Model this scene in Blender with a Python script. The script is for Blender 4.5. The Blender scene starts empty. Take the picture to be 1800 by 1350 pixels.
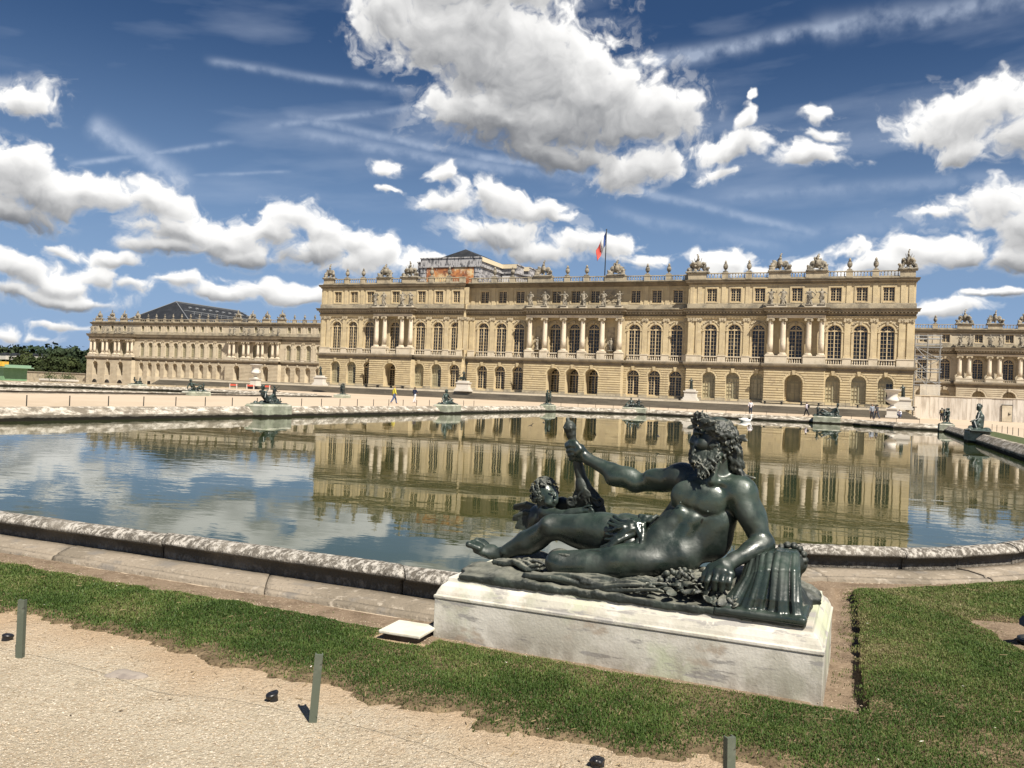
import bpy, math, random
import numpy as np
from mathutils import Vector, Matrix
from mathutils.geometry import tessellate_polygon

SC = bpy.context.scene
COL = SC.collection
random.seed(7)
RNG = np.random.default_rng(11)

# ------------------------------------------------------------------ camera
cam_data = bpy.data.cameras.new('camera')
cam = bpy.data.objects.new('camera', cam_data)
COL.objects.link(cam)
cam_data.sensor_width = 36.0
cam_data.lens = 36.0 * 1496.0 / 1800.0
cam_data.clip_start = 0.1
cam_data.clip_end = 6000.0
YAW = math.atan(1 / 2.37)
ROLL = math.atan(.041)
PITCH = math.atan(12 * math.cos(ROLL) / 1496.0)
_f = Vector((-math.sin(YAW) * math.cos(PITCH), math.cos(YAW) * math.cos(PITCH), math.sin(PITCH)))
_r0 = Vector((math.cos(YAW), math.sin(YAW), 0))
_u0 = _r0.cross(_f)
_r = _r0 * math.cos(ROLL) + _u0 * math.sin(ROLL)
_u = -_r0 * math.sin(ROLL) + _u0 * math.cos(ROLL)
cam.matrix_world = Matrix(((_r.x, _u.x, -_f.x, 0), (_r.y, _u.y, -_f.y, 0), (_r.z, _u.z, -_f.z, 1.65), (0, 0, 0, 1)))
SC.camera = cam

# ------------------------------------------------------------------ sun, exposure
SUN_DIR = Vector((.20, -.15, .34)).normalized()          # towards the sun
sun_data = bpy.data.lights.new('sun', 'SUN')
sun_data.energy = 5.0
sun_data.angle = math.radians(.5)
sun_data.color = (1.0, .93, .82)
sun = bpy.data.objects.new('sun', sun_data)
COL.objects.link(sun)
sun.rotation_euler = (-SUN_DIR).to_track_quat('-Z', 'Y').to_euler()
SC.view_settings.view_transform = 'Standard'
SC.view_settings.look = 'None'
SC.view_settings.exposure = 1.0
SC.view_settings.gamma = 1.0
SC.view_settings.use_curve_mapping = False
SC.cycles.max_bounces = 8
SC.cycles.diffuse_bounces = 3
SC.cycles.glossy_bounces = 4
SC.cycles.transparent_max_bounces = 8
SC.cycles.use_denoising = True
SC.cycles.sample_clamp_indirect = 6.0
SKY_STRENGTH = .05
SKY_SAT = 1.22
SKY_VAL = .50
SKY_TINT = (1.0, .98, 1.10)
CLOUD_GAIN = 10.6
HORIZON = (2.9, 4.5, 7.2)
ALB = .76

# ------------------------------------------------------------------ sky: Nishita blue, cumulus and contrails
def _vnoise(x, y, seed):
    xi = np.floor(x).astype(np.int64); yi = np.floor(y).astype(np.int64)
    xf = (x - xi).astype(np.float32); yf = (y - yi).astype(np.float32)
    u = xf * xf * xf * (xf * (xf * 6 - 15) + 10); v = yf * yf * yf * (yf * (yf * 6 - 15) + 10)
    tab = np.random.default_rng(seed).random((256, 256), dtype=np.float32)
    def g(a, b): return tab[a & 255, b & 255]
    a = g(xi, yi); b = g(xi + 1, yi); c = g(xi, yi + 1); d = g(xi + 1, yi + 1)
    return (a + (b - a) * u) + ((c + (d - c) * u) - (a + (b - a) * u)) * v

def fbm(x, y, seed, octaves=6, gain=.5, billow=False):
    s = 0; amp = 1; tot = 0
    for o in range(octaves):
        n = _vnoise(x, y, seed + o) * 2 - 1
        if billow: n = 3 * np.abs(n) - 1
        s = s + n * amp; tot += amp
        amp *= gain
        x, y = (x * .8 - y * .6) * 2.03 + 17.3, (x * .6 + y * .8) * 2.03 + 5.1
    return s / tot

def puffs(x, y, seed):                                  # round bulges with creases between them
    xi = np.floor(x).astype(np.int64); yi = np.floor(y).astype(np.int64)
    xf = (x - xi).astype(np.float32); yf = (y - yi).astype(np.float32)
    r = np.random.default_rng(seed)
    tx = r.random((128, 128), dtype=np.float32); ty = r.random((128, 128), dtype=np.float32)
    best = np.full(x.shape, 9., np.float32)
    for a in (-1, 0, 1):
        for b in (-1, 0, 1):
            i, j = (xi + a) & 127, (yi + b) & 127
            d = (a + tx[i, j] - xf) ** 2 + (b + ty[i, j] - yf) ** 2
            h = np.maximum(.12 - np.abs(best - d), 0) / .12
            best = np.minimum(best, d) - h * h * .03
    return 1 - 1.4 * best

def sstep(e0, e1, x):
    t = np.clip((x - e0) / (e1 - e0), 0, 1)
    return t * t * (3 - 2 * t)

# cumulus bodies: azimuth, elevation, half width, half height (degrees), depth of shade
CUMULI = [(-27.66, 22.26, 6.52, 2.74, 0.35), (-22.61, 21.01, 7.25, 3.60, 0.60), (-17.92, 19.07, 6.02, 2.87, 0.75), (-13.73, 18.21, 3.70, 1.63, 0.45), (-22.44, 17.41, 6.49, 2.15, 1.20), (-31.88, 23.23, 2.65, 1.58, 0.10), (-20.27, 15.99, 3.81, 1.20, 1.30), (-25.16, 17.99, 4.22, 2.40, 1.00), (-27.83, 25.77, 9.97, 2.14, 0.50), (-15.86, 15.24, 3.19, 1.69, 0.35), (-13.99, 15.60, 1.86, 1.23, 0.30), (-54.08, 11.34, 3.53, 1.87, 0.80), (-51.58, 10.28, 2.59, 1.62, 1.00), (-53.42, 9.04, 3.26, 1.12, 1.20), (-49.34, 11.08, 1.57, 0.99, 0.50), (-55.96, 9.78, 2.81, 2.16, 0.90), (-46.32, 10.80, 2.04, 1.42, 0.50), (-47.61, 10.81, 1.29, 0.94, 0.50), (-44.45, 9.30, 2.71, 1.31, 0.90), (-42.06, 8.66, 2.44, 1.20, 0.90), (-45.07, 8.19, 2.01, 0.76, 1.00), (-38.29, 10.68, 2.53, 1.42, 0.30), (-39.66, 9.59, 2.14, 1.21, 0.70), (-36.09, 9.90, 2.20, 1.23, 0.50), (-33.85, 9.16, 1.86, 1.02, 0.60), (-36.76, 8.57, 2.93, 1.02, 0.90), (-40.12, 7.94, 2.13, 0.79, 1.00), (-53.41, 15.68, 2.52, 1.09, 0.50), (-55.37, 15.44, 1.70, 1.19, 0.50), (-51.01, 7.31, 1.27, 0.50, 0.40), (-47.93, 7.10, 1.47, 0.51, 0.50), (-53.29, 5.64, 2.05, 1.04, 0.50), (-51.37, 5.17, 1.81, 0.87, 0.70), (-53.80, 4.28, 2.61, 0.72, 0.90), (-48.82, 5.92, 1.58, 0.82, 0.40), (-47.06, 5.39, 1.62, 0.76, 0.60), (-49.68, 4.31, 2.50, 0.54, 0.90), (-43.81, 5.84, 1.56, 0.53, 0.50), (-41.57, 5.30, 1.74, 0.65, 0.60), (-38.80, 5.79, 2.15, 0.80, 0.40), (-36.99, 5.44, 1.82, 0.74, 0.60), (-34.53, 7.63, 1.85, 0.96, 0.40), (-32.34, 8.52, 1.27, 0.96, 0.30), (-53.29, 2.02, 1.33, 0.46, 0.50), (-50.22, 2.63, 1.69, 0.41, 0.50), (-51.39, 1.81, 1.20, 0.34, 0.60), (-24.14, 12.31, 3.45, 1.24, 0.40), (-27.96, 12.11, 2.22, 0.98, 0.50), (-21.05, 11.98, 2.52, 1.10, 0.50), (-24.82, 10.24, 3.64, 1.18, 0.70), (-17.92, 10.11, 3.78, 1.26, 0.50), (-15.27, 10.35, 1.50, 0.92, 0.30), (-13.72, 9.09, 1.86, 0.66, 0.50), (-21.71, 9.25, 2.53, 0.90, 0.60), (-30.06, 7.92, 2.12, 0.89, 0.40), (-33.07, 8.29, 1.49, 1.03, 0.30), (-31.48, 14.70, 1.28, 0.60, 0.30), (-31.41, 12.98, 0.75, 0.32, 0.40), (-27.66, 13.95, 0.84, 0.93, 0.40), (-8.13, 15.96, 3.53, 0.82, 0.40), (-4.24, 15.20, 2.11, 0.85, 0.50), (-9.17, 14.91, 1.80, 0.59, 0.30), (-7.31, 17.53, 0.57, 0.84, 0.40), (-3.14, 17.65, 0.75, 0.43, 0.40), (-3.10, 16.55, 0.68, 0.37, 0.40), (-7.01, 19.03, 0.35, 0.20, 0.30), (4.44, 16.71, 4.38, 1.63, 0.35), (6.79, 17.07, 2.84, 1.46, 0.30), (5.54, 15.02, 2.05, 1.01, 0.30), (1.35, 16.28, 1.74, 0.65, 0.30), (9.36, 15.70, 2.68, 1.81, 0.50), (6.23, 11.87, 2.29, 1.22, 0.30), (3.08, 11.64, 1.83, 0.46, 0.40), (2.38, 9.49, 2.31, 1.15, 0.40), (0.66, 8.68, 1.90, 0.83, 0.50), (4.70, 9.07, 1.78, 1.00, 0.70), (7.86, 10.55, 1.67, 1.75, 0.50), (7.64, 8.63, 1.68, 0.91, 0.90), (10.07, 10.41, 1.85, 2.18, 0.60), (-8.58, 9.13, 1.71, 1.09, 0.10), (-10.04, 9.31, 1.45, 0.66, 0.20), (-3.66, 8.86, 1.36, 0.57, 0.20), (-1.33, 9.59, 1.64, 0.49, 0.30), (3.89, 5.90, 1.80, 0.61, 0.40), (6.40, 6.64, 1.44, 0.30, 1.30), (-0.31, 8.53, 1.93, 0.87, 0.30), (-6.43, 8.59, 1.40, 0.54, 0.30)]
# contrails: azimuth/elevation of both ends, half width, opacity
TRAILS = [(-16.50, 21.21, 0.12, 23.18, 0.42, 0.50), (-5.24, 22.78, 10.20, 23.07, 0.61, 0.40), (-39.28, 16.96, -19.64, 14.65, 0.27, 0.34), (-38.53, 16.03, -17.70, 13.97, 0.34, 0.30), (-21.57, 15.13, -2.02, 10.37, 0.27, 0.34), (-17.63, 12.33, -4.72, 9.65, 0.34, 0.22), (-50.13, 15.03, -43.72, 11.80, 0.57, 0.50), (-51.21, 12.12, -41.12, 14.97, 0.15, 0.42), (-39.94, 15.96, -29.56, 18.24, 0.19, 0.36), (-43.90, 19.44, -29.60, 19.03, 0.23, 0.32), (-45.24, 12.30, -37.70, 13.51, 0.10, 0.25), (-10.19, 13.10, 8.04, 13.69, 0.38, 0.20), (-11.92, 10.39, 5.52, 11.34, 0.46, 0.14)]

def cloud_layer(az0, az1, el0, el1, nx, ny, general):
    az = np.linspace(az0, az1, nx, dtype=np.float32)[None, :]
    el = np.linspace(el0, el1, ny, dtype=np.float32)[:, None]
    AZ = az + 0 * el; EL = el + 0 * az
    # warp
    wx = fbm(AZ * .16, EL * .2, 31, 4); wy = fbm(AZ * .16 + 40, EL * .2 + 9, 47, 4)
    wx2 = fbm(AZ * .9, EL * 1.1, 131, 4); wy2 = fbm(AZ * .9 + 40, EL * 1.1 + 9, 147, 4)
    PX = AZ + wx * 1.9 + wx2 * .42; PY = EL + wy * 1.1 + wy2 * .35
    body = np.full(AZ.shape, -1.5, np.float32)
    shade = np.zeros(AZ.shape, np.float32); wsum = np.full(AZ.shape, 1e-3, np.float32)
    for a, e, ra, re, dk in CUMULI:
        if a + ra * 2.5 < az0 or a - ra * 2.5 > az1: continue
        i0 = max(0, int((a - ra * 2.4 - 3 - az0) / (az1 - az0) * nx)); i1 = min(nx, int((a + ra * 2.4 + 3 - az0) / (az1 - az0) * nx) + 1)
        j0 = max(0, int((e - re * 2.6 - 3 - el0) / (el1 - el0) * ny)); j1 = min(ny, int((e + re * 2.6 + 3 - el0) / (el1 - el0) * ny) + 1)
        if i1 <= i0 or j1 <= j0: continue
        s = (slice(j0, j1), slice(i0, i1))
        dx = (PX[s] - a) / ra; dy = (PY[s] - e) / re
        dy = np.where(dy < 0, dy * 1.2, dy)
        q = 1 - np.sqrt(dx * dx + dy * dy)
        q = q * min(1.0, .52 + .30 * min(ra, re)) + .03
        k = .25
        b = body[s]
        h = np.maximum(k - np.abs(b - q), 0) / k
        body[s] = np.maximum(b, q) + h * h * k * .25
        w = np.exp(-2.2 * (dx * dx + dy * dy))
        shade[s] += w * (dk * np.clip(.45 - dy * 1.0, 0, 1.3)); wsum[s] += w
    if general:
        g = fbm(AZ * .075, EL * .12, 77, 4) * 1.5 - .60 - .004 * EL
        far = sstep(38, 48, np.abs(AZ + 22.9)) + sstep(30, 38, EL)
        body = np.maximum(body, g * np.clip(far, 0, 1) - 3 * (1 - np.clip(far, 0, 1)))
    det = fbm(PX * .55, PY * .65, 5, 7, .56)
    bil = fbm(PX * .6 + 3, PY * .75, 13, 5, .5, True)
    qx = AZ + wx * 1.2 + wx2 * .5 + det * .25; qy = EL + wy * .8 + wy2 * .45
    puf = (puffs(qx * .42, qy * .55, 3) + .6 * puffs(qx * 1.0 + 7, qy * 1.25, 4) + .45 * puffs(qx * 2.6, qy * 3.0 + 3, 8)) / 2.05
    f = body * 1.15 + puf * .22 + det * .66 + bil * .16 - .14
    alpha = sstep(-.10, .42 + .30 * np.clip(shade / wsum, 0, 1), f)
    wisp = fbm(PX * 1.1 + 9, PY * 1.3, 91, 6, .6)
    alpha = np.clip(alpha + .30 * sstep(-.40, .0, body + wisp * .4) * sstep(-.1, .4, wisp) * sstep(-.4, 0., body), 0, 1)
    alpha = alpha ** 1.25
    # light: how much cloud lies above (the sun is high, behind the camera), softly broken by the billows
    dpe = (el1 - el0) / (ny - 1)
    def soft(a, n):                                         # running mean along both axes
        for ax in (0, 1):
            for _ in range(2):
                c = np.cumsum(np.concatenate([np.repeat(np.take(a, [0], ax), n + 1, ax), a, np.repeat(np.take(a, [-1], ax), n, ax)], ax), axis=ax, dtype=np.float64)
                m = a.shape[ax]
                a = ((np.take(c, range(2 * n + 1, 2 * n + 1 + m), ax) - np.take(c, range(0, m), ax)) / (2 * n + 1)).astype(np.float32)
        return a
    px = max(1, int(.16 / dpe))
    dens = soft(np.clip(f + .10, 0, .75), px)
    cs = np.cumsum(dens[::-1], axis=0)[::-1] * dpe
    def above(deg):
        n = max(1, int(deg / dpe)); t = cs.copy(); t[:-n] -= cs[n:]; return t
    shade = np.clip(shade / wsum, 0, 1.5) ** 1.2
    tau = above(1.3) * .62 + above(4.5) * .16 + shade * .92
    hgt = soft(puf * .30 + det * .16 + body * .5, px)
    gy = np.gradient(hgt, axis=0) / dpe; gx = np.gradient(hgt, axis=1) / ((az1 - az0) / nx)
    rel = np.clip(-gy * .42 - gx * .12, -.35, .35)
    lum = 1.12 * np.exp(-.85 * np.clip(tau - .10, 0, 3)) + rel * .30 + (puf - .3) * .10 + det * .16
    lum = np.clip(lum, .14, 1.03)
    lum = lum + (1 - sstep(0, .40, f)) * (.90 - lum) * .45       # thin edges let the light through
    t = sstep(.10, 1.0, lum)[..., None]
    dark = np.array([.19, .20, .22], np.float32); lite = np.array([1.03, 1.02, 1.0], np.float32)
    rgb = dark * (1 - t) + lite * t
    # contrails and cirrus
    tr = np.zeros(AZ.shape, np.float32)
    n1 = fbm(AZ * 1.3, EL * 1.3, 201, 5); n2 = fbm(AZ * .35 + 8, EL * .35, 211, 4)
    for a0, e0, a1, e1, wd, op in TRAILS:
        L = math.hypot(a1 - a0, e1 - e0); ux, uy = (a1 - a0) / L, (e1 - e0) / L
        s_ = (AZ - a0) * ux + (EL - e0) * uy
        d_ = -(AZ - a0) * uy + (EL - e0) * ux + n2 * wd * .4 + n1 * wd * .35
        prof = np.exp(-(d_ / wd) ** 2) * (.72 + .7 * n1 + .3 * n2) * sstep(0, .12 * L, s_) * (1 - sstep(.85 * L, L, s_))
        tr = np.maximum(tr, np.clip(prof, 0, 1) * min(.55, op * 1.0))
    cir = np.clip(fbm(AZ * .10 + EL * .05, EL * .5 - AZ * .05, 301, 6), 0, 1) * .26 * sstep(6, 14, EL)
    tr = np.clip(tr + cir, 0, .8)
    a2 = alpha + (1 - alpha) * tr
    wcol = np.array([.62, .70, .84], np.float32)
    out = np.empty(AZ.shape + (4,), np.float32)
    ww = (alpha / np.maximum(a2, 1e-4))[..., None]
    out[..., :3] = rgb * ww + wcol * (1 - ww)
    out[..., 3] = a2
    return out

def as_image(name, arr):
    h, w = arr.shape[:2]
    im = bpy.data.images.new(name, w, h, alpha=True, float_buffer=True)
    im.colorspace_settings.name = 'Non-Color'
    im.alpha_mode = 'CHANNEL_PACKED'
    im.pixels.foreach_set(np.ascontiguousarray(arr).ravel())
    im.update()
    return im

SKY_A0, SKY_A1, SKY_E0, SKY_E1 = -62.0, 16.0, -.5, 33.0
near_img = as_image('sky_clouds_ahead', cloud_layer(SKY_A0, SKY_A1, SKY_E0, SKY_E1, 2200, 945, False))
round_img = as_image('sky_clouds_round', cloud_layer(-180, 180, -2, 90, 1440, 368, True))

world = bpy.data.worlds.new('World')
SC.world = world
world.use_nodes = True
wn = world.node_tree.nodes; wl = world.node_tree.links
wn.clear()
def W_(t, **kw):
    n = wn.new(t)
    for k, v in kw.items(): setattr(n, k, v)
    return n
def Wm(op, a, b=None, c=None):
    n = W_('ShaderNodeMath', operation=op)
    for i, v in enumerate((a, b, c)):
        if v is None: continue
        if hasattr(v, 'is_output'): wl.new(v, n.inputs[i])
        else: n.inputs[i].default_value = v
    return n.outputs[0]
tc = W_('ShaderNodeTexCoord'); sp = W_('ShaderNodeSeparateXYZ')
wl.new(tc.outputs['Generated'], sp.inputs[0])
azd = Wm('MULTIPLY', Wm('ARCTAN2', sp.outputs[0], sp.outputs[1]), 180 / math.pi)
eld = Wm('MULTIPLY', Wm('ARCSINE', Wm('MINIMUM', Wm('MAXIMUM', sp.outputs[2], -1.0), 1.0)), 180 / math.pi)
sky = W_('ShaderNodeTexSky', sky_type='NISHITA')
sky.sun_disc = False
sky.sun_elevation = math.asin(SUN_DIR.z)
sky.sun_rotation = math.atan2(SUN_DIR.x, SUN_DIR.y)
sky.altitude = 100; sky.air_density = 1.0; sky.dust_density = .35; sky.ozone_density = 2.2
hs = W_('ShaderNodeHueSaturation'); hs.inputs['Saturation'].default_value = SKY_SAT; hs.inputs['Value'].default_value = SKY_VAL
wl.new(sky.outputs[0], hs.inputs['Color'])
tint = W_('ShaderNodeVectorMath', operation='MULTIPLY'); wl.new(hs.outputs[0], tint.inputs[0]); tint.inputs[1].default_value = SKY_TINT
def lookup(img, a0, a1, e0, e1):
    cx = W_('ShaderNodeCombineXYZ')
    wl.new(Wm('DIVIDE', Wm('SUBTRACT', azd, a0), a1 - a0), cx.inputs[0])
    wl.new(Wm('DIVIDE', Wm('SUBTRACT', eld, e0), e1 - e0), cx.inputs[1])
    t = W_('ShaderNodeTexImage', image=img, extension='EXTEND', interpolation='Linear')
    wl.new(cx.outputs[0], t.inputs[0])
    return t
tn = lookup(near_img, SKY_A0, SKY_A1, SKY_E0, SKY_E1); tr = lookup(round_img, -180, 180, -2, 90)
def edge(v, lo, hi):                                    # 1 inside lo..hi, feathered over 4 degrees
    a = W_('ShaderNodeMapRange', interpolation_type='SMOOTHSTEP'); a.inputs[1].default_value = lo; a.inputs[2].default_value = lo + 4
    b = W_('ShaderNodeMapRange', interpolation_type='SMOOTHSTEP'); b.inputs[1].default_value = hi - 4; b.inputs[2].default_value = hi
    b.inputs[3].default_value = 1; b.inputs[4].default_value = 0
    wl.new(v, a.inputs[0]); wl.new(v, b.inputs[0])
    return Wm('MULTIPLY', a.outputs[0], b.outputs[0])
fe = Wm('MULTIPLY', edge(azd, SKY_A0, SKY_A1), edge(eld, -9, SKY_E1))
def Wmix(f, a, b):
    n = W_('ShaderNodeMix', data_type='RGBA')
    wl.new(f, n.inputs[0])
    for i, v in ((6, a), (7, b)):
        if hasattr(v, 'is_output'): wl.new(v, n.inputs[i])
        else: n.inputs[i].default_value = v
    return n.outputs[2]
ccol = Wmix(fe, tr.outputs[0], tn.outputs[0])
mf = W_('ShaderNodeMix', data_type='FLOAT'); wl.new(fe, mf.inputs[0]); wl.new(tr.outputs[1], mf.inputs[2]); wl.new(tn.outputs[1], mf.inputs[3])
vm = W_('ShaderNodeVectorMath', operation='SCALE'); wl.new(ccol, vm.inputs[0]); vm.inputs['Scale'].default_value = CLOUD_GAIN
hz = W_('ShaderNodeMapRange', interpolation_type='SMOOTHSTEP'); hz.inputs[1].default_value = -1; hz.inputs[2].default_value = 23; hz.inputs[3].default_value = 1; hz.inputs[4].default_value = 0
wl.new(eld, hz.inputs[0])
blue = Wmix(Wm('MULTIPLY', hz.outputs[0], .85), tint.outputs[0], (*HORIZON, 1))
skyc = Wmix(mf.outputs[0], blue, vm.outputs[0])
bg = W_('ShaderNodeBackground'); bg.inputs['Strength'].default_value = SKY_STRENGTH
wl.new(skyc, bg.inputs['Color'])
wo = W_('ShaderNodeOutputWorld'); wl.new(bg.outputs[0], wo.inputs[0])
world.cycles.sampling_method = 'MANUAL'
world.cycles.sample_map_resolution = 1024

# ------------------------------------------------------------------ mesh helpers
def link(o, parent=None):
    COL.objects.link(o)
    if parent is not None: o.parent = parent
    return o

def tag(o, label=None, cat=None, group=None, kind=None):
    if label: o['label'] = label
    if cat: o['category'] = cat
    if group: o['group'] = group
    if kind: o['kind'] = kind
    return o

def thing(name, label, cat, loc=(0, 0, 0), rz=0, group=None):
    o = bpy.data.objects.new(name, None)
    o.empty_display_size = .2
    o.location = loc; o.rotation_euler = (0, 0, rz)
    return tag(link(o), label, cat, group)

def np_mesh(name, V, Fq, smooth=False, mats=()):
    """V (n,3), Fq (m,3 or 4) numpy -> mesh"""
    me = bpy.data.meshes.new(name)
    V = np.ascontiguousarray(V, np.float32); Fq = np.ascontiguousarray(Fq, np.int32)
    k = Fq.shape[1]
    me.vertices.add(len(V)); me.vertices.foreach_set('co', V.ravel())
    me.loops.add(Fq.size); me.loops.foreach_set('vertex_index', Fq.ravel())
    me.polygons.add(len(Fq)); me.polygons.foreach_set('loop_start', np.arange(0, Fq.size, k, dtype=np.int32))
    me.polygons.foreach_set('use_smooth', np.full(len(Fq), bool(smooth)))
    me.update(calc_edges=True)
    for m in mats: me.materials.append(m)
    return me

def obj(name, me, parent=None, loc=None, rot=None, kind=None):
    o = bpy.data.objects.new(name, me)
    if loc is not None: o.location = loc
    if rot is not None: o.rotation_euler = rot
    if kind: o['kind'] = kind
    return link(o, parent)

class MB:
    """collects boxes, tubes and lathes into one mesh"""
    def __init__(s): s.v = []; s.f = []
    def add(s, vs, fs):
        b = len(s.v); s.v.extend([tuple(p) for p in vs]); s.f.extend([tuple(b + i for i in f) for f in fs])
        return s
    def box(s, x0, x1, y0, y1, z0, z1):
        return s.add([(x0, y0, z0), (x1, y0, z0), (x1, y1, z0), (x0, y1, z0), (x0, y0, z1), (x1, y0, z1), (x1, y1, z1), (x0, y1, z1)],
                     [(3, 2, 1, 0), (4, 5, 6, 7), (0, 1, 5, 4), (1, 2, 6, 5), (2, 3, 7, 6), (3, 0, 4, 7)])
    def quad(s, a, b, c, d): return s.add([a, b, c, d], [(0, 1, 2, 3)])
    def profx(s, prof, x0, x1, cap=True):
        """profile [(y,z)...] swept along x"""
        n = len(prof)
        vs = [(x0, y, z) for y, z in prof] + [(x1, y, z) for y, z in prof]
        fs = [(i, (i + 1) % n, n + (i + 1) % n, n + i) for i in range(n)]
        if cap: fs += [tuple(range(n - 1, -1, -1)), tuple(range(n, 2 * n))]
        return s.add(vs, fs)
    def profx_end(s, prof, x0, x1, y_wall):
        """moulding with mitred returns: the further it stands out from y_wall, the longer it gets"""
        n = len(prof)
        vs = [(x0 - (y_wall - y), y, z) for y, z in prof] + [(x1 + (y_wall - y), y, z) for y, z in prof]
        fs = [(i, (i + 1) % n, n + (i + 1) % n, n + i) for i in range(n)]
        fs += [tuple(range(n - 1, -1, -1)), tuple(range(n, 2 * n))]
        return s.add(vs, fs)
    def lathe(s, prof, c=(0, 0, 0), n=12):
        vs = []; fs = []
        for r, z in prof:
            for i in range(n):
                a = 2 * math.pi * i / n
                vs.append((c[0] + r * math.cos(a), c[1] + r * math.sin(a), c[2] + z))
        m = len(prof)
        for j in range(m - 1):
            for i in range(n):
                k = (i + 1) % n
                fs.append((j * n + i, j * n + k, (j + 1) * n + k, (j + 1) * n + i))
        fs.append(tuple(range(n - 1, -1, -1))); fs.append(tuple((m - 1) * n + i for i in range(n)))
        return s.add(vs, fs)
    def tube(s, a, b, ra, rb=None, n=6):
        rb = ra if rb is None else rb
        a = Vector(a); b = Vector(b); d = (b - a).normalized()
        u = d.orthogonal().normalized(); w = d.cross(u)
        vs = []
        for p, r in ((a, ra), (b, rb)):
            for i in range(n):
                t = 2 * math.pi * i / n
                vs.append(p + u * (r * math.cos(t)) + w * (r * math.sin(t)))
        fs = [(i, (i + 1) % n, n + (i + 1) % n, n + i) for i in range(n)]
        fs += [tuple(range(n - 1, -1, -1)), tuple(range(n, 2 * n))]
        return s.add(vs, fs)
    def mesh(s, name, mat, smooth=False):
        me = bpy.data.meshes.new(name)
        me.from_pydata(s.v, [], s.f)
        for m in (mat if isinstance(mat, (list, tuple)) else [mat]): me.materials.append(m)
        if smooth: me.polygons.foreach_set('use_smooth', [True] * len(me.polygons))
        me.update()
        return me
    def build(s, name, mat, parent=None, smooth=False, loc=None, rot=None, kind=None):
        return obj(name, s.mesh(name, mat, smooth), parent, loc, rot, kind)

def copy_tree(o, parent=None):
    c = o.copy(); link(c)
    if parent is not None: c.parent = parent
    for ch in list(o.children): copy_tree(ch, c)
    return c

# ------------------------------------------------------------------ materials
def ramp_mix(nt, fac, a, b):
    n = nt.nodes.new('ShaderNodeMix'); n.data_type = 'RGBA'
    nt.links.new(fac, n.inputs[0])
    for i, v in ((6, a), (7, b)):
        if hasattr(v, 'is_output'): nt.links.new(v, n.inputs[i])
        else: n.inputs[i].default_value = (*v, 1) if len(v) == 3 else v
    return n.outputs[2]

def noise_fac(nt, vec, scale, lo, hi, detail=6, rough=.6, stretch=None, dist=0):
    if stretch is not None:
        mp = nt.nodes.new('ShaderNodeMapping'); mp.inputs['Scale'].default_value = stretch
        nt.links.new(vec, mp.inputs[0]); vec = mp.outputs[0]
    n = nt.nodes.new('ShaderNodeTexNoise'); n.inputs['Scale'].default_value = scale
    n.inputs['Detail'].default_value = detail; n.inputs['Roughness'].default_value = rough
    n.inputs['Distortion'].default_value = dist
    nt.links.new(vec, n.inputs['Vector'])
    m = nt.nodes.new('ShaderNodeMapRange'); m.interpolation_type = 'SMOOTHSTEP'
    m.inputs[1].default_value = lo; m.inputs[2].default_value = hi
    nt.links.new(n.outputs[0], m.inputs[0])
    return m.outputs[0]

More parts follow.
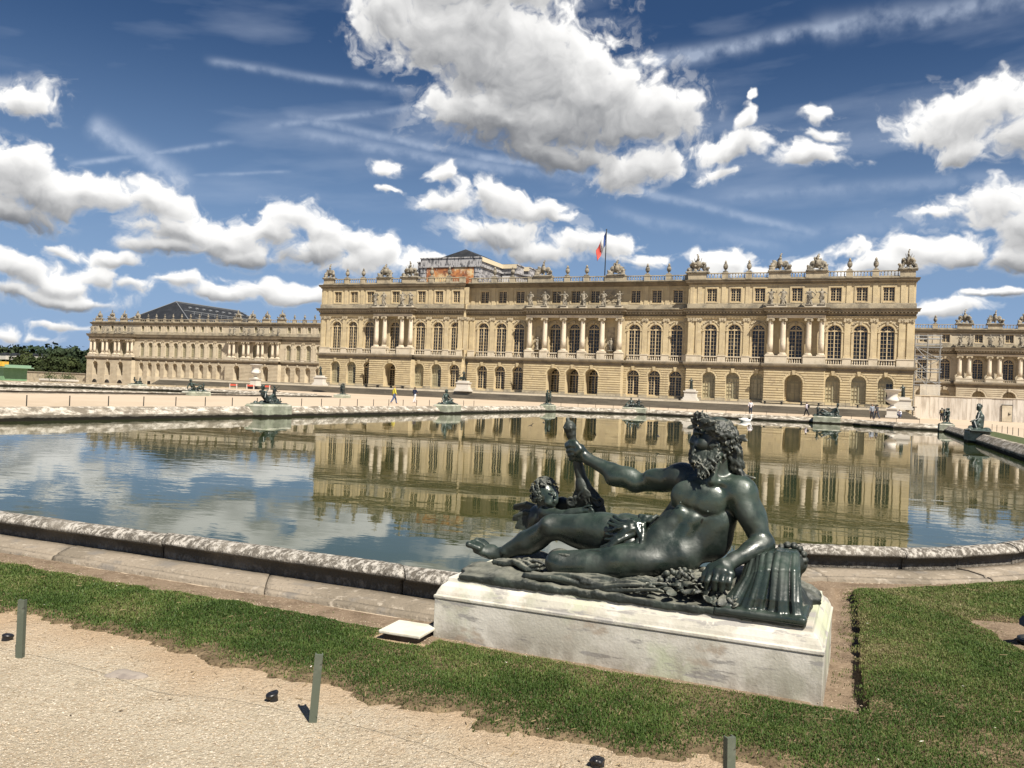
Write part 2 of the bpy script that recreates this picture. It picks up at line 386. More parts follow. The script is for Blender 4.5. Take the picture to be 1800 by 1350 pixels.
def mat(name, c, layers=(), rough=.85, bump=(), spec=.35, metal=0, top=None, coords='obj', per_object=0, rough_layer=None, crevice=None):
    """layers: (scale, colour, lo, hi[, stretch]); bump: (scale, metres); top: (colour, lo, hi) on faces that look up, broken by noise"""
    al = lambda q: tuple(v * ALB for v in q)
    c = al(c); layers = [(L[0], al(L[1])) + tuple(L[2:]) for L in layers]
    if top is not None: top = (al(top[0]),) + tuple(top[1:])
    m = bpy.data.materials.new(name); m.use_nodes = True
    nt = m.node_tree; bs = nt.nodes['Principled BSDF']
    if coords == 'obj':
        t = nt.nodes.new('ShaderNodeTexCoord'); vec = t.outputs['Object']
    else:
        t = nt.nodes.new('ShaderNodeNewGeometry'); vec = t.outputs['Position']
    col = c
    if per_object:
        oi = nt.nodes.new('ShaderNodeObjectInfo')
        va = nt.nodes.new('ShaderNodeVectorMath'); va.operation = 'ADD'
        mul = nt.nodes.new('ShaderNodeMath'); mul.operation = 'MULTIPLY'; mul.inputs[1].default_value = 57.
        nt.links.new(oi.outputs['Random'], mul.inputs[0])
        nt.links.new(vec, va.inputs[0]); nt.links.new(mul.outputs[0], va.inputs[1]); vec = va.outputs[0]
        mr = nt.nodes.new('ShaderNodeMapRange'); mr.inputs[3].default_value = 1 - per_object; mr.inputs[4].default_value = 1 + per_object
        nt.links.new(oi.outputs['Random'], mr.inputs[0])
        sc = nt.nodes.new('ShaderNodeVectorMath'); sc.operation = 'SCALE'; sc.inputs[0].default_value = c
        nt.links.new(mr.outputs[0], sc.inputs['Scale']); col = sc.outputs[0]
    facs = []
    for L in layers:
        fac = noise_fac(nt, vec, L[0], L[2], L[3], stretch=L[4] if len(L) > 4 else None)
        col = ramp_mix(nt, fac, col, L[1]); facs.append(fac)
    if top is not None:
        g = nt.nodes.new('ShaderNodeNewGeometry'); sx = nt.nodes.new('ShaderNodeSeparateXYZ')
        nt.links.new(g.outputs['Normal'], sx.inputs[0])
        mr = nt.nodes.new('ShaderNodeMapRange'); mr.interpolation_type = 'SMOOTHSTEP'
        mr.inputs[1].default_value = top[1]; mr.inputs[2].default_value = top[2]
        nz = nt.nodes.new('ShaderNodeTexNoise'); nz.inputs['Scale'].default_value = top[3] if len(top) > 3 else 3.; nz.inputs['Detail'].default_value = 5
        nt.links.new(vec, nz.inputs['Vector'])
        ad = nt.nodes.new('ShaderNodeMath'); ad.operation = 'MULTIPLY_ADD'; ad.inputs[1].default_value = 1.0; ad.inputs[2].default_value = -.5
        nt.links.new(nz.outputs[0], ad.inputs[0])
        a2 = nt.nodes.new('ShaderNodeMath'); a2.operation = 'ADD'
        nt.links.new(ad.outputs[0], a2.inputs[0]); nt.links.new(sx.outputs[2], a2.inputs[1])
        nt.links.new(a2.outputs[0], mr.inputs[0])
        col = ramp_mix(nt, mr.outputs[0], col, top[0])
    if crevice is not None:                                       # ridges and hollows recoloured by pointiness
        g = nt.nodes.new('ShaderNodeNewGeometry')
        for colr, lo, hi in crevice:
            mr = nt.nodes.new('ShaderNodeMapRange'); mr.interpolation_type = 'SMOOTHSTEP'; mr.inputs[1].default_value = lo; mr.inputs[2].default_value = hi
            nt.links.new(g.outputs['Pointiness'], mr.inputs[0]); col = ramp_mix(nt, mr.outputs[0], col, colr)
    if hasattr(col, 'is_output'): nt.links.new(col, bs.inputs['Base Color'])
    else: bs.inputs['Base Color'].default_value = (*col, 1)
    bs.inputs['Roughness'].default_value = rough
    bs.inputs['Specular IOR Level'].default_value = spec
    bs.inputs['Metallic'].default_value = metal
    if rough_layer is not None:
        mr = nt.nodes.new('ShaderNodeMapRange'); mr.inputs[3].default_value = rough; mr.inputs[4].default_value = rough_layer[1]
        nt.links.new(noise_fac(nt, vec, rough_layer[0], .35, .65), mr.inputs[0]); nt.links.new(mr.outputs[0], bs.inputs['Roughness'])
    prev = None
    for b in bump:
        n = nt.nodes.new('ShaderNodeTexNoise'); n.inputs['Scale'].default_value = b[0]; n.inputs['Detail'].default_value = 5
        nt.links.new(vec, n.inputs['Vector'])
        bp = nt.nodes.new('ShaderNodeBump'); bp.inputs['Strength'].default_value = 1; bp.inputs['Distance'].default_value = b[1]
        nt.links.new(n.outputs[0], bp.inputs['Height'])
        if prev is not None: nt.links.new(prev, bp.inputs['Normal'])
        prev = bp.outputs[0]
    if prev is not None: nt.links.new(prev, bs.inputs['Normal'])
    return m

M = {}
M['stone'] = mat('limestone_wall', (.64, .525, .325), [(.35, (.55, .45, .275), .42, .62), (1.7, (.63, .54, .375), .55, .72), (.9, (.34, .27, .18), .54, .74, (2.0, 2.0, .18))], bump=[(6, .02)], coords='pos', per_object=.05)
M['stone_wing'] = mat('hazed_limestone_wing', (.62, .54, .40), [(.35, (.54, .46, .335), .42, .62), (1.2, (.42, .35, .26), .60, .80, (1.6, 1.6, .25))], bump=[(6, .02)], coords='pos', per_object=.04)  # distance haze and sun angle put into the colour: paler, less saturated
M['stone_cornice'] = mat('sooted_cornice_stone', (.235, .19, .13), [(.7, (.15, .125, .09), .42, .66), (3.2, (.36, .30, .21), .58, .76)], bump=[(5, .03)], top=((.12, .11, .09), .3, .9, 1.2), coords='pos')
M['stone_pale'] = mat('pale_column_stone', (.70, .61, .47), [(1.1, (.56, .46, .34), .5, .7, (1, 1, .3)), (4, (.75, .69, .58), .5, .7)], bump=[(8, .01)], coords='pos')
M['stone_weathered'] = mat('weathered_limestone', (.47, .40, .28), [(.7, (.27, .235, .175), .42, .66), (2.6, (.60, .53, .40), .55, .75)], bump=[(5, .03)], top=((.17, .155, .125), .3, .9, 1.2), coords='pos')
M['stone_carved'] = mat('carved_limestone', (.50, .42, .29), [(1.3, (.32, .27, .19), .45, .65)], bump=[(7, .04)], coords='pos')
M['stone_statue'] = mat('grey_statue_stone', (.30, .265, .205), [(.9, (.12, .11, .09), .45, .62), (3.1, (.42, .38, .31), .55, .7)], bump=[(6, .05)], coords='pos')
M['step_stone'] = mat('grey_step_stone', (.36, .32, .25), [(.5, (.27, .24, .19), .42, .64, (.4, 1, 1)), (3, (.48, .43, .34), .56, .74)], bump=[(5, .01)], coords='pos')
M['step_pale'] = mat('pale_coping_stone', (.66, .58, .45), [(.8, (.52, .45, .33), .45, .65)], coords='pos')
M['frame'] = mat('ochre_window_frame', (.62, .50, .31), [(2, (.52, .40, .23), .45, .65)], rough=.5, coords='pos')
M['frame_pale'] = mat('grey_green_window_frame', (.36, .33, .22), rough=.5, coords='pos')
M['pane'] = mat('dark_window_glass', (.012, .011, .010), [(.8, (.035, .03, .024), .5, .7)], rough=.08, spec=.5, coords='pos')
M['pane_pale'] = mat('window_glass_with_drawn_blind', (.55, .47, .30), [(.5, (.44, .38, .25), .45, .65)], rough=.25, coords='pos')
M['slate'] = mat('dark_slate', (.018, .020, .023), [(.6, (.032, .034, .038), .45, .65)], rough=.55, coords='pos')
M['zinc'] = mat('grey_zinc_rail', (.20, .21, .22), rough=.4, coords='pos')
M['steel'] = mat('galvanised_steel', (.33, .34, .35), rough=.4, metal=.4, coords='pos')
M['leafy'] = mat('planter_leaves', (.05, .07, .02), rough=.8)
M['iron'] = mat('dark_iron', (.018, .02, .02), rough=.5)

def block_tones(m, size, lo, hi, amount, col2=None):
    """every stone (or pane) of a size gets a tone of its own"""
    nt = m.node_tree; bs = nt.nodes['Principled BSDF']
    g = nt.nodes.new('ShaderNodeNewGeometry'); sn = nt.nodes.new('ShaderNodeVectorMath'); sn.operation = 'SNAP'; sn.inputs[1].default_value = size
    nt.links.new(g.outputs['Position'], sn.inputs[0])
    w = nt.nodes.new('ShaderNodeTexWhiteNoise'); nt.links.new(sn.outputs[0], w.inputs['Vector'])
    mr = nt.nodes.new('ShaderNodeMapRange'); mr.interpolation_type = 'SMOOTHSTEP'; mr.inputs[1].default_value = lo; mr.inputs[2].default_value = hi; mr.inputs[4].default_value = amount
    nt.links.new(w.outputs['Value'], mr.inputs[0])
    i = bs.inputs['Base Color']; old = i.links[0].from_socket if i.is_linked else tuple(i.default_value)[:3]
    nt.links.new(ramp_mix(nt, mr.outputs[0], old, col2), i)
block_tones(M['stone'], (1.13, 3.1, .505), .35, 1, .42, (.33, .265, .175))
block_tones(M['stone_wing'], (1.13, 3.1, .505), .35, 1, .35, (.34, .29, .21))
block_tones(M['stone_pale'], (.9, .9, 1.15), .5, 1, .35, (.38, .32, .24))
block_tones(M['step_stone'], (1.9, .34, .145), .4, 1, .45, (.17, .15, .12))
block_tones(M['pane'], (.52, 1.0, .56), .55, 1, .8, (.055, .055, .055))
block_tones(M['pane_pale'], (.52, 1.0, .62), .3, 1, .5, (.24, .21, .14))

# ------------------------------------------------------------------ ground, basins, rims
ZW = -.28                                             # water level

def corner_pts(cx, cy, sx, sy, yflip):
    """one indented corner of a basin, walked from the Y side (near/far edge) to the X side"""
    base = [(-1.02, 0.0), (-1.02, 2.65), (-.59, 3.05), (.30, 3.48), (.80, 3.88), (1.36, 4.5), (1.85, 5.3), (2.15, 6.2), (2.25, 6.9), (6.05, 6.9)]
    return [(cx + sx * px, cy + sy * py) for px, py in base]

def basin_outline(xmid, half, y0, y1):
    """axis of the rim roll, counter-clockwise from the near right corner; corner template is written for half = 18.15"""
    dx = half - 18.15
    nr = corner_pts(xmid + 12.1 + dx, y0, 1, 1, 0)
    fr = corner_pts(xmid + 12.1 + dx, y1, 1, -1, 0)[::-1]
    fl = corner_pts(xmid - 12.1 - dx, y1, -1, -1, 0)
    nl = corner_pts(xmid - 12.1 - dx, y0, -1, 1, 0)[::-1]
    return nr + fr + fl + nl

BASIN = basin_outline(-12.1, 18.15, 5.80, 89.35)
BASIN_FAR = basin_outline(-77.3, 19.9, 5.80, 89.35)

def offset(path, d):
    """offset a closed counter-clockwise path outwards by d"""
    n = len(path); out = []
    for i in range(n):
        p0 = Vector(path[i - 1]); p1 = Vector(path[i]); p2 = Vector(path[(i + 1) % n])
        a = (p1 - p0).normalized(); b = (p2 - p1).normalized()
        na = Vector((a.y, -a.x)); nb = Vector((b.y, -b.x))
        m = (na + nb)
        m = m / max(.35, m.length_squared / 2)
        out.append((p1.x + m.x * d, p1.y + m.y * d))
    return out

def in_poly(x, y, poly):
    x = np.asarray(x); y = np.asarray(y); c = np.zeros(x.shape, bool)
    n = len(poly)
    for i in range(n):
        x0, y0 = poly[i]; x1, y1 = poly[(i + 1) % n]
        cond = ((y0 > y) != (y1 > y))
        xi = (x1 - x0) * (y - y0) / ((y1 - y0) if y1 != y0 else 1e-9) + x0
        c ^= cond & (x < xi)
    return c

def sheet(name, loops, z, m, kind='structure'):
    pts = [Vector((x, y, z)) for lp in loops for x, y in lp]
    tris = tessellate_polygon([[Vector((x, y, 0)) for x, y in lp] for lp in loops])
    fs = []
    for t in tris:
        a, b, c = (pts[i] for i in t)
        fs.append(t if (b - a).cross(c - a).z > 0 else (t[0], t[2], t[1]))
    me = bpy.data.meshes.new(name); me.from_pydata([tuple(p) for p in pts], [], fs); me.materials.append(m)
    return obj(name, me, kind=kind)

M['gravel'] = mat('pale_gravel', (.455, .395, .295), [(.35, (.385, .325, .235), .42, .64), (.9, (.52, .46, .36), .5, .7), (3.5, (.35, .295, .21), .50, .70), (46, (.36, .28, .19), .52, .64), (90, (.80, .71, .58), .54, .66), (150, (.30, .23, .16), .58, .68)], rough=.95, bump=[(35, .02), (110, .012)], spec=.15, coords='pos')
M['gravel_far'] = mat('pale_terrace_gravel', (.52, .425, .32), [(.06, (.47, .38, .28), .45, .62), (.8, (.55, .455, .345), .5, .7)], rough=.95, spec=.1, coords='pos')
M['soil'] = mat('lawn_soil', (.135, .10, .06), [(9, (.22, .165, .10), .45, .65), (40, (.05, .036, .02), .5, .65)], rough=.95, bump=[(30, .02)], spec=.1, coords='pos')
M['dirt'] = mat('brown_dirt', (.22, .165, .115), [(5, (.15, .11, .075), .45, .65), (50, (.42, .34, .25), .58, .68), (120, (.12, .09, .06), .58, .68)], rough=.95, bump=[(40, .012)], spec=.1, coords='pos')
M['field'] = mat('park_ground', (.07, .085, .03), [(.02, (.12, .11, .05), .45, .6)], rough=.95, spec=.1, coords='pos')

sheet('ground', [[(-5000, -3000), (5000, -3000), (5000, 5800), (-5000, 5800)]], -1.7, M['field'])
TERR = [(-107, -80), (260, -80), (260, 420), (-107, 420)]
sheet('gravel_terrace', [TERR, offset(BASIN, .05), offset(BASIN_FAR, .05), [(-.26, 4.86), (.30, 4.86), (.30, 8.25), (-.26, 8.25)]], 0.0, M['gravel_far'])
sheet('lower_forecourt', [[(-330, 60), (-107.3, 60), (-107.3, 420), (-330, 420)]], -1.66, M['gravel_far'])
rw = MB(); rw.box(-107.25, -107.0, -80, 420, -1.75, .25)
tag(rw.build('terrace_wall', M['stone_weathered']), 'low stone wall along the drop at the edge of the gravel terrace', 'wall')

# water
M['water'] = bpy.data.materials.new('pond_water'); M['water'].use_nodes = True
def _water():
    nt = M['water'].node_tree; bs = nt.nodes['Principled BSDF']
    g = nt.nodes.new('ShaderNodeNewGeometry'); vec = g.outputs['Position']
    murk = noise_fac(nt, vec, .25, .4, .65)
    c = ramp_mix(nt, murk, WATER_A, WATER_B)
    nt.links.new(c, bs.inputs['Base Color'])
    bs.inputs['Roughness'].default_value = .015; bs.inputs['IOR'].default_value = 1.333
    bs.inputs['Specular IOR Level'].default_value = .48
    bs.inputs['Specular Tint'].default_value = (.86, .93, .74, 1)           # dust and algae film
    def nz(scale, detail, st, rough=.5):
        mp = nt.nodes.new('ShaderNodeMapping'); mp.inputs['Scale'].default_value = st
        mp.inputs['Rotation'].default_value = (0, 0, .4)
        nt.links.new(vec, mp.inputs[0])
        n = nt.nodes.new('ShaderNodeTexNoise'); n.inputs['Scale'].default_value = scale; n.inputs['Detail'].default_value = detail
        n.inputs['Roughness'].default_value = rough
        nt.links.new(mp.outputs[0], n.inputs['Vector']); return n.outputs[0]
    def m2(op, a, b):
        n = nt.nodes.new('ShaderNodeMath'); n.operation = op
        for i, v in enumerate((a, b)):
            if hasattr(v, 'is_output'): nt.links.new(v, n.inputs[i])
            else: n.inputs[i].default_value = v
        return n.outputs[0]
    calm = noise_fac(nt, vec, .055, .36, .60, detail=3)              # gusts: smooth lanes and rippled lanes
    sy_ = nt.nodes.new('ShaderNodeSeparateXYZ'); nt.links.new(vec, sy_.inputs[0])
    lee = nt.nodes.new('ShaderNodeMapRange'); lee.interpolation_type = 'SMOOTHSTEP'; lee.inputs[1].default_value = 62; lee.inputs[2].default_value = 17; lee.inputs[3].default_value = .16; lee.inputs[4].default_value = 1
    nt.links.new(sy_.outputs[1], lee.inputs[0])            # the far end lies in the lee of the palace
    a = nz(.55, 2, (.8, 1.25, 1)); b = nz(2.6, 3, (.75, 1.3, 1)); c2 = nz(9, 2, (1, 1, 1))
    h = m2('ADD', m2('MULTIPLY', a, .022), m2('MULTIPLY', m2('MULTIPLY', b, m2('ADD', m2('MULTIPLY', calm, .85), .15)), .0105))
    h = m2('ADD', h, m2('MULTIPLY', m2('MULTIPLY', c2, calm), .0009))
    h = m2('MULTIPLY', h, lee.outputs[0])
    bp = nt.nodes.new('ShaderNodeBump'); bp.inputs['Strength'].default_value = 1; bp.inputs['Distance'].default_value = WAVE
    nt.links.new(h, bp.inputs['Height']); nt.links.new(bp.outputs[0], bs.inputs['Normal'])
WATER_A = (.021, .031, .0075); WATER_B = (.027, .035, .0095); WAVE = .24
_water()
sheet('pond_water', [offset(BASIN, -.2)], ZW, M['water'])
sheet('far_pond_water', [offset(BASIN_FAR, -.2)], ZW, M['water'])

# rim stones
def lichen_mat(name, dark, white, thr, stretch, inner=False):
    white = tuple(v * ALB for v in white)
    m = mat(name, dark, [(1.3, tuple(v * 1.7 for v in dark), .45, .65)], rough=.95, bump=[(26, .02), (90, .008)], spec=.15, coords='pos')
    nt = m.node_tree; bs = nt.nodes['Principled BSDF']
    g = nt.nodes.new('ShaderNodeNewGeometry'); vec = g.outputs['Position']
    old = bs.inputs['Base Color'].links[0].from_socket
    f1 = noise_fac(nt, vec, 15, thr, thr + .14, detail=9, rough=.74, stretch=stretch)
    f2 = noise_fac(nt, vec, 1.1, .28, .50, detail=4)
    mu = nt.nodes.new('ShaderNodeMath'); mu.operation = 'MULTIPLY'
    nt.links.new(f1, mu.inputs[0]); nt.links.new(f2, mu.inputs[1])
    sx = nt.nodes.new('ShaderNodeSeparateXYZ'); nt.links.new(g.outputs['Normal'], sx.inputs[0])
    up = nt.nodes.new('ShaderNodeMapRange'); up.inputs[1].default_value = -.25; up.inputs[2].default_value = .45
    nt.links.new(sx.outputs[2], up.inputs[0])
    m2 = nt.nodes.new('ShaderNodeMath'); m2.operation = 'MULTIPLY'
    nt.links.new(mu.outputs[0], m2.inputs[0]); nt.links.new(up.outputs[0], m2.inputs[1])
    col = ramp_mix(nt, m2.outputs[0], old, white)
    px = nt.nodes.new('ShaderNodeSeparateXYZ'); nt.links.new(vec, px.inputs[0])
    wn_ = nt.nodes.new('ShaderNodeMath'); wn_.operation = 'MULTIPLY_ADD'; wn_.inputs[1].default_value = .16
    nzz = nt.nodes.new('ShaderNodeTexNoise'); nzz.inputs['Scale'].default_value = 2.2; nzz.inputs['Detail'].default_value = 4
    nt.links.new(vec, nzz.inputs['Vector']); nt.links.new(nzz.outputs[0], wn_.inputs[0]); nt.links.new(px.outputs[2], wn_.inputs[2])
    wet = nt.nodes.new('ShaderNodeMapRange'); wet.inputs[1].default_value = -.09; wet.inputs[2].default_value = -.035
    wet.inputs[3].default_value = 1; wet.inputs[4].default_value = 0
    nt.links.new(wn_.outputs[0], wet.inputs[0])
    col = ramp_mix(nt, wet.outputs[0], col, (.018, .016, .012))       # algae up to the splash line
    nt.links.new(col, bs.inputs['Base Color'])
    return m
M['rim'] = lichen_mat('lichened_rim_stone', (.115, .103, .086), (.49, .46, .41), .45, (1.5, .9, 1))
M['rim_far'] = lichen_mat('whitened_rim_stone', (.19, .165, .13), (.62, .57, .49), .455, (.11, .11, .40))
M['kerb'] = mat('sandy_kerb_stone', (.29, .245, .19), [(1.2, (.20, .17, .13), .42, .62), (11, (.40, .35, .285), .55, .7), (30, (.15, .13, .105), .58, .70), (3.5, (.20, .18, .155), .54, .70)], rough=.95, bump=[(30, .012)], spec=.15, coords='pos', per_object=.06)

COPING = [(-.40, -.75), (-.40, -.06), (-.37, -.02), (-.20, .14), (-.14, .198), (-.09, .238), (-.04, .256), (.01, .262), (.06, .256), (.105, .240), (.134, .216), (.144, .196), (.138, .178), (.115, .168), (.075, .165), (.068, .10), (.068, -.75)]
KERB = [(.06, -.3), (.06, .052), (.20, .060), (.385, .052), (.395, .030), (.418, .030), (.426, .044), (.470, .036), (.484, .022), (.490, -.3)]

def sweep_stones(name, path, prof, parent, m, length, near=None, wear=0.0, seed=1):
    r = random.Random(seed)
    n = len(path); cum = [0]
    P = [Vector((x, y, 0)) for x, y in path]
    offs = {}
    def normal_at(i, t):
        pass
    # vertex normals (mitred)
    Nn = []
    for i in range(n):
        a = (P[i] - P[i - 1]).normalized(); b = (P[(i + 1) % n] - P[i]).normalized()
        na = Vector((a.y, -a.x, 0)); nb = Vector((b.y, -b.x, 0)); mm = na + nb
        Nn.append(mm / max(.35, mm.length_squared / 2))
    for i in range(n):
        a, b = P[i], P[(i + 1) % n]; na, nb = Nn[i], Nn[(i + 1) % n]
        L = (b - a).length
        k = max(1, round(L / length))
        cuts = [0] + [(j + r.uniform(-.12, .12)) / k for j in range(1, k)] + [1]
        for j in range(k):
            t0, t1 = cuts[j], cuts[j + 1]
            g = .005 / L
            ta, tb = (t0 + g if j else t0 + g * .3), (t1 - g if j < k - 1 else t1 - g * .3)
            mid = a.lerp(b, (ta + tb) / 2)
            close = near is not None and (mid - Vector((-1.5, 4, 0))).length < near
            ns = max(1, int((tb - ta) * L / .05)) if close else 1
            dz = r.uniform(-.006, .006); du = r.uniform(-.008, .008)
            vs = []; fs = []; m_ = len(prof)
            for q in range(ns + 1):
                t = ta + (tb - ta) * q / ns
                p = a.lerp(b, t); nn = na.lerp(nb, t)
                for (u, z) in prof:
                    x = p.x + nn.x * (u + du); y = p.y + nn.y * (u + du); zz = z + dz
                    if close and wear:
                        w = wear * (math.sin(x * 7.3 + z * 31 + math.sin(y * 11) * 2) * .5 + math.sin(x * 23.1 - z * 17) * .3 + math.sin(x * 61 + z * 55 + y * 40) * .25)
                        x += nn.x * w; y += nn.y * w; zz += w * .8
                    vs.append((x, y, zz))
            for q in range(ns):
                for e in range(m_ - 1):
                    v0 = q * m_ + e
                    fs.append((v0, v0 + m_, v0 + m_ + 1, v0 + 1))
            fs.append(tuple(range(m_))); fs.append(tuple(ns * m_ + e for e in range(m_ - 1, -1, -1)))
            me = bpy.data.meshes.new(name); me.from_pydata(vs, [], fs); me.materials.append(m)
            if close:
                me.polygons.foreach_set('use_smooth', [True] * (len(fs) - 2) + [False] * 2)
            obj(name, me, parent)

rim = thing('basin_rim', 'rounded lichen-spotted stone rim around the near pond', 'basin edge')
sweep_stones('coping_stone', BASIN, COPING, rim, M['rim'], 2.4, near=9, wear=.005, seed=3)
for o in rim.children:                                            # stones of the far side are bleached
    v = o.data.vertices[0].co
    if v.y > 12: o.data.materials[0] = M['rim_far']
sweep_stones('kerb_stone', BASIN, KERB, rim, M['kerb'], 1.9, near=9, wear=.003, seed=5)
rim2 = thing('basin_rim', 'pale stone rim around the farther pond at the left', 'basin edge')
sweep_stones('coping_stone', BASIN_FAR, COPING, rim2, M['rim_far'], 4.5, seed=8)
sweep_stones('kerb_stone', BASIN_FAR, KERB, rim2, M['kerb'], 9, seed=9)

# ---- the ground close to the camera: gravel path and lawn
POOL_OUT = offset(BASIN, .60)
def lawn_mask(x, y):
    """signed, > 0 where the turf is"""
    n = fbm(x * 1.7, y * 1.7, 401, 5) * .13 + fbm(x * 9, y * 9, 402, 3) * .07 + fbm(x * 24, y * 24, 403, 2) * .035
    low = y - (3.92 + .10 * np.sin(x * 1.1 + .6)) + n                    # ragged edge towards the path
    top = np.where(x < -2.62, 5.01 - y, np.where(x < .0, 4.93 - y, 99.))
    ax, ay = x - .04, 99
    right_top = (8.13 + .86 * (x + .1) + .06 * (x + .1) ** 2) - y         # follows the curved rim
    top = np.where((x >= 0) | ((y > 4.95) & (x > -.17)), right_top, top)
    top = top + fbm(x * 6, y * 6, 405, 3) * .05
    trench = np.where((y > 4.93) & (x > -.5), (x - (.03 - .032 * (y - 5) + fbm(y * 5, y * 0, 407, 3) * .03)), 99.)
    d = np.minimum(np.minimum(low, top), trench)
    px, py = x - 1.75, y - 6.95                                           # bare patch round the black fixture
    patch = np.maximum(np.abs(px * .92 + py * .25) - .72, np.abs(py * .97 - px * .22) - .78) + fbm(x * 5, y * 5, 409, 3) * .10
    lidp = np.maximum(np.abs(x + 2.73) - .19, np.abs(y - 4.97) - .22) + fbm(x * 8, y * 8, 410, 3) * .03
    return np.minimum(np.minimum(d, patch), lidp)

def trench_lift(x, y):                                   # the turf stands a little proud along the dug-out strip
    return .022 * (1 - sstep(.10, .75, x)) * sstep(-.35, -.05, x) * sstep(4.75, 5.25, y) * (1 - sstep(7.6, 8.4, y))

def near_ground():
    st = .03
    xs = np.arange(-11.5, 6.0, st); ys = np.arange(.8, 12.6, st)
    X, Y = np.meshgrid(xs, ys, indexing='ij')
    mk = lawn_mask(X, Y)
    Zp = np.maximum(.006 + fbm(X * 1.2, Y * 1.2, 411, 4) * .014 + fbm(X * 4.5, Y * 4.5, 412, 3) * .007 + fbm(X * 14, Y * 14, 413, 3) * .0045, .002)
    Zl = Zp + np.clip(mk * .35, -.02, .016) + fbm(X * 4, Y * 4, 415, 3) * .006
    tr = (X > -.23) & (X < .35) & (Y > 4.98) & (Y < 8.13)
    Zl = Zl + trench_lift(X, Y) * (mk > 0); Zp = Zp - np.where(tr & (X > -.24), .065, 0)
    keep = ~in_poly(X, Y, offset(BASIN, .48)) & ~((X > -2.56) & (X < -.22) & (Y > 5.04) & (Y < 6.1))
    nx, ny = X.shape
    idx = np.arange(nx * ny).reshape(nx, ny)
    F = np.stack([idx[:-1, :-1], idx[1:, :-1], idx[1:, 1:], idx[:-1, 1:]], -1)
    kf = keep[:-1, :-1] & keep[1:, :-1] & keep[1:, 1:] & keep[:-1, 1:]
    mf = (mk[:-1, :-1] + mk[1:, 1:]) * .5
    def part(name, sel, m, Z):
        V = np.stack([X.ravel(), Y.ravel(), Z.ravel()], -1)
        Fs = F[sel]; used = np.unique(Fs); rem = np.full(nx * ny, -1); rem[used] = np.arange(len(used))
        me = np_mesh(name, V[used], rem[Fs], True, [m])
        return obj(name, me, kind='structure')
    dirt = ((X > -2.7) & (Y > 4.8)) | ((Y > 4.95) & (X < -2.5))
    dq = dirt[:-1, :-1]
    part('lawn', kf & (mf > np.where(dq & (X[:-1, :-1] > -.5), 0, -.05)), M['soil'], Zl)
    part('dirt_strip', kf & (mf <= .08) & dq, M['dirt'], Zp)
    part('gravel_path', kf & (mf <= .08) & ~dq, M['gravel'], Zp)
near_ground()
# pale gravel fades into trodden earth near the turf
def _gravel_wear():
    m = M['gravel']; nt = m.node_tree; bs = nt.nodes['Principled BSDF']
    old = bs.inputs['Base Color'].links[0].from_socket
    g = nt.nodes.new('ShaderNodeNewGeometry'); s = nt.nodes.new('ShaderNodeSeparateXYZ'); nt.links.new(g.outputs['Position'], s.inputs[0])
    n = nt.nodes.new('ShaderNodeTexNoise'); n.inputs['Scale'].default_value = 1.6; n.inputs['Detail'].default_value = 6; nt.links.new(g.outputs['Position'], n.inputs['Vector'])
    a = nt.nodes.new('ShaderNodeMath'); a.operation = 'MULTIPLY_ADD'; a.inputs[1].default_value = 1.5
    nt.links.new(n.outputs[0], a.inputs[0]); nt.links.new(s.outputs[1], a.inputs[2])
    r = nt.nodes.new('ShaderNodeMapRange'); r.interpolation_type = 'SMOOTHSTEP'; r.inputs[1].default_value = 3.95; r.inputs[2].default_value = 4.9
    nt.links.new(a.outputs[0], r.inputs[0])
    nt.links.new(ramp_mix(nt, r.outputs[0], old, (.33, .245, .16)), bs.inputs['Base Color'])
_gravel_wear()

# ------------------------------------------------------------------ palace
def arch_pts(xc, r, zs, n=12):
    return [(xc + r * math.cos(math.pi * (1 - i / n)), zs + r * math.sin(math.pi * (1 - i / n))) for i in range(n + 1)]

def panel(mb, xa, xb, z0, z1, y, op=None):
    """wall face at depth y from xa to xb with one opening: (xc, w, zb, zs, depth, arched)"""
    if op is None:
        mb.quad((xa, y, z0), (xb, y, z0), (xb, y, z1), (xa, y, z1)); return
    xc, w, zb, zs, d, arched = op
    l, r = xc - w / 2, xc + w / 2
    mb.quad((xa, y, z0), (l, y, z0), (l, y, z1), (xa, y, z1))
    mb.quad((r, y, z0), (xb, y, z0), (xb, y, z1), (r, y, z1))
    if zb > z0: mb.quad((l, y, z0), (r, y, z0), (r, y, zb), (l, y, zb))
    top = arch_pts(xc, w / 2, zs) if arched else [(l, zs), (r, zs)]
    for (ax, az), (bx, bz) in zip(top[:-1], top[1:]):
        mb.quad((ax, y, az), (bx, y, bz), (bx, y, z1), (ax, y, z1))
        mb.quad((bx, y, bz), (ax, y, az), (ax, y + d, az), (bx, y + d, bz))
    mb.quad((l, y, zb), (l, y + d, zb), (l, y + d, zs), (l, y, zs))
    mb.quad((r, y + d, zb), (r, y, zb), (r, y, zs), (r, y + d, zs))
    mb.quad((l, y + d, zb), (l, y, zb), (r, y, zb), (r, y + d, zb))

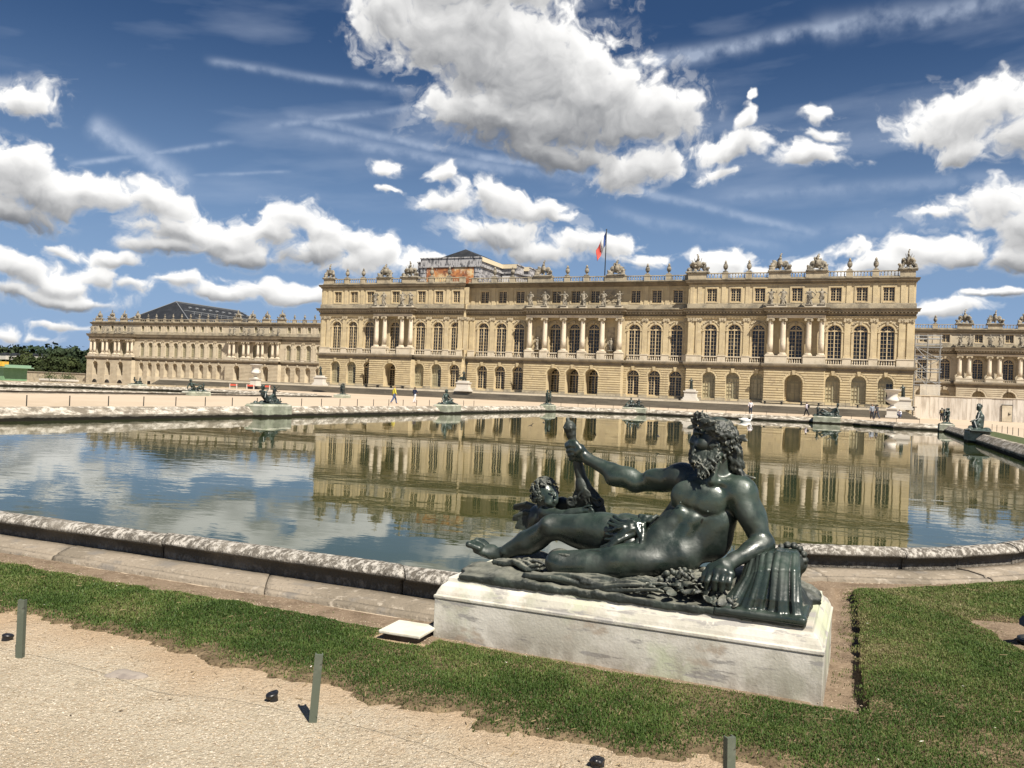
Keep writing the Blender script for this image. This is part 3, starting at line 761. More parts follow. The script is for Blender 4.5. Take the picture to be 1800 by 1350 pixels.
_wm = {}
def window(parent, xc, y, zb, zs, w, arched, cols, rows, frame='frame', pane='pane', fan=True):
    """window frame (part) with its glass (sub-part), standing in the opening"""
    key = (round(w, 2), round(zs - zb, 2), arched, cols, rows, frame, pane)
    if key not in _wm:
        h = zs - zb; mb = MB(); t = .042; D = .10
        mb.box(-w / 2, -w / 2 + .11, -D, .02, 0, h); mb.box(w / 2 - .11, w / 2, -D, .02, 0, h)
        mb.box(-w / 2 + .11, w / 2 - .11, -D, .02, 0, .16)
        mb.box(-.075, .075, -D - .02, .02, .16, h)
        for i in range(1, cols):
            x = -w / 2 + w * i / cols
            if abs(x) > .05: mb.box(x - t / 2, x + t / 2, -D + .03, .02, .16, h)
        for j in range(1, rows):
            z = .16 + (h - .16) * j / rows
            mb.box(-w / 2 + .11, w / 2 - .11, -D + .035, .015, z - t / 2, z + t / 2)
        g = MB()
        g.quad((-w / 2, .03, 0), (w / 2, .03, 0), (w / 2, .03, h), (-w / 2, .03, h))
        if arched:
            r = w / 2
            mb.box(-w / 2 + .0, w / 2, -D - .03, .02, h, h + .2)
            pts = arch_pts(0, r, h); inn = arch_pts(0, r - .11, h)
            for k in range(len(pts) - 1):
                a, b, c, d = pts[k], pts[k + 1], inn[k + 1], inn[k]
                mb.quad((d[0], -D, d[1]), (c[0], -D, c[1]), (b[0], -D, b[1]), (a[0], -D, a[1]))
                mb.quad((c[0], -D, c[1]), (d[0], -D, d[1]), (d[0], .02, d[1]), (c[0], .02, c[1]))
            mb.box(-.05, .05, -D, .02, h + .2, h + r - .05)
            for sx in (-1, 1):
                mb.tube((sx * .08, -.03, h + .15), (sx * r * .70, -.03, h + r * .68), .03, n=4)
            ir = arch_pts(0, r * .52, h + .1, 8)
            for k in range(8): mb.tube((ir[k][0], -.03, ir[k][1]), (ir[k + 1][0], -.03, ir[k + 1][1]), .028, n=4)
            for k in range(len(pts) - 1):
                g.add([(pts[k][0], .03, pts[k][1]), (pts[k + 1][0], .03, pts[k + 1][1]), (0, .03, h)], [(0, 2, 1)])
        else:
            mb.box(-w / 2 + .11, w / 2 - .11, -D, .02, h - .1, h)
        _wm[key] = (mb.mesh('window', M[frame]), g.mesh('pane', M[pane]))
    fm, gm = _wm[key]
    o = obj('window', fm, parent, (xc, y, zb))
    obj('pane', gm, o)
    return o

def baluster_prof(h, r=.085):
    return [(r, 0), (r, .08 * h), (r * .55, .14 * h), (r * 1.05, .34 * h), (r * .5, .72 * h), (r * .8, .84 * h), (r * .8, h)]

_bal = {}
def balustrade(parent, xa, xb, y, z0, z1, dx=.30, depth=.22, n=6):
    """balusters between a plinth and a rail; they are too slim to tell apart and form one part"""
    L = xb - xa; key = (round(L, 1), round(z1 - z0, 2), dx)
    L = key[0]
    if key not in _bal:
        mb = MB(); h = z1 - z0
        mb.box(-L / 2, L / 2, -depth / 2, depth / 2, 0, .14 * h); mb.box(-L / 2, L / 2, -depth / 2 - .03, depth / 2 + .03, h * .85, h)
        k = max(2, int(L / dx)); bh = h * .71
        for i in range(k):
            mb.lathe(baluster_prof(bh, min(.085, dx * .3)), (-L / 2 + L * (i + .5) / k, 0, .14 * h), n)
        _bal[key] = mb.mesh('balustrade', M['step_pale'] if z0 < 10 else M['stone_weathered'])
    o = obj('balustrade', _bal[key], parent, ((xa + xb) / 2, y, z0))
    return o

_cm = {}
def column(parent, x, y, z0, z1, r=.43, m='stone_pale', n=16):
    key = (round(z1 - z0, 2), r)
    if key not in _cm:
        H = z1 - z0; s = MB(); b = MB(); c = MB()
        ch = .62
        s.lathe([(r, .45), (r * 1.0, H * .33), (r * .86, H - ch), (r * .86, H - ch + .02)], n=n)
        b.box(-r * 1.4, r * 1.4, -r * 1.4, r * 1.4, 0, .18)
        b.lathe([(r * 1.32, .18), (r * 1.36, .25), (r * 1.15, .31), (r * 1.22, .38), (r * 1.02, .45)], n=n)
        c.lathe([(r * .90, H - ch), (r * .98, H - ch + .05), (r * .88, H - ch + .1), (r * 1.15, H - .22)], n=n)
        c.box(-r * 1.28, r * 1.28, -r * 1.28, r * 1.28, H - .16, H)
        for sx in (-1, 1):
            for sy in (-1, 1):
                vs = MB(); vs.lathe([(.19, -.09), (.21, 0), (.19, .09)], n=8)
                c.add([(sx * r * 1.05 + px, sy * r * 1.12 + pz, H - .30 + py) for px, py, pz in vs.v], vs.f)
        _cm[key] = (s.mesh('column', M[m], True), b.mesh('base', M[m]), c.mesh('capital', M['stone_carved']))
    s, b, c = _cm[key]
    o = obj('column', s, parent, (x, y, z0))
    obj('base', b, o); obj('capital', c, o)

_pm = {}
def pilaster(parent, x, y, z0, z1, w=.86, proud=.16):
    key = (round(z1 - z0, 2), w)
    if key not in _pm:
        H = z1 - z0; s = MB(); c = MB()
        s.box(-w / 2, w / 2, -proud, .02, .3, H - .62)
        s.box(-w / 2 - .08, w / 2 + .08, -proud - .07, .02, 0, .3)
        c.box(-w / 2, w / 2, -proud - .02, .02, H - .62, H - .16); c.box(-w / 2 - .12, w / 2 + .12, -proud - .12, .02, H - .16, H)
        for sx in (-1, 1):
            vs = MB(); vs.lathe([(.19, -.06), (.21, 0), (.19, .06)], n=8)
            c.add([(sx * w * .47 + px, -proud - .08 + pz, H - .32 + py) for px, py, pz in vs.v], vs.f)
        c.box(-.12, .12, -proud - .13, -proud + .02, H - .36, H - .16)
        _pm[key] = (s.mesh('pilaster', M['stone']), c.mesh('capital', M['stone_carved']))
    o = obj('pilaster', _pm[key][0], parent, (x, y, z0))
    obj('capital', _pm[key][1], o)

_carv = {}
def carving(parent, x, y, z, r, seed):
    """swags and trophies carved over an arched window"""
    key = (round(r, 2), seed % 3)
    if key not in _carv:
        rr = random.Random(seed); mb = MB()
        for sx in (-1, 1):
            for k in range(9):
                t = k / 8
                a = math.pi / 2 - (.25 + t * .95)
                px = sx * (r + .42 + rr.uniform(-.06, .06)) * math.cos(a) * 1.05; pz = (r + .45) * math.sin(a) + rr.uniform(-.08, .1)
                q = rr.uniform(.07, .14)
                vs = MB(); vs.lathe([(.02, -q), (q * .8, -q * .5), (q, 0), (q * .8, q * .5), (.02, q)], n=6)
                mb.add([(px + vx * 1.3, vy * .6 - .05, pz + vz) for vx, vy, vz in vs.v], vs.f)
        mb.box(-.17, .17, -.22, .02, r - .05, r + .42); mb.box(-.24, .24, -.16, .02, r + .42, r + .5)
        _carv[key] = mb.mesh('carving', M['stone_carved'])
    obj('carving', _carv[key], parent, (x, y, z))

def archivolt(parent, xc, y, zs, r, zb, wide=.24, proud=.10, m='stone'):
    key = ('arch', round(r, 2), round(zs - zb, 2), wide)
    if key not in _carv:
        mb = MB(); a = arch_pts(0, r, 0, 14); b = arch_pts(0, r + wide, 0, 14)
        for k in range(14):
            p, q, s, t = a[k], a[k + 1], b[k + 1], b[k]
            mb.quad((p[0], -proud, p[1]), (q[0], -proud, q[1]), (s[0], -proud, s[1]), (t[0], -proud, t[1]))
            mb.quad((t[0], -proud, t[1]), (s[0], -proud, s[1]), (s[0], 0, s[1]), (t[0], 0, t[1]))
            mb.quad((q[0], -proud, q[1]), (p[0], -proud, p[1]), (p[0], 0, p[1]), (q[0], 0, q[1]))
        for sx in (-1, 1):
            x0, x1 = sorted((sx * r, sx * (r + wide)))
            mb.box(x0, x1, -proud, 0, zb - zs, -.14)
            x0, x1 = sorted((sx * (r - .02), sx * (r + wide + .12)))
            mb.box(x0, x1, -proud - .07, 0, -.14, .0)
        _carv[key] = mb.mesh('archivolt', M[m])
    obj('archivolt', _carv[key], parent, (xc, y, zs))

STONES = {}
def courses(parent, x0, x1, z0, z1, y, ops, step=.40, proud=.10, gap=.115, sides=False):
    """rusticated ground floor: every course is its own band with open joints, cut by the arches"""
    n = max(1, round((z1 - z0) / step)); st = (z1 - z0) / n
    for k in range(n):
        a, b = z0 + k * st, z0 + (k + 1) * st - gap
        segs = []
        cur0 = cur1 = x0
        for (xc, w, zb, zs, d, arched) in sorted(ops):
            R = w / 2 + .34
            def half(z):
                if z <= zs: return w / 2 if z < zs - .05 else w / 2 + .34 * max(0, (z - zs + .05) / .05)
                h = R * R - (z - zs) ** 2
                return math.sqrt(h) if h > 0 else 0
            ha, hb = half(a), half(b)
            if ha <= 0 and hb <= 0: continue
            ha = max(ha, .0); hb = max(hb, .0)
            segs.append((cur0, cur1, xc - ha, xc - hb)); cur0, cur1 = xc + ha, xc + hb
        segs.append((cur0, cur1, x1, x1))
        for (l0, l1, r0, r1) in segs:
            if r0 - l0 < .05: continue
            c = .025
            vs = [(l0, y, a), (r0, y, a), (r1, y, b), (l1, y, b), (l0 + c * .3, y - proud, a + c), (r0 - c * .3, y - proud, a + c), (r1 - c * .3, y - proud, b - c), (l1 + c * .3, y - proud, b - c)]
            STONES.setdefault(parent.name, (parent, []))[1].append((r0 - l0, vs))

def voussoirs(parent, xc, y, zs, w, proud=.06):
    key = ('vou', round(w, 2))
    if key not in _carv:
        mb = MB(); r0, r1 = w / 2, w / 2 + .33; n = 9
        for k in range(n):
            a0 = math.pi * (1 - (k + .03) / n); a1 = math.pi * (1 - (k + .97) / n); am = (a0 + a1) / 2
            P = [(r0 * math.cos(a), r0 * math.sin(a)) for a in (a0, am, a1)] + [(r1 * math.cos(a), r1 * math.sin(a)) for a in (a1, am, a0)]
            v = [(x, 0, z) for x, z in P] + [(x, -proud, z) for x, z in P]
            mb.add(v, [(6, 7, 8, 9, 10, 11)] + [(i, (i + 1) % 6, 6 + (i + 1) % 6, 6 + i) for i in range(6)])
        # keystone with a projecting hood
        mb.add([(-.17, -.02, r0 - .06), (.17, -.02, r0 - .06), (.26, -.02, r1 + .28), (-.26, -.02, r1 + .28), (-.17, -.24, r0 - .06), (.17, -.24, r0 - .06), (.26, -.30, r1 + .28), (-.26, -.30, r1 + .28)],
               [(4, 5, 6, 7), (0, 1, 5, 4), (1, 2, 6, 5), (2, 3, 7, 6), (3, 0, 4, 7)])
        _carv[key] = mb.mesh('archivolt', M['stone'])
    obj('archivolt', _carv[key], parent, (xc, y, zs))

def moulding(parent, name, prof, x0, x1, y, m, ends=True):
    """prof: (stand-out, z) pairs from bottom to top"""
    mb = MB(); P = [(y + .05, prof[0][1])] + [(y - o, z) for o, z in prof] + [(y + .05, prof[-1][1])]
    mb.profx_end([(py, pz) for py, pz in P], x0, x1, y) if ends else mb.profx(P, x0, x1)
    return mb.build(name, m, parent)

class Lv: pass
LP = Lv()                                                       # levels of the central block
LP.base, LP.gb, LP.gs, LP.gw = 1.45, 1.80, 4.95, 2.10
LP.s0, LP.s1 = 6.62, 7.52
LP.pb, LP.ps, LP.pw, LP.rail = 7.62, 12.62, 2.04, 8.52
LP.e0, LP.e1, LP.c0, LP.c1 = 14.55, 14.95, 15.22, 16.12
LP.ab, LP.at, LP.aw = 17.15, 19.33, 1.62
LP.k0, LP.k1, LP.top = 19.95, 20.66, 21.80
LP.gd, LP.pd, LP.ad = .78, .36, .30
LP.grid = (4, 8, 10, 5)

def storeys(parent, x0, x1, Y, bays, L, doubles=(), skip_pil=(), gf=True, detail=True):
    """three storeys of one straight stretch of front; bays: (x, ground-floor kind)"""
    xs = [b[0] for b in bays]
    cuts = [x0] + [(a + b) / 2 for a, b in zip(xs[:-1], xs[1:])] + [x1]
    # ground floor
    if gf:
        w = MB(); ops = []
        for (xc, kind, *_), a, b in zip(bays, cuts[:-1], cuts[1:]):
            op = (xc, L.gw, L.gb, L.gs, L.gd, True); ops.append(op)
            panel(w, a, b, L.base, L.s0, Y, op)
        w.build('wall', M['stone'], parent)
        courses(parent, x0 + .02, x1 - .02, L.base + .42, L.s0 - .12, Y, ops)
        cu = x0
        for op in ops + [(x1, 0)]:
            pl = MB(); pl.box(cu, op[0] - op[1] / 2, Y - .12, Y + .02, L.base, L.base + .40); cu = op[0] + op[1] / 2
            pl.build('plinth', M['stone_weathered'], parent)
        for (xc, kind, *_), op in zip(bays, ops):
            voussoirs(parent, xc, Y, L.gs, L.gw)
            if kind == 'glass': window(parent, xc, Y + L.gd - .12, L.gb, L.gs, L.gw, True, 4, 7)
            elif kind == 'blind': window(parent, xc, Y + L.gd - .12, L.gb, L.gs, L.gw, True, 4, 5, 'frame_pale', 'pane_pale')
            elif kind == 'half':
                o = window(parent, xc, Y + L.gd - .12, L.gb, L.gs, L.gw, True, 4, 6, 'frame_pale', 'pane_pale')
                mb = MB(); mb.quad((.08, .028, .1), (L.gw / 2 - .08, .028, .1), (L.gw / 2 - .08, .028, L.gs - L.gb), (.08, .028, L.gs - L.gb))
                mb.build('open_leaf', M['pane'], o)
    # string course and balcony zone
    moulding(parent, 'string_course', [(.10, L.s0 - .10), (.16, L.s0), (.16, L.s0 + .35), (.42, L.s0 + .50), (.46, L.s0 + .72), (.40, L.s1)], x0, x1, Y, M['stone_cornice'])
    # principal floor
    w = MB()
    for (xc, *_), a, b in zip(bays, cuts[:-1], cuts[1:]):
        panel(w, a, b, L.s1 - .05, L.e0 + .03, Y, (xc, L.pw, L.pb, L.ps, L.pd, True))
    w.build('wall', M['stone'], parent)
    pil = sorted([c for i, c in enumerate(cuts[1:-1]) if i not in skip_pil] + list(doubles))
    for p in pil: pilaster(parent, p, Y, L.rail + .12, L.e0)
    edges = sorted([(p - .62, p + .62) for p in pil])
    merged = []
    for a, b in edges:
        if merged and a <= merged[-1][1] + .1: merged[-1][1] = max(b, merged[-1][1])
        else: merged.append([a, b])
    for a, b in merged:
        mb = MB(); mb.box(max(a, x0 - .02), min(b, x1 + .02), Y - .32, Y + .02, L.s1 - .02, L.rail); mb.box(max(a - .05, x0 - .06), min(b + .05, x1 + .06), Y - .38, Y + .02, L.rail, L.rail + .12)
        mb.build('pedestal', M['step_pale'], parent)
    for i, (xc, *r) in enumerate(bays):
        archivolt(parent, xc, Y, L.ps, L.pw / 2, L.rail)
        if detail: carving(parent, xc, Y - .03, L.ps, L.pw / 2, i)
        window(parent, xc, Y + L.pd - .08, L.pb + .05, L.ps, L.pw, True, L.grid[0], L.grid[1], *((r[1], r[2]) if len(r) > 2 else ()))
        balustrade(parent, xc - L.pw / 2 - .2, xc + L.pw / 2 + .2, Y - .20, L.s1, L.rail, .33)
    # entablature
    moulding(parent, 'architrave', [(.17, L.e0), (.17, L.e0 + .16), (.21, L.e0 + .17), (.21, L.e1 - .06), (.27, L.e1 - .03), (.27, L.e1)], x0, x1, Y, M['stone'])
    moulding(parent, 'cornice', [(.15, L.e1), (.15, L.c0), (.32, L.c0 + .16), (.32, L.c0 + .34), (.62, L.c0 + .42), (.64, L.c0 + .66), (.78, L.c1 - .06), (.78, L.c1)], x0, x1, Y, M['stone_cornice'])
    dn = MB(); k = int((x1 - x0) / .5)
    for i in range(k):
        x = x0 + (x1 - x0) * (i + .5) / k; dn.box(x - .11, x + .11, Y - .56, Y - .3, L.c0 + .17, L.c0 + .40)
    dn.build('dentils', M['stone_cornice'], parent, kind='stuff')
    # attic
    w = MB()
    for (xc, *_), a, b in zip(bays, cuts[:-1], cuts[1:]):
        panel(w, a, b, L.c1 - .05, L.k0 + .03, Y, (xc, L.aw, L.ab, L.at, L.ad, False))
    w.build('wall', M['stone'], parent)
    moulding(parent, 'attic_plinth', [(.14, L.c1), (.14, L.ab - .30), (.06, L.ab - .22)], x0, x1, Y, M['stone_weathered'])
    for (xc, *r) in bays:
        window(parent, xc, Y + L.ad - .08, L.ab, L.at, L.aw, False, 4, L.grid[3], *((r[1], r[2]) if len(r) > 2 else ()))
        key = ('surr', L.aw, round(L.at - L.ab, 2))
        if key not in _carv:
            mb = MB(); h = L.at - L.ab; q = L.aw / 2; t = .26
            mb.box(-q - t, -q, -.09, .0, -.2, h + t); mb.box(q, q + t, -.09, .0, -.2, h + t); mb.box(-q, q, -.09, .0, h, h + t); mb.box(-q, q, -.14, .0, -.2, 0)
            _carv[key] = mb.mesh('window_surround', M['stone'])
        obj('window_surround', _carv[key], parent, (xc, Y, L.ab))
    for p in pil:
        mb = MB(); mb.box(-.34, .34, -.10, .01, L.ab - .25, L.k0)
        if ('strip', L.k0) not in _carv: _carv[('strip', L.k0)] = mb.mesh('attic_pilaster', M['stone'])
        obj('attic_pilaster', _carv[('strip', L.k0)], parent, (p, Y, 0))
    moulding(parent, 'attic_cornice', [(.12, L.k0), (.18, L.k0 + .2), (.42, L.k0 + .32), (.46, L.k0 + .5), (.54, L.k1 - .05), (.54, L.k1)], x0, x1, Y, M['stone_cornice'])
    return pil

def parapet(parent, x0, x1, Y, z0, z1, blocks, dx=.42, split=99):
    """pedestal blocks with balustrades between; blocks: (x, width)"""
    blocks = sorted(blocks); cu = x0
    mb = MB(); mb.box(x0, x1, Y - .26, Y + .3, z0, z0 + .22); mb.build('parapet_plinth', M['stone_weathered'], parent)
    def run(a, b):
        k = max(1, round((b - a) / split))
        for i in range(k): balustrade(parent, a + (b - a) * i / k, a + (b - a) * (i + 1) / k, Y, z0 + .22, z1, dx)
    for x, w in blocks:
        if x - w / 2 - cu > .5: run(cu, x - w / 2)
        mb = MB(); mb.box(x - w / 2, x + w / 2, Y - .30, Y + .34, z0 + .1, z1 - .12); mb.box(x - w / 2 - .06, x + w / 2 + .06, Y - .36, Y + .40, z1 - .12, z1 + .03)
        mb.build('parapet_block', M['stone_weathered'], parent)
        cu = x + w / 2
    if x1 - cu > .5: run(cu, x1)

palace = thing('palace', 'long honey-coloured limestone palace front with tall arched windows and a tricolour above', 'palace', (0, 0, 0))
YP, YC = 137.65, 139.10
GL = [(-95.12, 'half'), (-91.47, 'half'), (-87.81, 'glass'), (-82.29, 'none'), (-76.81, 'blind'), (-73.19, 'half'), (-69.55, 'glass')]
GC = [(-64.69, 'glass'), (-61.18, 'glass'), (-57.76, 'glass'), (-50.96, 'none'), (-47.43, 'none'), (-43.94, 'none'), (-36.83, 'glass'), (-33.25, 'glass'), (-29.73, 'glass')]
GR = [(-23.98, 'blind'), (-20.26, 'blind'), (-16.56, 'blind'), (-11.0, 'none'), (-5.41, 'blind'), (-1.75, 'blind'), (1.94, 'half')]
pilL = storeys(palace, -98.9, -68.1, YP, GL, LP, (-98.2, -97.0, -68.6, -67.5 - .0), (2, 3))
pilC = storeys(palace, -68.1, -27.7, YC, GC, LP, (-67.0, -28.0, -55.0, -39.7), (2, 3, 4, 5))
pilR = storeys(palace, -27.7, 5.6, YP, GR, LP, (-27.1, -25.9, 3.9, 5.0), (2, 3))

def portico(parent, x0, x1, Yw, out, cols, arches, L, blocks_on=True, kind='glass', niches=()):
    """ground-floor block that steps forward, columns on it and their entablature"""
    Y = Yw - out
    ops = [(x, w, L.gb - .15, L.gs - .1 + (2.1 - w) / 2, out + L.gd, True) for x, w in arches]
    cuts = [x0] + [(a[0] + b[0]) / 2 for a, b in zip(ops[:-1], ops[1:])] + [x1]
    w = MB()
    if ops:
        for op, a, b in zip(ops, cuts[:-1], cuts[1:]): panel(w, a, b, L.base, L.s0, Y, op)
    else: panel(w, x0, x1, L.base, L.s0, Y)
    w.quad((x0, Yw, L.base), (x0, Y, L.base), (x0, Y, L.s0), (x0, Yw, L.s0)); w.quad((x1, Y, L.base), (x1, Yw, L.base), (x1, Yw, L.s0), (x1, Y, L.s0))
    w.quad((x0, Y, L.s1 - .03), (x1, Y, L.s1 - .03), (x1, Yw, L.s1 - .03), (x0, Yw, L.s1 - .03))
    w.build('wall', M['stone'], parent)
    courses(parent, x0, x1, L.base + .42, L.s0 - .12, Y, ops)
    cu = x0 - .1
    for op in ops + [(x1 + .1, 0)]:
        pl = MB(); pl.box(cu, op[0] - op[1] / 2, Y - .12, Y + .02, L.base, L.base + .40); cu = op[0] + op[1] / 2
        pl.build('plinth', M['stone_weathered'], parent)
    for op in ops:
        voussoirs(parent, op[0], Y, op[3], op[1])
        window(parent, op[0], Yw + L.gd - .15, op[2], op[3], op[1], True, 4, 7, 'frame' if kind == 'glass' else 'frame_pale', 'pane' if kind == 'glass' else 'pane_pale')
    moulding(parent, 'string_course', [(.10, L.s0 - .10), (.16, L.s0), (.16, L.s0 + .35), (.42, L.s0 + .50), (.46, L.s0 + .72), (.40, L.s1)], x0, x1, Y, M['stone_cornice'])
    yc = Y + .55
    groups = []
    for c in sorted(cols):
        if groups and c - groups[-1][-1] < 2.4 * (L.pw / 2.04): groups[-1].append(c)
        else: groups.append([c])
    for g in groups:
        mb = MB(); mb.box(g[0] - .68, g[-1] + .68, Y - .05, Y + 1.15, L.s1 - .02, L.rail + .12); mb.box(g[0] - .74, g[-1] + .74, Y - .11, Y + 1.2, L.rail + .12, L.rail + .24)
        mb.build('pedestal', M['step_pale'], parent)
        for c in g: column(parent, c, yc, L.rail + .24, L.e0 - .02, .43 * (L.pw / 2.04) ** .5)
    for a, b in zip(groups[:-1], groups[1:]):
        if b[0] - a[-1] > 2.2: balustrade(parent, a[-1] + .68, b[0] - .68, Y + .2, L.s1, L.rail, .33)
    ex0, ex1 = cols[0] - .5, cols[-1] + .5
    e = MB()                                                    # underside of the entablature
    e.box(ex0 + .03, ex1 - .03, Y + .15, Yw + .05, L.e0, L.c1 - .2); e.build('soffit', M['stone'], parent)
    moulding(parent, 'architrave', [(.0, L.e0 - .01), (.0, L.e0 + .16), (.05, L.e0 + .17), (.05, L.e1 - .06), (.1, L.e1 - .03), (.1, L.e1)], ex0, ex1, Y + .13, M['stone_pale'])
    mb = MB()
    P = [(.02, L.e1), (.02, L.c0), (.2, L.c0 + .16), (.2, L.c0 + .34), (.50, L.c0 + .42), (.52, L.c0 + .66), (.66, L.c1 - .06), (.66, L.c1 + .02)]
    n = len(P); vs = []; fs = []
    for (o, z) in P: vs += [(ex0 - o, Yw, z), (ex0 - o, Y + .13 - o, z), (ex1 + o, Y + .13 - o, z), (ex1 + o, Yw, z)]
    for i in range(n - 1):
        for k in range(3): fs.append((i * 4 + k, i * 4 + k + 1, i * 4 + 4 + k + 1, i * 4 + 4 + k))
    fs.append((n * 4 - 4, n * 4 - 3, n * 4 - 2, n * 4 - 1))
    mb.add(vs, fs); mb.build('cornice', M['stone_cornice'], parent)
    dn = MB(); k = int((ex1 - ex0) / .5)
    for i in range(k):
        x = ex0 + (ex1 - ex0) * (i + .5) / k; dn.box(x - .11, x + .11, Y - .33, Y - .06, L.c0 + .17, L.c0 + .40)
    dn.build('dentils', M['stone_cornice'], parent, kind='stuff')

portico(palace, -86.55, -77.65, YP, 1.50, [-85.6, -83.85, -80.2, -78.35], [(-82.1, 2.5)], LP)
portico(palace, -15.35, -6.55, YP, 1.50, [-14.65, -12.78, -9.06, -7.22], [(-10.95, 2.7)], LP, kind='blind')
portico(palace, -55.95, -38.45, YC, 1.60, [-55.3, -52.45, -49.0, -45.6, -42.12, -39.1], [(-50.45, 2.35), (-47.0, 2.35), (-43.55, 2.35)], LP)
# niches beside the three middle windows, and the carved attic panels above them
for x in (-54.0, -40.7):
    mb = MB(); pts = arch_pts(x, .85, 12.3)
    mb.quad((x - .85, YC - .01, 8.9), (x + .85, YC - .01, 8.9), (x + .85, YC - .01, 12.3), (x - .85, YC - .01, 12.3))
    for k in range(len(pts) - 1): mb.add([(pts[k][0], YC - .01, pts[k][1]), (pts[k + 1][0], YC - .01, pts[k + 1][1]), (x, YC - .01, 12.3)], [(0, 2, 1)])
    mb.build('niche', M['stone_carved'], palace)
for x in (-53.6, -40.9):
    rr = random.Random(int(x)); mb = MB(); mb.box(x - 1.35, x + 1.35, YC - .06, YC, 17.0, 19.6)
    for k in range(46):
        q = rr.uniform(.10, .26); cx, cz = x + rr.uniform(-1, 1), 18.3 + rr.uniform(-.95, .95)
        vs = MB(); vs.lathe([(.02, -q), (q * .8, -q * .5), (q, 0), (q * .8, q * .5), (.02, q)], n=6)
        mb.add([(cx + a * 1.4, YC - .08 + b * .5, cz + c_) for a, b, c_ in vs.v], vs.f)
    mb.build('relief_panel', M['stone_carved'], palace)
# parapet
TROPHY_X = [(-97.3, 2.2), (-84.9, 3.0), (-79.5, 3.0), (-53.6, 3.6), (-40.4, 3.8), (-26.4, 2.9), (-13.7, 3.3), (-8.2, 3.3), (4.4, 2.1)]
URN_X = [-93.2, -89.6, -74.9, -71.3, -62.9, -59.4, -49.1, -45.6, -35.0, -31.4, -22.0, -18.35, -3.6, .05]
parapet(palace, -98.6, -68.2, YP, LP.k1, LP.top, [(x, w) for x, w in TROPHY_X if x < -68.1] + [(x, .95) for x in URN_X if x < -68.1] + [(-68.6, 1.0)])
parapet(palace, -68.0, -27.8, YC, LP.k1, LP.top, [(x, w) for x, w in TROPHY_X if -68 < x < -27.7] + [(x, .95) for x in URN_X if -68 < x < -27.7] + [(-66.8, 1.0), (-55.9, .9), (-28.3, .9)])
parapet(palace, -27.6, 5.4, YP, LP.k1, LP.top, [(x, w) for x, w in TROPHY_X if x > -27.6] + [(x, .95) for x in URN_X if x > -27.6])
# body behind the front
mb = MB(); mb.box(-98.85, 5.55, YC + 1.0, YC + 26, -.2, LP.k1 - .1)
for sx, x in ((-1, -98.9), (1, 5.6)):
    mb.quad((x, YP, LP.base), (x, YC + 26, LP.base), (x, YC + 26, LP.k0), (x, YP, LP.k0))
for x in (-68.1, -27.7):
    mb.quad((x, YP, LP.base), (x, YC, LP.base), (x, YC, LP.k0), (x, YP, LP.k0))
mb.build('wall', M['stone'], palace)
mb = MB(); mb.quad((-98.9, YP, LP.k1 - .02), (5.6, YP, LP.k1 - .02), (5.6, YC + 26, LP.k1 - .02), (-98.9, YC + 26, LP.k1 - .02)); mb.build('roof', M['zinc'], palace)
# dark room behind the glass is closed by the body; drain pipes
for x, y in ((-27.55 - .35, YC - .16), (-68.1 + .4, YC - .16)):
    mb = MB(); mb.tube((x, y, 1.5), (x, y, 6.5), .09, n=8); mb.box(x - .2, x + .2, y - .1, y + .14, 6.2, 6.6); mb.build('drain_pipe', M['iron'], palace)
# terrace and steps
steps = thing('terrace_steps', 'broad flight of grey stone steps running along the foot of the palace', 'steps')
NS = 7
for k in range(NS):
    mb = MB(); mb.box(-132, 6.2 - k * .25, 128.04 + k * .34, 131.2, k * .145, (k + 1) * .145 - .04); mb.box(-132, 6.24 - k * .25, 127.98 + k * .34, 131.2, (k + 1) * .145 - .04, (k + 1) * .145 - .004); mb.build('step', M['step_stone'], steps)
mb = MB(); mb.box(-132, 4.5, 130.45, 138.0, 1.015, 1.24); mb.build('coping_stone', M['step_pale'], steps)
mb = MB(); mb.box(-132, 5.9, 136.1, 139.2, 1.24, 1.36); mb.box(-132, 5.9, 136.4, 139.2, 1.36, 1.46); mb.build('upper_step', M['step_stone'], steps)

# ------------------------------------------------------------------ side wings, roofs behind
LW = Lv()
LW.base, LW.gb, LW.gs, LW.gw = -1.66, 1.60, 4.85, 1.90
LW.s0, LW.s1 = 6.35, 7.35
LW.pb, LW.ps, LW.pw, LW.rail = 7.45, 11.2, 1.75, 7.85
LW.e0, LW.e1, LW.c0, LW.c1 = 12.75, 13.1, 13.35, 14.5
LW.ab, LW.at, LW.aw = 15.55, 17.25, 1.15
LW.k0, LW.k1, LW.top = 17.55, 18.25, 19.35
LW.gd, LW.pd, LW.ad = 1.15, .62, .45
LW.grid = (4, 6, 6, 3)
YW = 200.0
_keep = (M['stone'], M['print_top'] if 'print_top' in M else None); M['stone'] = M['stone_wing']; _carv.clear(); _pm.clear()
wing = thing('palace_wing', 'set-back palace wing at the left with a dark roof behind its parapet', 'palace wing')
bl = [(-228.5, 'none'), (-223.2, 'none'), (-217.9, 'none')] + [(x, 'blind', 'frame_pale', 'pane_pale') for x in (-210.3, -206.85, -203.4, -200.0, -196.6, -193.2, -189.8, -186.35, -182.9, -179.5)] \
    + [(-171.7, 'none'), (-166.3, 'none'), (-160.9, 'none')] + [(x, 'blind', 'frame_pale', 'pane_pale') for x in (-154.4, -150.95, -147.45, -143.9)]
bl = [b if len(b) > 2 else (b[0], b[1], 'frame_pale', 'pane_pale') for b in bl]
storeys(wing, -232.2, -141.5, YW, bl, LW, (), (0, 1, 2, 12, 13, 14, 15), detail=False)
portico(wing, -232.0, -212.8, YW, 1.5, [-231.2, -229.5, -226.0, -224.2, -220.7, -219.0, -215.3, -213.6], [(-228.3, 2.2), (-222.9, 2.2), (-217.5, 2.2)], LW, kind='blind')
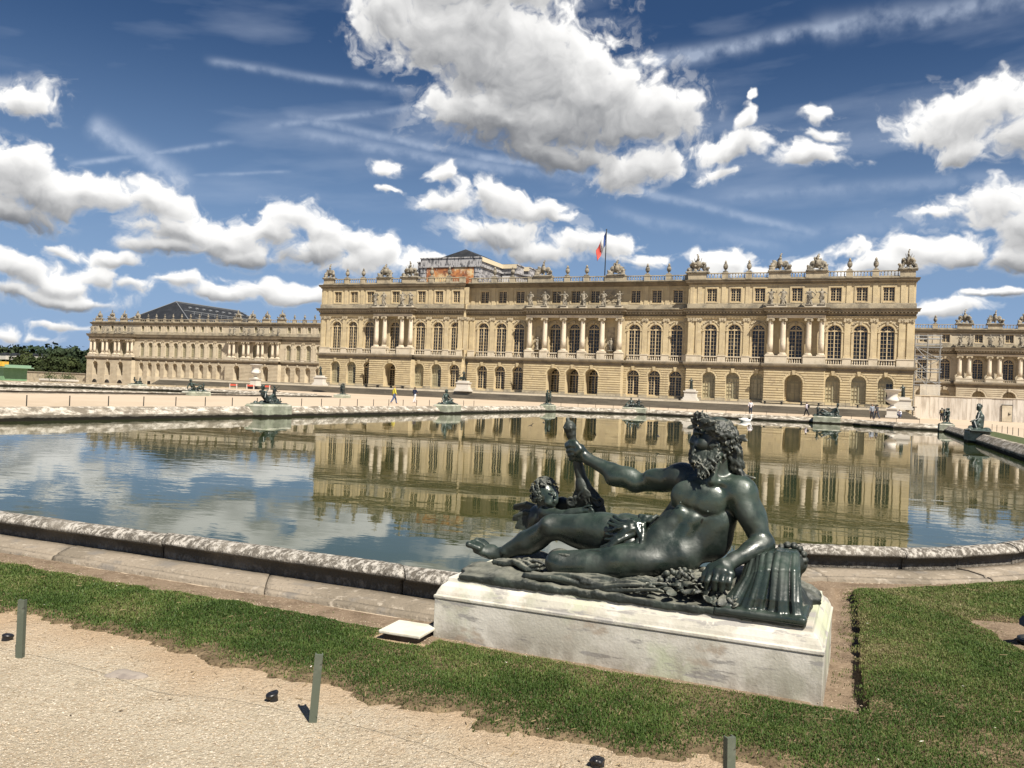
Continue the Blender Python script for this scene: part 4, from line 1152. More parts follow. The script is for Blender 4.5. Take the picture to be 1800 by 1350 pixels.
portico(wing, -175.9, -156.7, YW, 1.5, [-175.0, -173.4, -169.8, -168.0, -164.5, -162.9, -159.3, -157.5], [(-171.6, 2.2), (-161.2, 2.2)], LW, kind='blind')
WTRO = [-229.1, -223.7, -218.4, -212.9, -173.2, -167.8, -162.6, -157.2]
WURN = [-208.3, -204.9, -201.5, -198.1, -194.7, -191.2, -187.8, -184.4, -181.0, -152.7, -149.2, -145.7]
parapet(wing, -232.0, -141.6, YW, LW.k1, LW.top, [(x, 2.6) for x in WTRO] + [(x, .9) for x in WURN], .6)
mb = MB(); mb.box(-232.15, -141.6, YW + .9, YW + 18, -1.7, LW.k1 - .1)
mb.quad((-232.2, YW, LW.base), (-232.2, YW + 18, LW.base), (-232.2, YW + 18, LW.k0), (-232.2, YW, LW.k0)); mb.build('wall', M['stone'], wing)
# basement arches
for x in (-228.3, -222.9, -217.5):
    m2 = MB(); pts = arch_pts(x, 1.05, -1.0, 8)
    for k in range(8): m2.add([(pts[k][0], YW - 1.56, pts[k][1]), (pts[k + 1][0], YW - 1.56, pts[k + 1][1]), (x, YW - 1.56, -1.0)], [(0, 2, 1)])
    m2.build('basement_window', M['pane'], wing)
for x in (-210.3, -206.85, -203.4, -200.0, -196.6, -193.2):
    m2 = MB(); m2.box(x - .55, x + .55, YW - .14, YW + .02, -.9, .1); m2.build('basement_window', M['pane'], wing)

hall = thing('hall_roof', 'big dark slate hipped roof with skylights behind the left palace wing', 'roof')
mb = MB()
A, B, C_, D_ = (-229.6, 211, 20.0), (-202.4, 211, 20.0), (-202.4, 256, 20.0), (-229.6, 256, 20.0)
R0, R1 = (-216, 219, 27.0), (-216, 250, 27.0)
mb.add([A, B, C_, D_, R0, R1], [(0, 1, 4), (1, 2, 5, 4), (2, 3, 5), (3, 0, 4, 5)])
mb.build('roof', M['slate'], hall)
sk = MB(); sk.box(-.45, .45, -.5, .5, 0, .38); skm = sk.mesh('skylight', M['zinc'])
rl = MB()
for k in range(11):
    y = 218 + k * 3.2
    t = .30; x = -216 + 13.6 * t; z = 27 - 7 * t
    if y > 219: obj('skylight', skm, hall, (x, y, z), (0, math.atan2(7, 13.6), 0))
    t = .66; rl.box(-216 + 13.6 * t - .1, -216 + 13.6 * t + .1, y - .1, y + .1, 27 - 7 * t, 27 - 7 * t + 1.1)
for t, h in ((.66, 1.05), (.66, .5), (.12, .3)):
    x = -216 + 13.6 * t; z = 27 - 7 * t + h; rl.tube((x, 217, z), (x, 252, z), .07, n=4)
rl.build('rail', M['zinc'], hall)
for t in (.48, .84):
    m2 = MB(); x = -216 + 13.6 * t; z = 27 - 7 * t; m2.tube((x, 216, z + .12), (x, 253, z + .12), .14, n=4); m2.build('snow_guard', M['zinc'], hall)
m2 = MB(); m2.tube(R0, R1, .22, n=6); m2.tube(A, R0, .16, n=5); m2.tube(B, R0, .16, n=5); m2.build('ridge_cap', M['zinc'], hall)

wing2 = thing('palace_wing', 'part of a palace wing with paired columns behind the hoarding at the right', 'palace wing')
YW2 = 200.0
br = [(9.8, 'glass'), (14.1, 'glass'), (20.2, 'none'), (25.75, 'none'), (31.3, 'none'), (37, 'glass'), (40.5, 'glass'), (44, 'glass')]
LR = Lv(); LR.__dict__.update(LW.__dict__)
LR.base = -.2; LR.gw = 2.2; LR.gs = 4.6; LR.pw = 2.0; LR.ps = 11.2; LR.grid = (4, 7, 6, 4); LR.aw = 1.5
storeys(wing2, 5.0, 46, YW2, br, LR, (), (1, 2, 3, 4))
portico(wing2, 16.2, 36.5, YW2, 1.6, [16.75, 18.5, 22.2, 24.0, 27.7, 29.5, 33.2, 35.0], [(20.35, 2.4), (25.85, 2.4), (31.4, 2.4)], LR)
RTRO = [17.5, 23.1, 28.5, 34.1]
parapet(wing2, 5.2, 46, YW2, LR.k1, LR.top, [(x, 2.7) for x in RTRO] + [(12.0, 1.0), (38.8, 1.0), (42.2, 1.0)], .5)
mb = MB(); mb.box(5.1, 45.9, YW2 + .9, YW2 + 18, -.2, LR.k1 - .1); mb.build('wall', M['stone'], wing2)

M['stone'] = _keep[0]; _carv.clear(); _pm.clear()
# chapel under a printed scaffold cover
M['print_grey'] = mat('printed_cover_grey', (.22, .215, .22), [(.55, (.46, .45, .45), .45, .55, (1, 1, 3)), (1.1, (.08, .08, .10), .55, .66)], rough=.7, coords='pos')
M['print_top'] = mat('printed_balustrade_cover', (.46, .45, .45), [(1.2, (.12, .12, .13), .50, .58, (2.2, 2.2, .5))], rough=.7, coords='pos')
M['print_warm'] = mat('printed_cover_warm_picture', (.40, .15, .06), [(.22, (.78, .62, .34), .48, .60), (.5, (.62, .26, .09), .52, .62), (.8, (.15, .06, .04), .56, .66), (1.3, (.72, .52, .38), .58, .66)], rough=.7, coords='pos')
M['cover_top'] = mat('cream_cover_edge', (.72, .62, .44), rough=.8, coords='pos')
chapel = thing('chapel', 'chapel wrapped in a printed scaffold cover with an orange picture, behind the palace parapet', 'chapel')
mb = MB()
for (x0, x1, y0, y1, z1, m) in ((-96.4, -81.3, 172, 196, 31.0, 'print_grey'), (-98.0, -96.4, 173.5, 196, 30.4, 'print_grey'), (-81.3, -77.4, 183.5, 196, 31.0, 'print_grey'), (-77.4, -76.1, 188, 196, 31.0, 'print_grey')):
    m2 = MB(); m2.box(x0, x1, y0, y1, 18, z1 - 1.9); m2.build('cover', M[m], chapel)
    m3 = MB(); m3.box(x0 - .35, x1 + .35, y0 - .35, y1, z1 - 1.9, z1 - 1.5); m3.box(x0 - .15, x1 + .15, y0 - .15, y1, z1 - 1.5, z1 + .1); m3.box(x0 - .3, x1 + .3, y0 - .3, y1, z1 + .1, z1 + .35)
    m3.build('cover_cornice', M['print_top'] if x0 < -82 else M['print_grey'], chapel)
m2 = MB(); m2.box(-80.95, -80.85, 171.8, 183.1, 30.3, 31.25); m2.build('cover_edge', M['cover_top'], chapel)
m2 = MB(); m2.box(-94.9, -83.0, 171.86, 171.98, 18, 29.0); m2.build('picture_cover', M['print_warm'], chapel)
for x in (-95.9, -82.2):
    for k in range(7): m2 = MB(); m2.box(x - .55, x + .55, 171.84, 171.99, 22.2 + k * .95, 22.95 + k * .95); m2.build('quoin', M['print_top'], chapel)
m2 = MB(); m2.add([(-95, 175, 31.3), (-81.8, 175, 31.3), (-81.8, 192, 31.3), (-95, 192, 31.3), (-88.2, 178, 34.2), (-88.2, 189, 34.2)], [(0, 1, 4), (1, 2, 5, 4), (2, 3, 5), (3, 0, 4, 5)]); m2.build('roof', M['slate'], chapel)
for x0, x1, y in ((-81.2, -77.3, 183.0), (-77.3, -75.9, 187.5)):
    m2 = MB(); m2.box(x0, x1, y, y + .1, 30.3, 31.25); m2.build('cover_edge', M['cover_top'], chapel)
mb = MB(); mb.box(-81.0, -77.5, 183.3, 183.45, 20, 28.6); mb.build('panel', mat('white_cover_panel', (.62, .60, .58), coords='pos'), chapel)

# the courses of cut stone: the largest pieces one by one, the rest of each front as one mass
for parent, pieces in STONES.values():
    pieces.sort(key=lambda p: -p[0] * (1 if parent is palace else 0))
    cut = 290 if parent is palace else 0
    fc = [(4, 5, 6, 7), (0, 1, 5, 4), (1, 2, 6, 5), (2, 3, 7, 6), (3, 0, 4, 7)]
    for w, vs in pieces[:cut]:
        mb = MB(); mb.add(vs, fc); mb.build('stone_course', M['stone'] if parent is palace else M['stone_wing'], parent)
    mb = MB()
    for w, vs in pieces[cut:]: mb.add(vs, fc)
    if mb.f: mb.build('stone_course', M['stone'] if parent is palace else M['stone_wing'], parent, kind='stuff')

# ------------------------------------------------------------------ sculpting: smooth unions meshed with surface nets
class Sculpt:
    def __init__(s, lo, hi, h):
        s.lo = np.array(lo, np.float32); s.h = h
        s.n = np.ceil((np.array(hi) - s.lo) / h).astype(int) + 1
        s.f = np.full(s.n, .3, np.float32)
        s.ax = [s.lo[i] + h * np.arange(s.n[i], dtype=np.float32) for i in range(3)]
    def _reg(s, a, b):
        i0 = np.clip(np.floor((np.array(a) - s.lo) / s.h).astype(int), 0, s.n); i1 = np.clip(np.ceil((np.array(b) - s.lo) / s.h).astype(int) + 1, 0, s.n)
        if np.any(i1 <= i0): return None
        sl = tuple(slice(p, q) for p, q in zip(i0, i1))
        X = s.ax[0][sl[0]][:, None, None]; Y = s.ax[1][sl[1]][None, :, None]; Z = s.ax[2][sl[2]][None, None, :]
        return sl, X, Y, Z
    def _put(s, sl, d, k, cut):
        a = s.f[sl]
        if cut:
            d = -d; h = np.maximum(k - np.abs(a - d), 0) / k
            s.f[sl] = np.maximum(a, d) + h * h * k * .25
        else:
            h = np.maximum(k - np.abs(a - d), 0) / k
            s.f[sl] = np.minimum(a, d) - h * h * k * .25
    def cap(s, a, b, ra, rb=None, k=.02, cut=False):
        rb = ra if rb is None else rb
        a = np.array(a, np.float32); b = np.array(b, np.float32); m = max(ra, rb) + k + 2 * s.h
        r = s._reg(np.minimum(a, b) - m, np.maximum(a, b) + m)
        if r is None: return s
        sl, X, Y, Z = r; v = b - a; L = float(v @ v) + 1e-9
        px, py, pz = X - a[0], Y - a[1], Z - a[2]
        t = np.clip((px * v[0] + py * v[1] + pz * v[2]) / L, 0, 1)
        d = np.sqrt((px - t * v[0]) ** 2 + (py - t * v[1]) ** 2 + (pz - t * v[2]) ** 2) - (ra + (rb - ra) * t)
        s._put(sl, d, k, cut); return s
    def ell(s, c, r, k=.02, u=None, w=None, cut=False):
        """ellipsoid; u = direction of the first radius, w = rough direction of the third"""
        c = np.array(c, np.float32); r = np.array(r, np.float32); m = float(r.max()) + k + 2 * s.h
        g = s._reg(c - m, c + m)
        if g is None: return s
        sl, X, Y, Z = g; px, py, pz = X - c[0], Y - c[1], Z - c[2]
        if u is not None:
            u = np.array(u, float); u = u / np.linalg.norm(u); w = np.array(w if w is not None else (0, 0, 1), float)
            w = w - u * (u @ w)
            if np.linalg.norm(w) < 1e-4: w = np.array((0, 1., 0)) - u * u[1]
            w = w / np.linalg.norm(w); v = np.cross(w, u)
            px, py, pz = (px * u[0] + py * u[1] + pz * u[2], px * v[0] + py * v[1] + pz * v[2], px * w[0] + py * w[1] + pz * w[2])
        k0 = np.sqrt((px / r[0]) ** 2 + (py / r[1]) ** 2 + (pz / r[2]) ** 2) + 1e-6
        k1 = np.sqrt((px / r[0] ** 2) ** 2 + (py / r[1] ** 2) ** 2 + (pz / r[2] ** 2) ** 2) + 1e-6
        s._put(sl, k0 * (k0 - 1) / k1, k, cut); return s
    def box(s, a, b, k=.01, round_=.01):
        a = np.array(a, np.float32); b = np.array(b, np.float32); m = k + 2 * s.h + round_
        g = s._reg(a - m, b + m)
        if g is None: return s
        sl, X, Y, Z = g; c = (a + b) / 2; e = (b - a) / 2 - round_
        qx, qy, qz = np.abs(X - c[0]) - e[0], np.abs(Y - c[1]) - e[1], np.abs(Z - c[2]) - e[2]
        d = np.sqrt(np.maximum(qx, 0) ** 2 + np.maximum(qy, 0) ** 2 + np.maximum(qz, 0) ** 2) + np.minimum(np.maximum(qx, np.maximum(qy, qz)), 0) - round_
        s._put(sl, d, k, False); return s
    def chain(s, pts, r0, r1=None, k=.015, cut=False, mid=None):
        r1 = r0 if r1 is None else r1; n = len(pts) - 1
        def rad(t):
            if mid is None: return r0 + (r1 - r0) * t
            return (r0 + (mid - r0) * t * 2) if t < .5 else (mid + (r1 - mid) * (t * 2 - 1))
        for i in range(n): s.cap(pts[i], pts[i + 1], rad(i / n), rad((i + 1) / n), k, cut)
        return s
    def lock(s, a, b, r0, r1, amp, rr, k=.006, n=6, sag=(0, 0, 0)):
        """a wavy lock of hair from a to b"""
        a = np.array(a, float); b = np.array(b, float); ph = rr.uniform(0, 6.28); d = b - a
        o1 = np.cross(d, (.3, 1, .2)); o1 /= np.linalg.norm(o1) + 1e-9; o2 = np.cross(d, o1); o2 /= np.linalg.norm(o2) + 1e-9
        pts = []
        for i in range(n + 1):
            t = i / n
            pts.append(a + d * t + (o1 * math.sin(ph + t * 7) + o2 * math.cos(ph * 1.7 + t * 6) * .6) * amp * min(1, t * 2.5) + np.array(sag) * math.sin(t * math.pi))
        return s.chain(pts, r0, r1, k, mid=(r0 + r1) * .62)
    def rough(s, amp, size, seed=1):
        """hammered, rocky surface: value noise added to the field"""
        r = np.random.default_rng(seed)
        for a, q in ((amp, size), (amp * .55, size * .45), (amp * .3, size * .2)):
            nn = [int((s.n[i] * s.h) / q) + 3 for i in range(3)]
            T = r.random(nn, dtype=np.float32) * 2 - 1
            for ax in range(3):
                t = np.arange(s.n[ax]) * s.h / q; i = t.astype(int); u = (t - i); u = (u * u * (3 - 2 * u)).astype(np.float32)
                sh = [1, 1, 1]; sh[ax] = -1; u = u.reshape(sh)
                T = np.take(T, i, ax) * (1 - u) + np.take(T, i + 1, ax) * u
            s.f += a * T
        return s
    def mesh(s, name, mats):
        f, lo, h = s.f, s.lo, s.h
        ins = f < 0; nx, ny, nz = f.shape
        c = np.zeros((nx - 1, ny - 1, nz - 1), np.uint8)
        for a in (0, 1):
            for b in (0, 1):
                for d in (0, 1): c += ins[a:nx - 1 + a, b:ny - 1 + b, d:nz - 1 + d]
        m = (c > 0) & (c < 8)
        I, J, K = np.nonzero(m)
        idx = np.full(c.shape, -1, np.int32); idx[m] = np.arange(len(I))
        cv = {}
        for a in (0, 1):
            for b in (0, 1):
                for d in (0, 1): cv[(a, b, d)] = f[I + a, J + b, K + d]
        acc = np.zeros((len(I), 3), np.float32); cnt = np.zeros(len(I), np.float32)
        corners = list(cv)
        for p in corners:
            for ax in range(3):
                if p[ax] == 1: continue
                q = list(p); q[ax] = 1; q = tuple(q)
                va, vb = cv[p], cv[q]; x = (va < 0) != (vb < 0)
                t = np.where(x, va / np.where(x, va - vb, 1), 0)
                P = np.zeros((len(I), 3), np.float32); P += np.array(p, np.float32); P[:, ax] += t
                acc += P * x[:, None]; cnt += x
        V = (np.stack([I, J, K], -1) + acc / cnt[:, None]) * h + lo
        F = []
        for ax in range(3):
            sl0 = [slice(None)] * 3; sl1 = [slice(None)] * 3; sl0[ax] = slice(0, -1); sl1[ax] = slice(1, None)
            A, B = ins[tuple(sl0)], ins[tuple(sl1)]
            i, j, k = np.nonzero(A != B); fl = A[i, j, k]
            o = [i, j, k]; b1, b2 = (ax + 1) % 3, (ax + 2) % 3
            ok = (o[b1] > 0) & (o[b2] > 0) & (o[b1] < f.shape[b1] - 1) & (o[b2] < f.shape[b2] - 1)
            o = [t[ok] for t in o]; fl = fl[ok]
            def cell(d1, d2):
                q = list(o); q[b1] = q[b1] - 1 + d1; q[b2] = q[b2] - 1 + d2
                return idx[q[0], q[1], q[2]]
            q = np.stack([cell(0, 0), cell(1, 0), cell(1, 1), cell(0, 1)], -1)
            q[~fl] = q[~fl][:, ::-1]
            F.append(q)
        F = np.concatenate(F); F = F[(F >= 0).all(1)]
        return np_mesh(name, V, F, True, mats)

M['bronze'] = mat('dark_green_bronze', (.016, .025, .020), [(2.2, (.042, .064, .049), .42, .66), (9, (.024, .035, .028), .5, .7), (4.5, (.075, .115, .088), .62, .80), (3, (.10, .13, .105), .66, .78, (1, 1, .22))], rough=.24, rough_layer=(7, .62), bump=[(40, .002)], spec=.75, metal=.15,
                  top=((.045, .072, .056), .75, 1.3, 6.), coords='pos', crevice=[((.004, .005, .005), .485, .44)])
M['bronze_dull'] = mat('weathered_bronze_lit_tops', (.017, .022, .018), [(5, (.040, .052, .042), .45, .66), (22, (.12, .125, .10), .60, .74)], rough=.55, bump=[(30, .006)], spec=.5, metal=.1,
                       top=((.21, .21, .17), .62, 1.15, 9.), coords='pos', crevice=[((.19, .195, .16), .53, .62), ((.005, .006, .005), .485, .42)])  # upward faces paler: sunlit highlights and dust put into the colour
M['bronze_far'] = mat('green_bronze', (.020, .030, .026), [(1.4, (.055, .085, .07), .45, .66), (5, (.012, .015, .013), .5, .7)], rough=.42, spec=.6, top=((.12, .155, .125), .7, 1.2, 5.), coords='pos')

god = thing('river_god_statue', 'large dark bronze statue of a bearded reclining man gripping an oar, with a winged child', 'statue', (-1.4, 5.5, .40))
gi = Matrix.Translation((1.4, -5.5, -.40))
def gpart(name, S, m, parent=None):
    me = S.mesh(name, [m]); me.transform(gi)
    return obj(name, me, parent or god)
rr = random.Random(4)

# --- body of the god
S = Sculpt((-2.74, 5.02, .40), (-.22, 6.0, 1.66), .0085)
Ax = (.62, .0, .70)
S.ell((-0.965, 5.520, 0.950), (.225, .15, .185), .05, Ax, (0, 1, 0)) if False else None
S.ell((-0.974, 5.530, 0.959), (.22, .19, .145), .05, Ax, (0, 1, 0))
S.ell((-1.101, 5.500, 0.785), (.17, .165, .135), .07, Ax, (0, 1, 0))
S.ell((-1.179, 5.470, 0.683), (.17, .155, .14), .06, (1, 0, .3), (0, 1, 0))
S.ell((-1.061, 5.437, 1.041), (.100, .082, .042), .05, (.9, 0, .35), (0, 1, 0))         # chest muscles
S.ell((-0.912, 5.428, 1.011), (.108, .088, .043), .05, (.9, 0, .1), (0, 1, 0))
S.cap((-0.975, 5.370, 1.090), (-1.005, 5.365, 0.967), .010, .010, .03, True)
S.cap((-1.004, 5.360, 0.967), (-1.129, 5.355, 0.802), .006, .006, .03, True)
S.chain([(-1.134, 5.420, 0.945), (-1.069, 5.385, 0.955), (-0.999, 5.375, 0.941), (-0.925, 5.385, 0.915), (-0.851, 5.400, 0.920), (-0.808, 5.430, 0.956)], .007, .007, .028, True)   # rib arch
for a, b in ((1196, 908), (1184, 921)): S.ell(W(a,b,5.395) if False else (0, 0, -9), (.05, .04, .03), .03)
S.ell((-1.096, 5.400, 0.908), (.055, .04, .035), .03, Ax, (0, 1, 0)); S.ell((-1.018, 5.395, 0.869), (.06, .045, .035), .03, Ax, (0, 1, 0))
S.ell((-1.137, 5.385, 0.844), (.05, .04, .035), .03, Ax, (0, 1, 0)); S.ell((-1.049, 5.385, 0.796), (.055, .045, .035), .03, Ax, (0, 1, 0))
S.ell((-1.210, 5.400, 0.752), (.105, .09, .075), .05, (1, 0, .4), (0, 1, 0))              # belly
S.ell((-1.173, 5.325, 0.816), (.011, .011, .02), .012, cut=True)                          # navel
S.ell((-0.909, 5.362, 0.951), (.010, .010, .010), .008); S.ell((-1.082, 5.370, 0.988), (.010, .010, .010), .008)
S.ell((-0.864, 5.500, 0.846), (.14, .09, .11), .05, Ax, (0, 1, 0))                         # flank
S.ell((-0.942, 5.520, 0.726), (.14, .13, .12), .06); S.ell((-0.867, 5.530, 0.787), (.09, .11, .12), .05)
# neck and shoulders
S.cap((-0.882, 5.540, 1.141), (-0.872, 5.530, 1.302), .082, .078, .05)
S.cap((-0.864, 5.560, 1.155), (-0.750, 5.550, 1.092), .070, .085, .05)
S.cap((-0.885, 5.560, 1.128), (-1.102, 5.620, 1.132), .07, .08, .05)
S.cap((-0.887, 5.440, 1.134), (-0.747, 5.440, 1.124), .022, .022, .03); S.cap((-0.908, 5.440, 1.129), (-1.055, 5.500, 1.119), .022, .022, .03)   # collar bones
S.cap((-0.896, 5.410, 1.136), (-0.872, 5.440, 1.299), .022, .02, .03)
# left arm, leaning on the urn
S.ell((-0.729, 5.480, 1.065), (.108, .10, .115), .04)
S.cap((-0.722, 5.480, 1.051), (-0.593, 5.460, 0.790), .088, .066, .03)
S.ell((-0.683, 5.425, 0.954), (.105, .062, .058), .03, (.37, 0, -.93), (0, 1, 0)); S.ell((-0.630, 5.500, 0.940), (.11, .06, .06), .03, (.37, 0, -.93), (0, 1, 0))
S.ell((-0.578, 5.460, 0.771), (.068, .07, .064), .03); S.ell((-0.553, 5.490, 0.737), (.04, .045, .04), .025)
S.cap((-0.582, 5.440, 0.756), (-0.723, 5.250, 0.691), .066, .043, .03)
S.ell((-0.620, 5.390, 0.749), (.10, .062, .06), .03, (.75, .65, .3), (0, 1, 0))
S.cap((-0.723, 5.250, 0.691), (-0.761, 5.200, 0.654), .042, .045, .02)
K = [(-0.835, 5.145, 0.621), (-0.795, 5.125, 0.636), (-0.759, 5.125, 0.637), (-0.725, 5.140, 0.622)]
MI = [(-0.851, 5.115, 0.574), (-0.805, 5.095, 0.587), (-0.765, 5.095, 0.585), (-0.728, 5.110, 0.584)]
TI = [(-0.856, 5.120, 0.522), (-0.807, 5.100, 0.533), (-0.767, 5.100, 0.531), (-0.731, 5.115, 0.543)]
for i in range(4):
    S.cap((-0.761, 5.195, 0.662), K[i], .034, .025, .02)
    S.ell(K[i], (.026, .024, .026), .01)
    S.cap(K[i], MI[i], .0225, .020, .004); S.cap(MI[i], TI[i], .020, .016, .004); S.ell(MI[i], (.021, .021, .021), .004)
S.chain([(-0.778, 5.175, 0.677), (-0.843, 5.170, 0.643), (-0.873, 5.160, 0.600), (-0.883, 5.150, 0.560)], .030, .018, .012)
# right arm, holding the oar
S.ell((-1.139, 5.620, 1.129), (.10, .09, .092), .04)
S.cap((-1.146, 5.620, 1.121), (-1.438, 5.690, 1.058), .080, .060, .03)
S.ell((-1.288, 5.640, 1.116), (.10, .055, .05), .03, (1, 0, -.12)); S.ell((-1.277, 5.670, 1.065), (.10, .055, .05), .03, (1, 0, -.12))
S.ell((-1.454, 5.690, 1.057), (.060, .06, .058), .03)
S.cap((-1.470, 5.690, 1.063), (-1.634, 5.720, 1.119), .063, .056, .03); S.cap((-1.634, 5.720, 1.119), (-1.823, 5.760, 1.190), .056, .038, .03)
S.ell((-1.559, 5.690, 1.091), (.11, .06, .058), .05, (1, 0, .45))
S.cap((-1.823, 5.760, 1.190), (-1.872, 5.765, 1.227), .038, .042, .02)
S.ell((-1.891, 5.755, 1.242), (.055, .035, .05), .02, (.4, 0, 1), (0, 1, 0))
for i in range(4):
    y = 783 + i * 8.2; x = 1004.5 + i * 2.0
    kn = (-1.894, 5.735, 1.275) if i == 0 else ((-1.884, 5.735, 1.244) if i == 1 else ((-1.876, 5.740, 1.212) if i == 2 else (-1.870, 5.750, 1.184)))
    a1 = (-1.950, 5.735, 1.280) if i == 0 else ((-1.940, 5.735, 1.248) if i == 1 else ((-1.928, 5.735, 1.217) if i == 2 else (-1.919, 5.745, 1.189)))
    a2 = (-1.989, 5.775, 1.268) if i == 0 else ((-1.979, 5.775, 1.236) if i == 1 else ((-1.969, 5.775, 1.208) if i == 2 else (-1.955, 5.775, 1.180)))
    a3 = (-1.987, 5.810, 1.258) if i == 0 else ((-1.977, 5.810, 1.226) if i == 1 else ((-1.967, 5.810, 1.198) if i == 2 else (-1.953, 5.810, 1.170)))
    S.chain([kn, a1, a2, a3], .0195, .0155, .005)
S.chain([(-1.875, 5.730, 1.257), (-1.914, 5.740, 1.298), (-1.961, 5.765, 1.302), (-1.997, 5.785, 1.283)], .024, .016, .008)   # thumb closes over the shaft
# near leg
S.cap((-1.081, 5.430, 0.652), (-1.445, 5.330, 0.569), .135, .108, .05)
S.cap((-1.445, 5.330, 0.569), (-1.813, 5.280, 0.531), .108, .088, .04)
S.ell((-1.364, 5.300, 0.613), (.20, .085, .085), .05, (1, 0, 0)); S.ell((-1.595, 5.330, 0.518), (.19, .08, .07), .05, (1, 0, 0))
S.ell((-1.845, 5.270, 0.536), (.085, .082, .080), .03); S.ell((-1.870, 5.240, 0.553), (.04, .045, .045), .03)
S.cap((-1.838, 5.300, 0.506), (-1.594, 5.460, 0.473), .08, .085, .03); S.cap((-1.594, 5.460, 0.473), (-1.236, 5.560, 0.476), .085, .05, .03)
# far leg, foot towards the left
S.cap((-1.299, 5.560, 0.716), (-1.637, 5.570, 0.717), .135, .122, .05)
S.cap((-1.637, 5.570, 0.717), (-1.978, 5.560, 0.723), .122, .088, .04)
S.ell((-1.659, 5.530, 0.759), (.22, .09, .085), .05, (1, 0, .08)); S.ell((-1.712, 5.560, 0.657), (.19, .09, .075), .05, (1, 0, -.02))
S.ell((-2.008, 5.550, 0.721), (.080, .082, .078), .03); S.ell((-2.027, 5.510, 0.744), (.035, .05, .04), .03)
S.cap((-2.027, 5.560, 0.698), (-2.193, 5.560, 0.594), .080, .074, .03); S.cap((-2.193, 5.560, 0.594), (-2.350, 5.550, 0.502), .074, .047, .03)
S.ell((-2.142, 5.585, 0.584), (.13, .06, .062), .04, (1, 0, .5)); S.cap((-2.049, 5.515, 0.722), (-2.327, 5.515, 0.538), .022, .018, .03)
S.ell((-2.361, 5.560, 0.467), (.055, .05, .05), .03); S.ell((-2.335, 5.505, 0.515), (.022, .02, .022), .02)
S.cap((-2.369, 5.555, 0.483), (-2.491, 5.530, 0.502), .046, .038, .03); S.cap((-2.443, 5.560, 0.519), (-2.537, 5.570, 0.515), .032, .028, .03)
S.cap((-2.450, 5.520, 0.480), (-2.535, 5.490, 0.515), .026, .03, .02)
TB = [(-2.511, 5.475, 0.528), (-2.506, 5.500, 0.537), (-2.502, 5.530, 0.545), (-2.502, 5.560, 0.545), (-2.496, 5.585, 0.542)]
TT = [(-2.588, 5.465, 0.550), (-2.571, 5.495, 0.563), (-2.559, 5.525, 0.572), (-2.546, 5.555, 0.573), (-2.531, 5.580, 0.567)]
for i in range(5): S.cap(TB[i], TT[i], .020 - i * .001, (.022, .0165, .016, .015, .014)[i], .006); S.ell(TT[i], [(.023, .018, .017, .016, .015)[i]] * 3, .004)
# head
S.ell((-0.891, 5.530, 1.410), (.115, .10, .128), .03)
S.ell((-0.966, 5.520, 1.354), (.080, .080, .105), .04)
S.ell((-1.012, 5.515, 1.443), (.035, .07, .028), .02)
S.chain([(-1.026, 5.515, 1.432), (-1.043, 5.512, 1.394), (-1.051, 5.512, 1.368)], .013, .020, .012); S.ell((-1.034, 5.490, 1.366), (.016, .013, .012), .008); S.ell((-1.042, 5.535, 1.364), (.016, .013, .012), .008)
S.ell((-1.007, 5.455, 1.413), (.022, .028, .018), .015, cut=True); S.ell((-1.003, 5.462, 1.411), (.014, .014, .012), .004)
S.chain([(-1.032, 5.470, 1.425), (-1.006, 5.445, 1.435), (-0.976, 5.435, 1.430)], .010, .008, .008)
S.ell((-0.968, 5.445, 1.361), (.035, .028, .032), .03)
S.ell((-0.872, 5.425, 1.364), (.016, .010, .030), .01, (1, 0, .3)); S.ell((-0.871, 5.415, 1.365), (.008, .008, .017), .006, cut=True)   # ear
S.cap((-1.040, 5.515, 1.321), (-1.014, 5.475, 1.317), .012, .010, .008)
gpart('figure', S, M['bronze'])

# --- beard, hair and wreath
S = Sculpt((-1.24, 5.28, 1.02), (-.52, 5.74, 1.66), .0055)
jaw = [(-1.025, 5.490, 1.337), (-1.013, 5.470, 1.314), (-0.988, 5.450, 1.298), (-0.956, 5.435, 1.305), (-0.924, 5.430, 1.318), (-0.893, 5.430, 1.334), (-0.873, 5.430, 1.353)]
end = [(-1.013, 5.440, 1.268), (-0.989, 5.400, 1.215), (-0.959, 5.380, 1.162), (-0.933, 5.375, 1.153), (-0.910, 5.380, 1.179), (-0.889, 5.395, 1.215), (-0.871, 5.420, 1.258)]
S.ell((-0.955, 5.475, 1.277), (.078, .055, .075), .03); S.ell((-0.951, 5.445, 1.222), (.036, .034, .06), .03)
def lerp3(P, t):
    t = min(max(t, 0), .9999) * (len(P) - 1); i = int(t); u = t - i
    return tuple(P[i][k] * (1 - u) + P[i + 1][k] * u for k in range(3))
for layer in range(3):
    for i in range(22):
        t = (i + rr.uniform(-.3, .3)) / 21; a = lerp3(jaw, t); b = lerp3(end, t); q = rr.uniform(.55, 1.05) if layer else 1
        d0 = (.0, .012, .022)[layer]
        a = (a[0] + rr.uniform(-.008, .008), a[1] - d0, a[2] - layer * .02); b = tuple(a[k] + (b[k] - a[k]) * q for k in range(3))
        b = (b[0] + rr.uniform(-.02, .02), b[1] - rr.uniform(0, .03), b[2])
        S.lock(a, b, .0088, .0036, .017, rr, .001, 9)
for i in range(10):                                                     # moustache
    S.lock((-1.035, 5.500, 1.340) if i % 2 else (-1.022, 5.470, 1.339), ((-1.023, 5.470, 1.277)[0] + rr.uniform(-.01, .05), 5.44 + rr.uniform(-.02, .03), (-1.023, 5.470, 1.277)[2] + rr.uniform(-.02, .02)), .011, .005, .008, rr, .004)
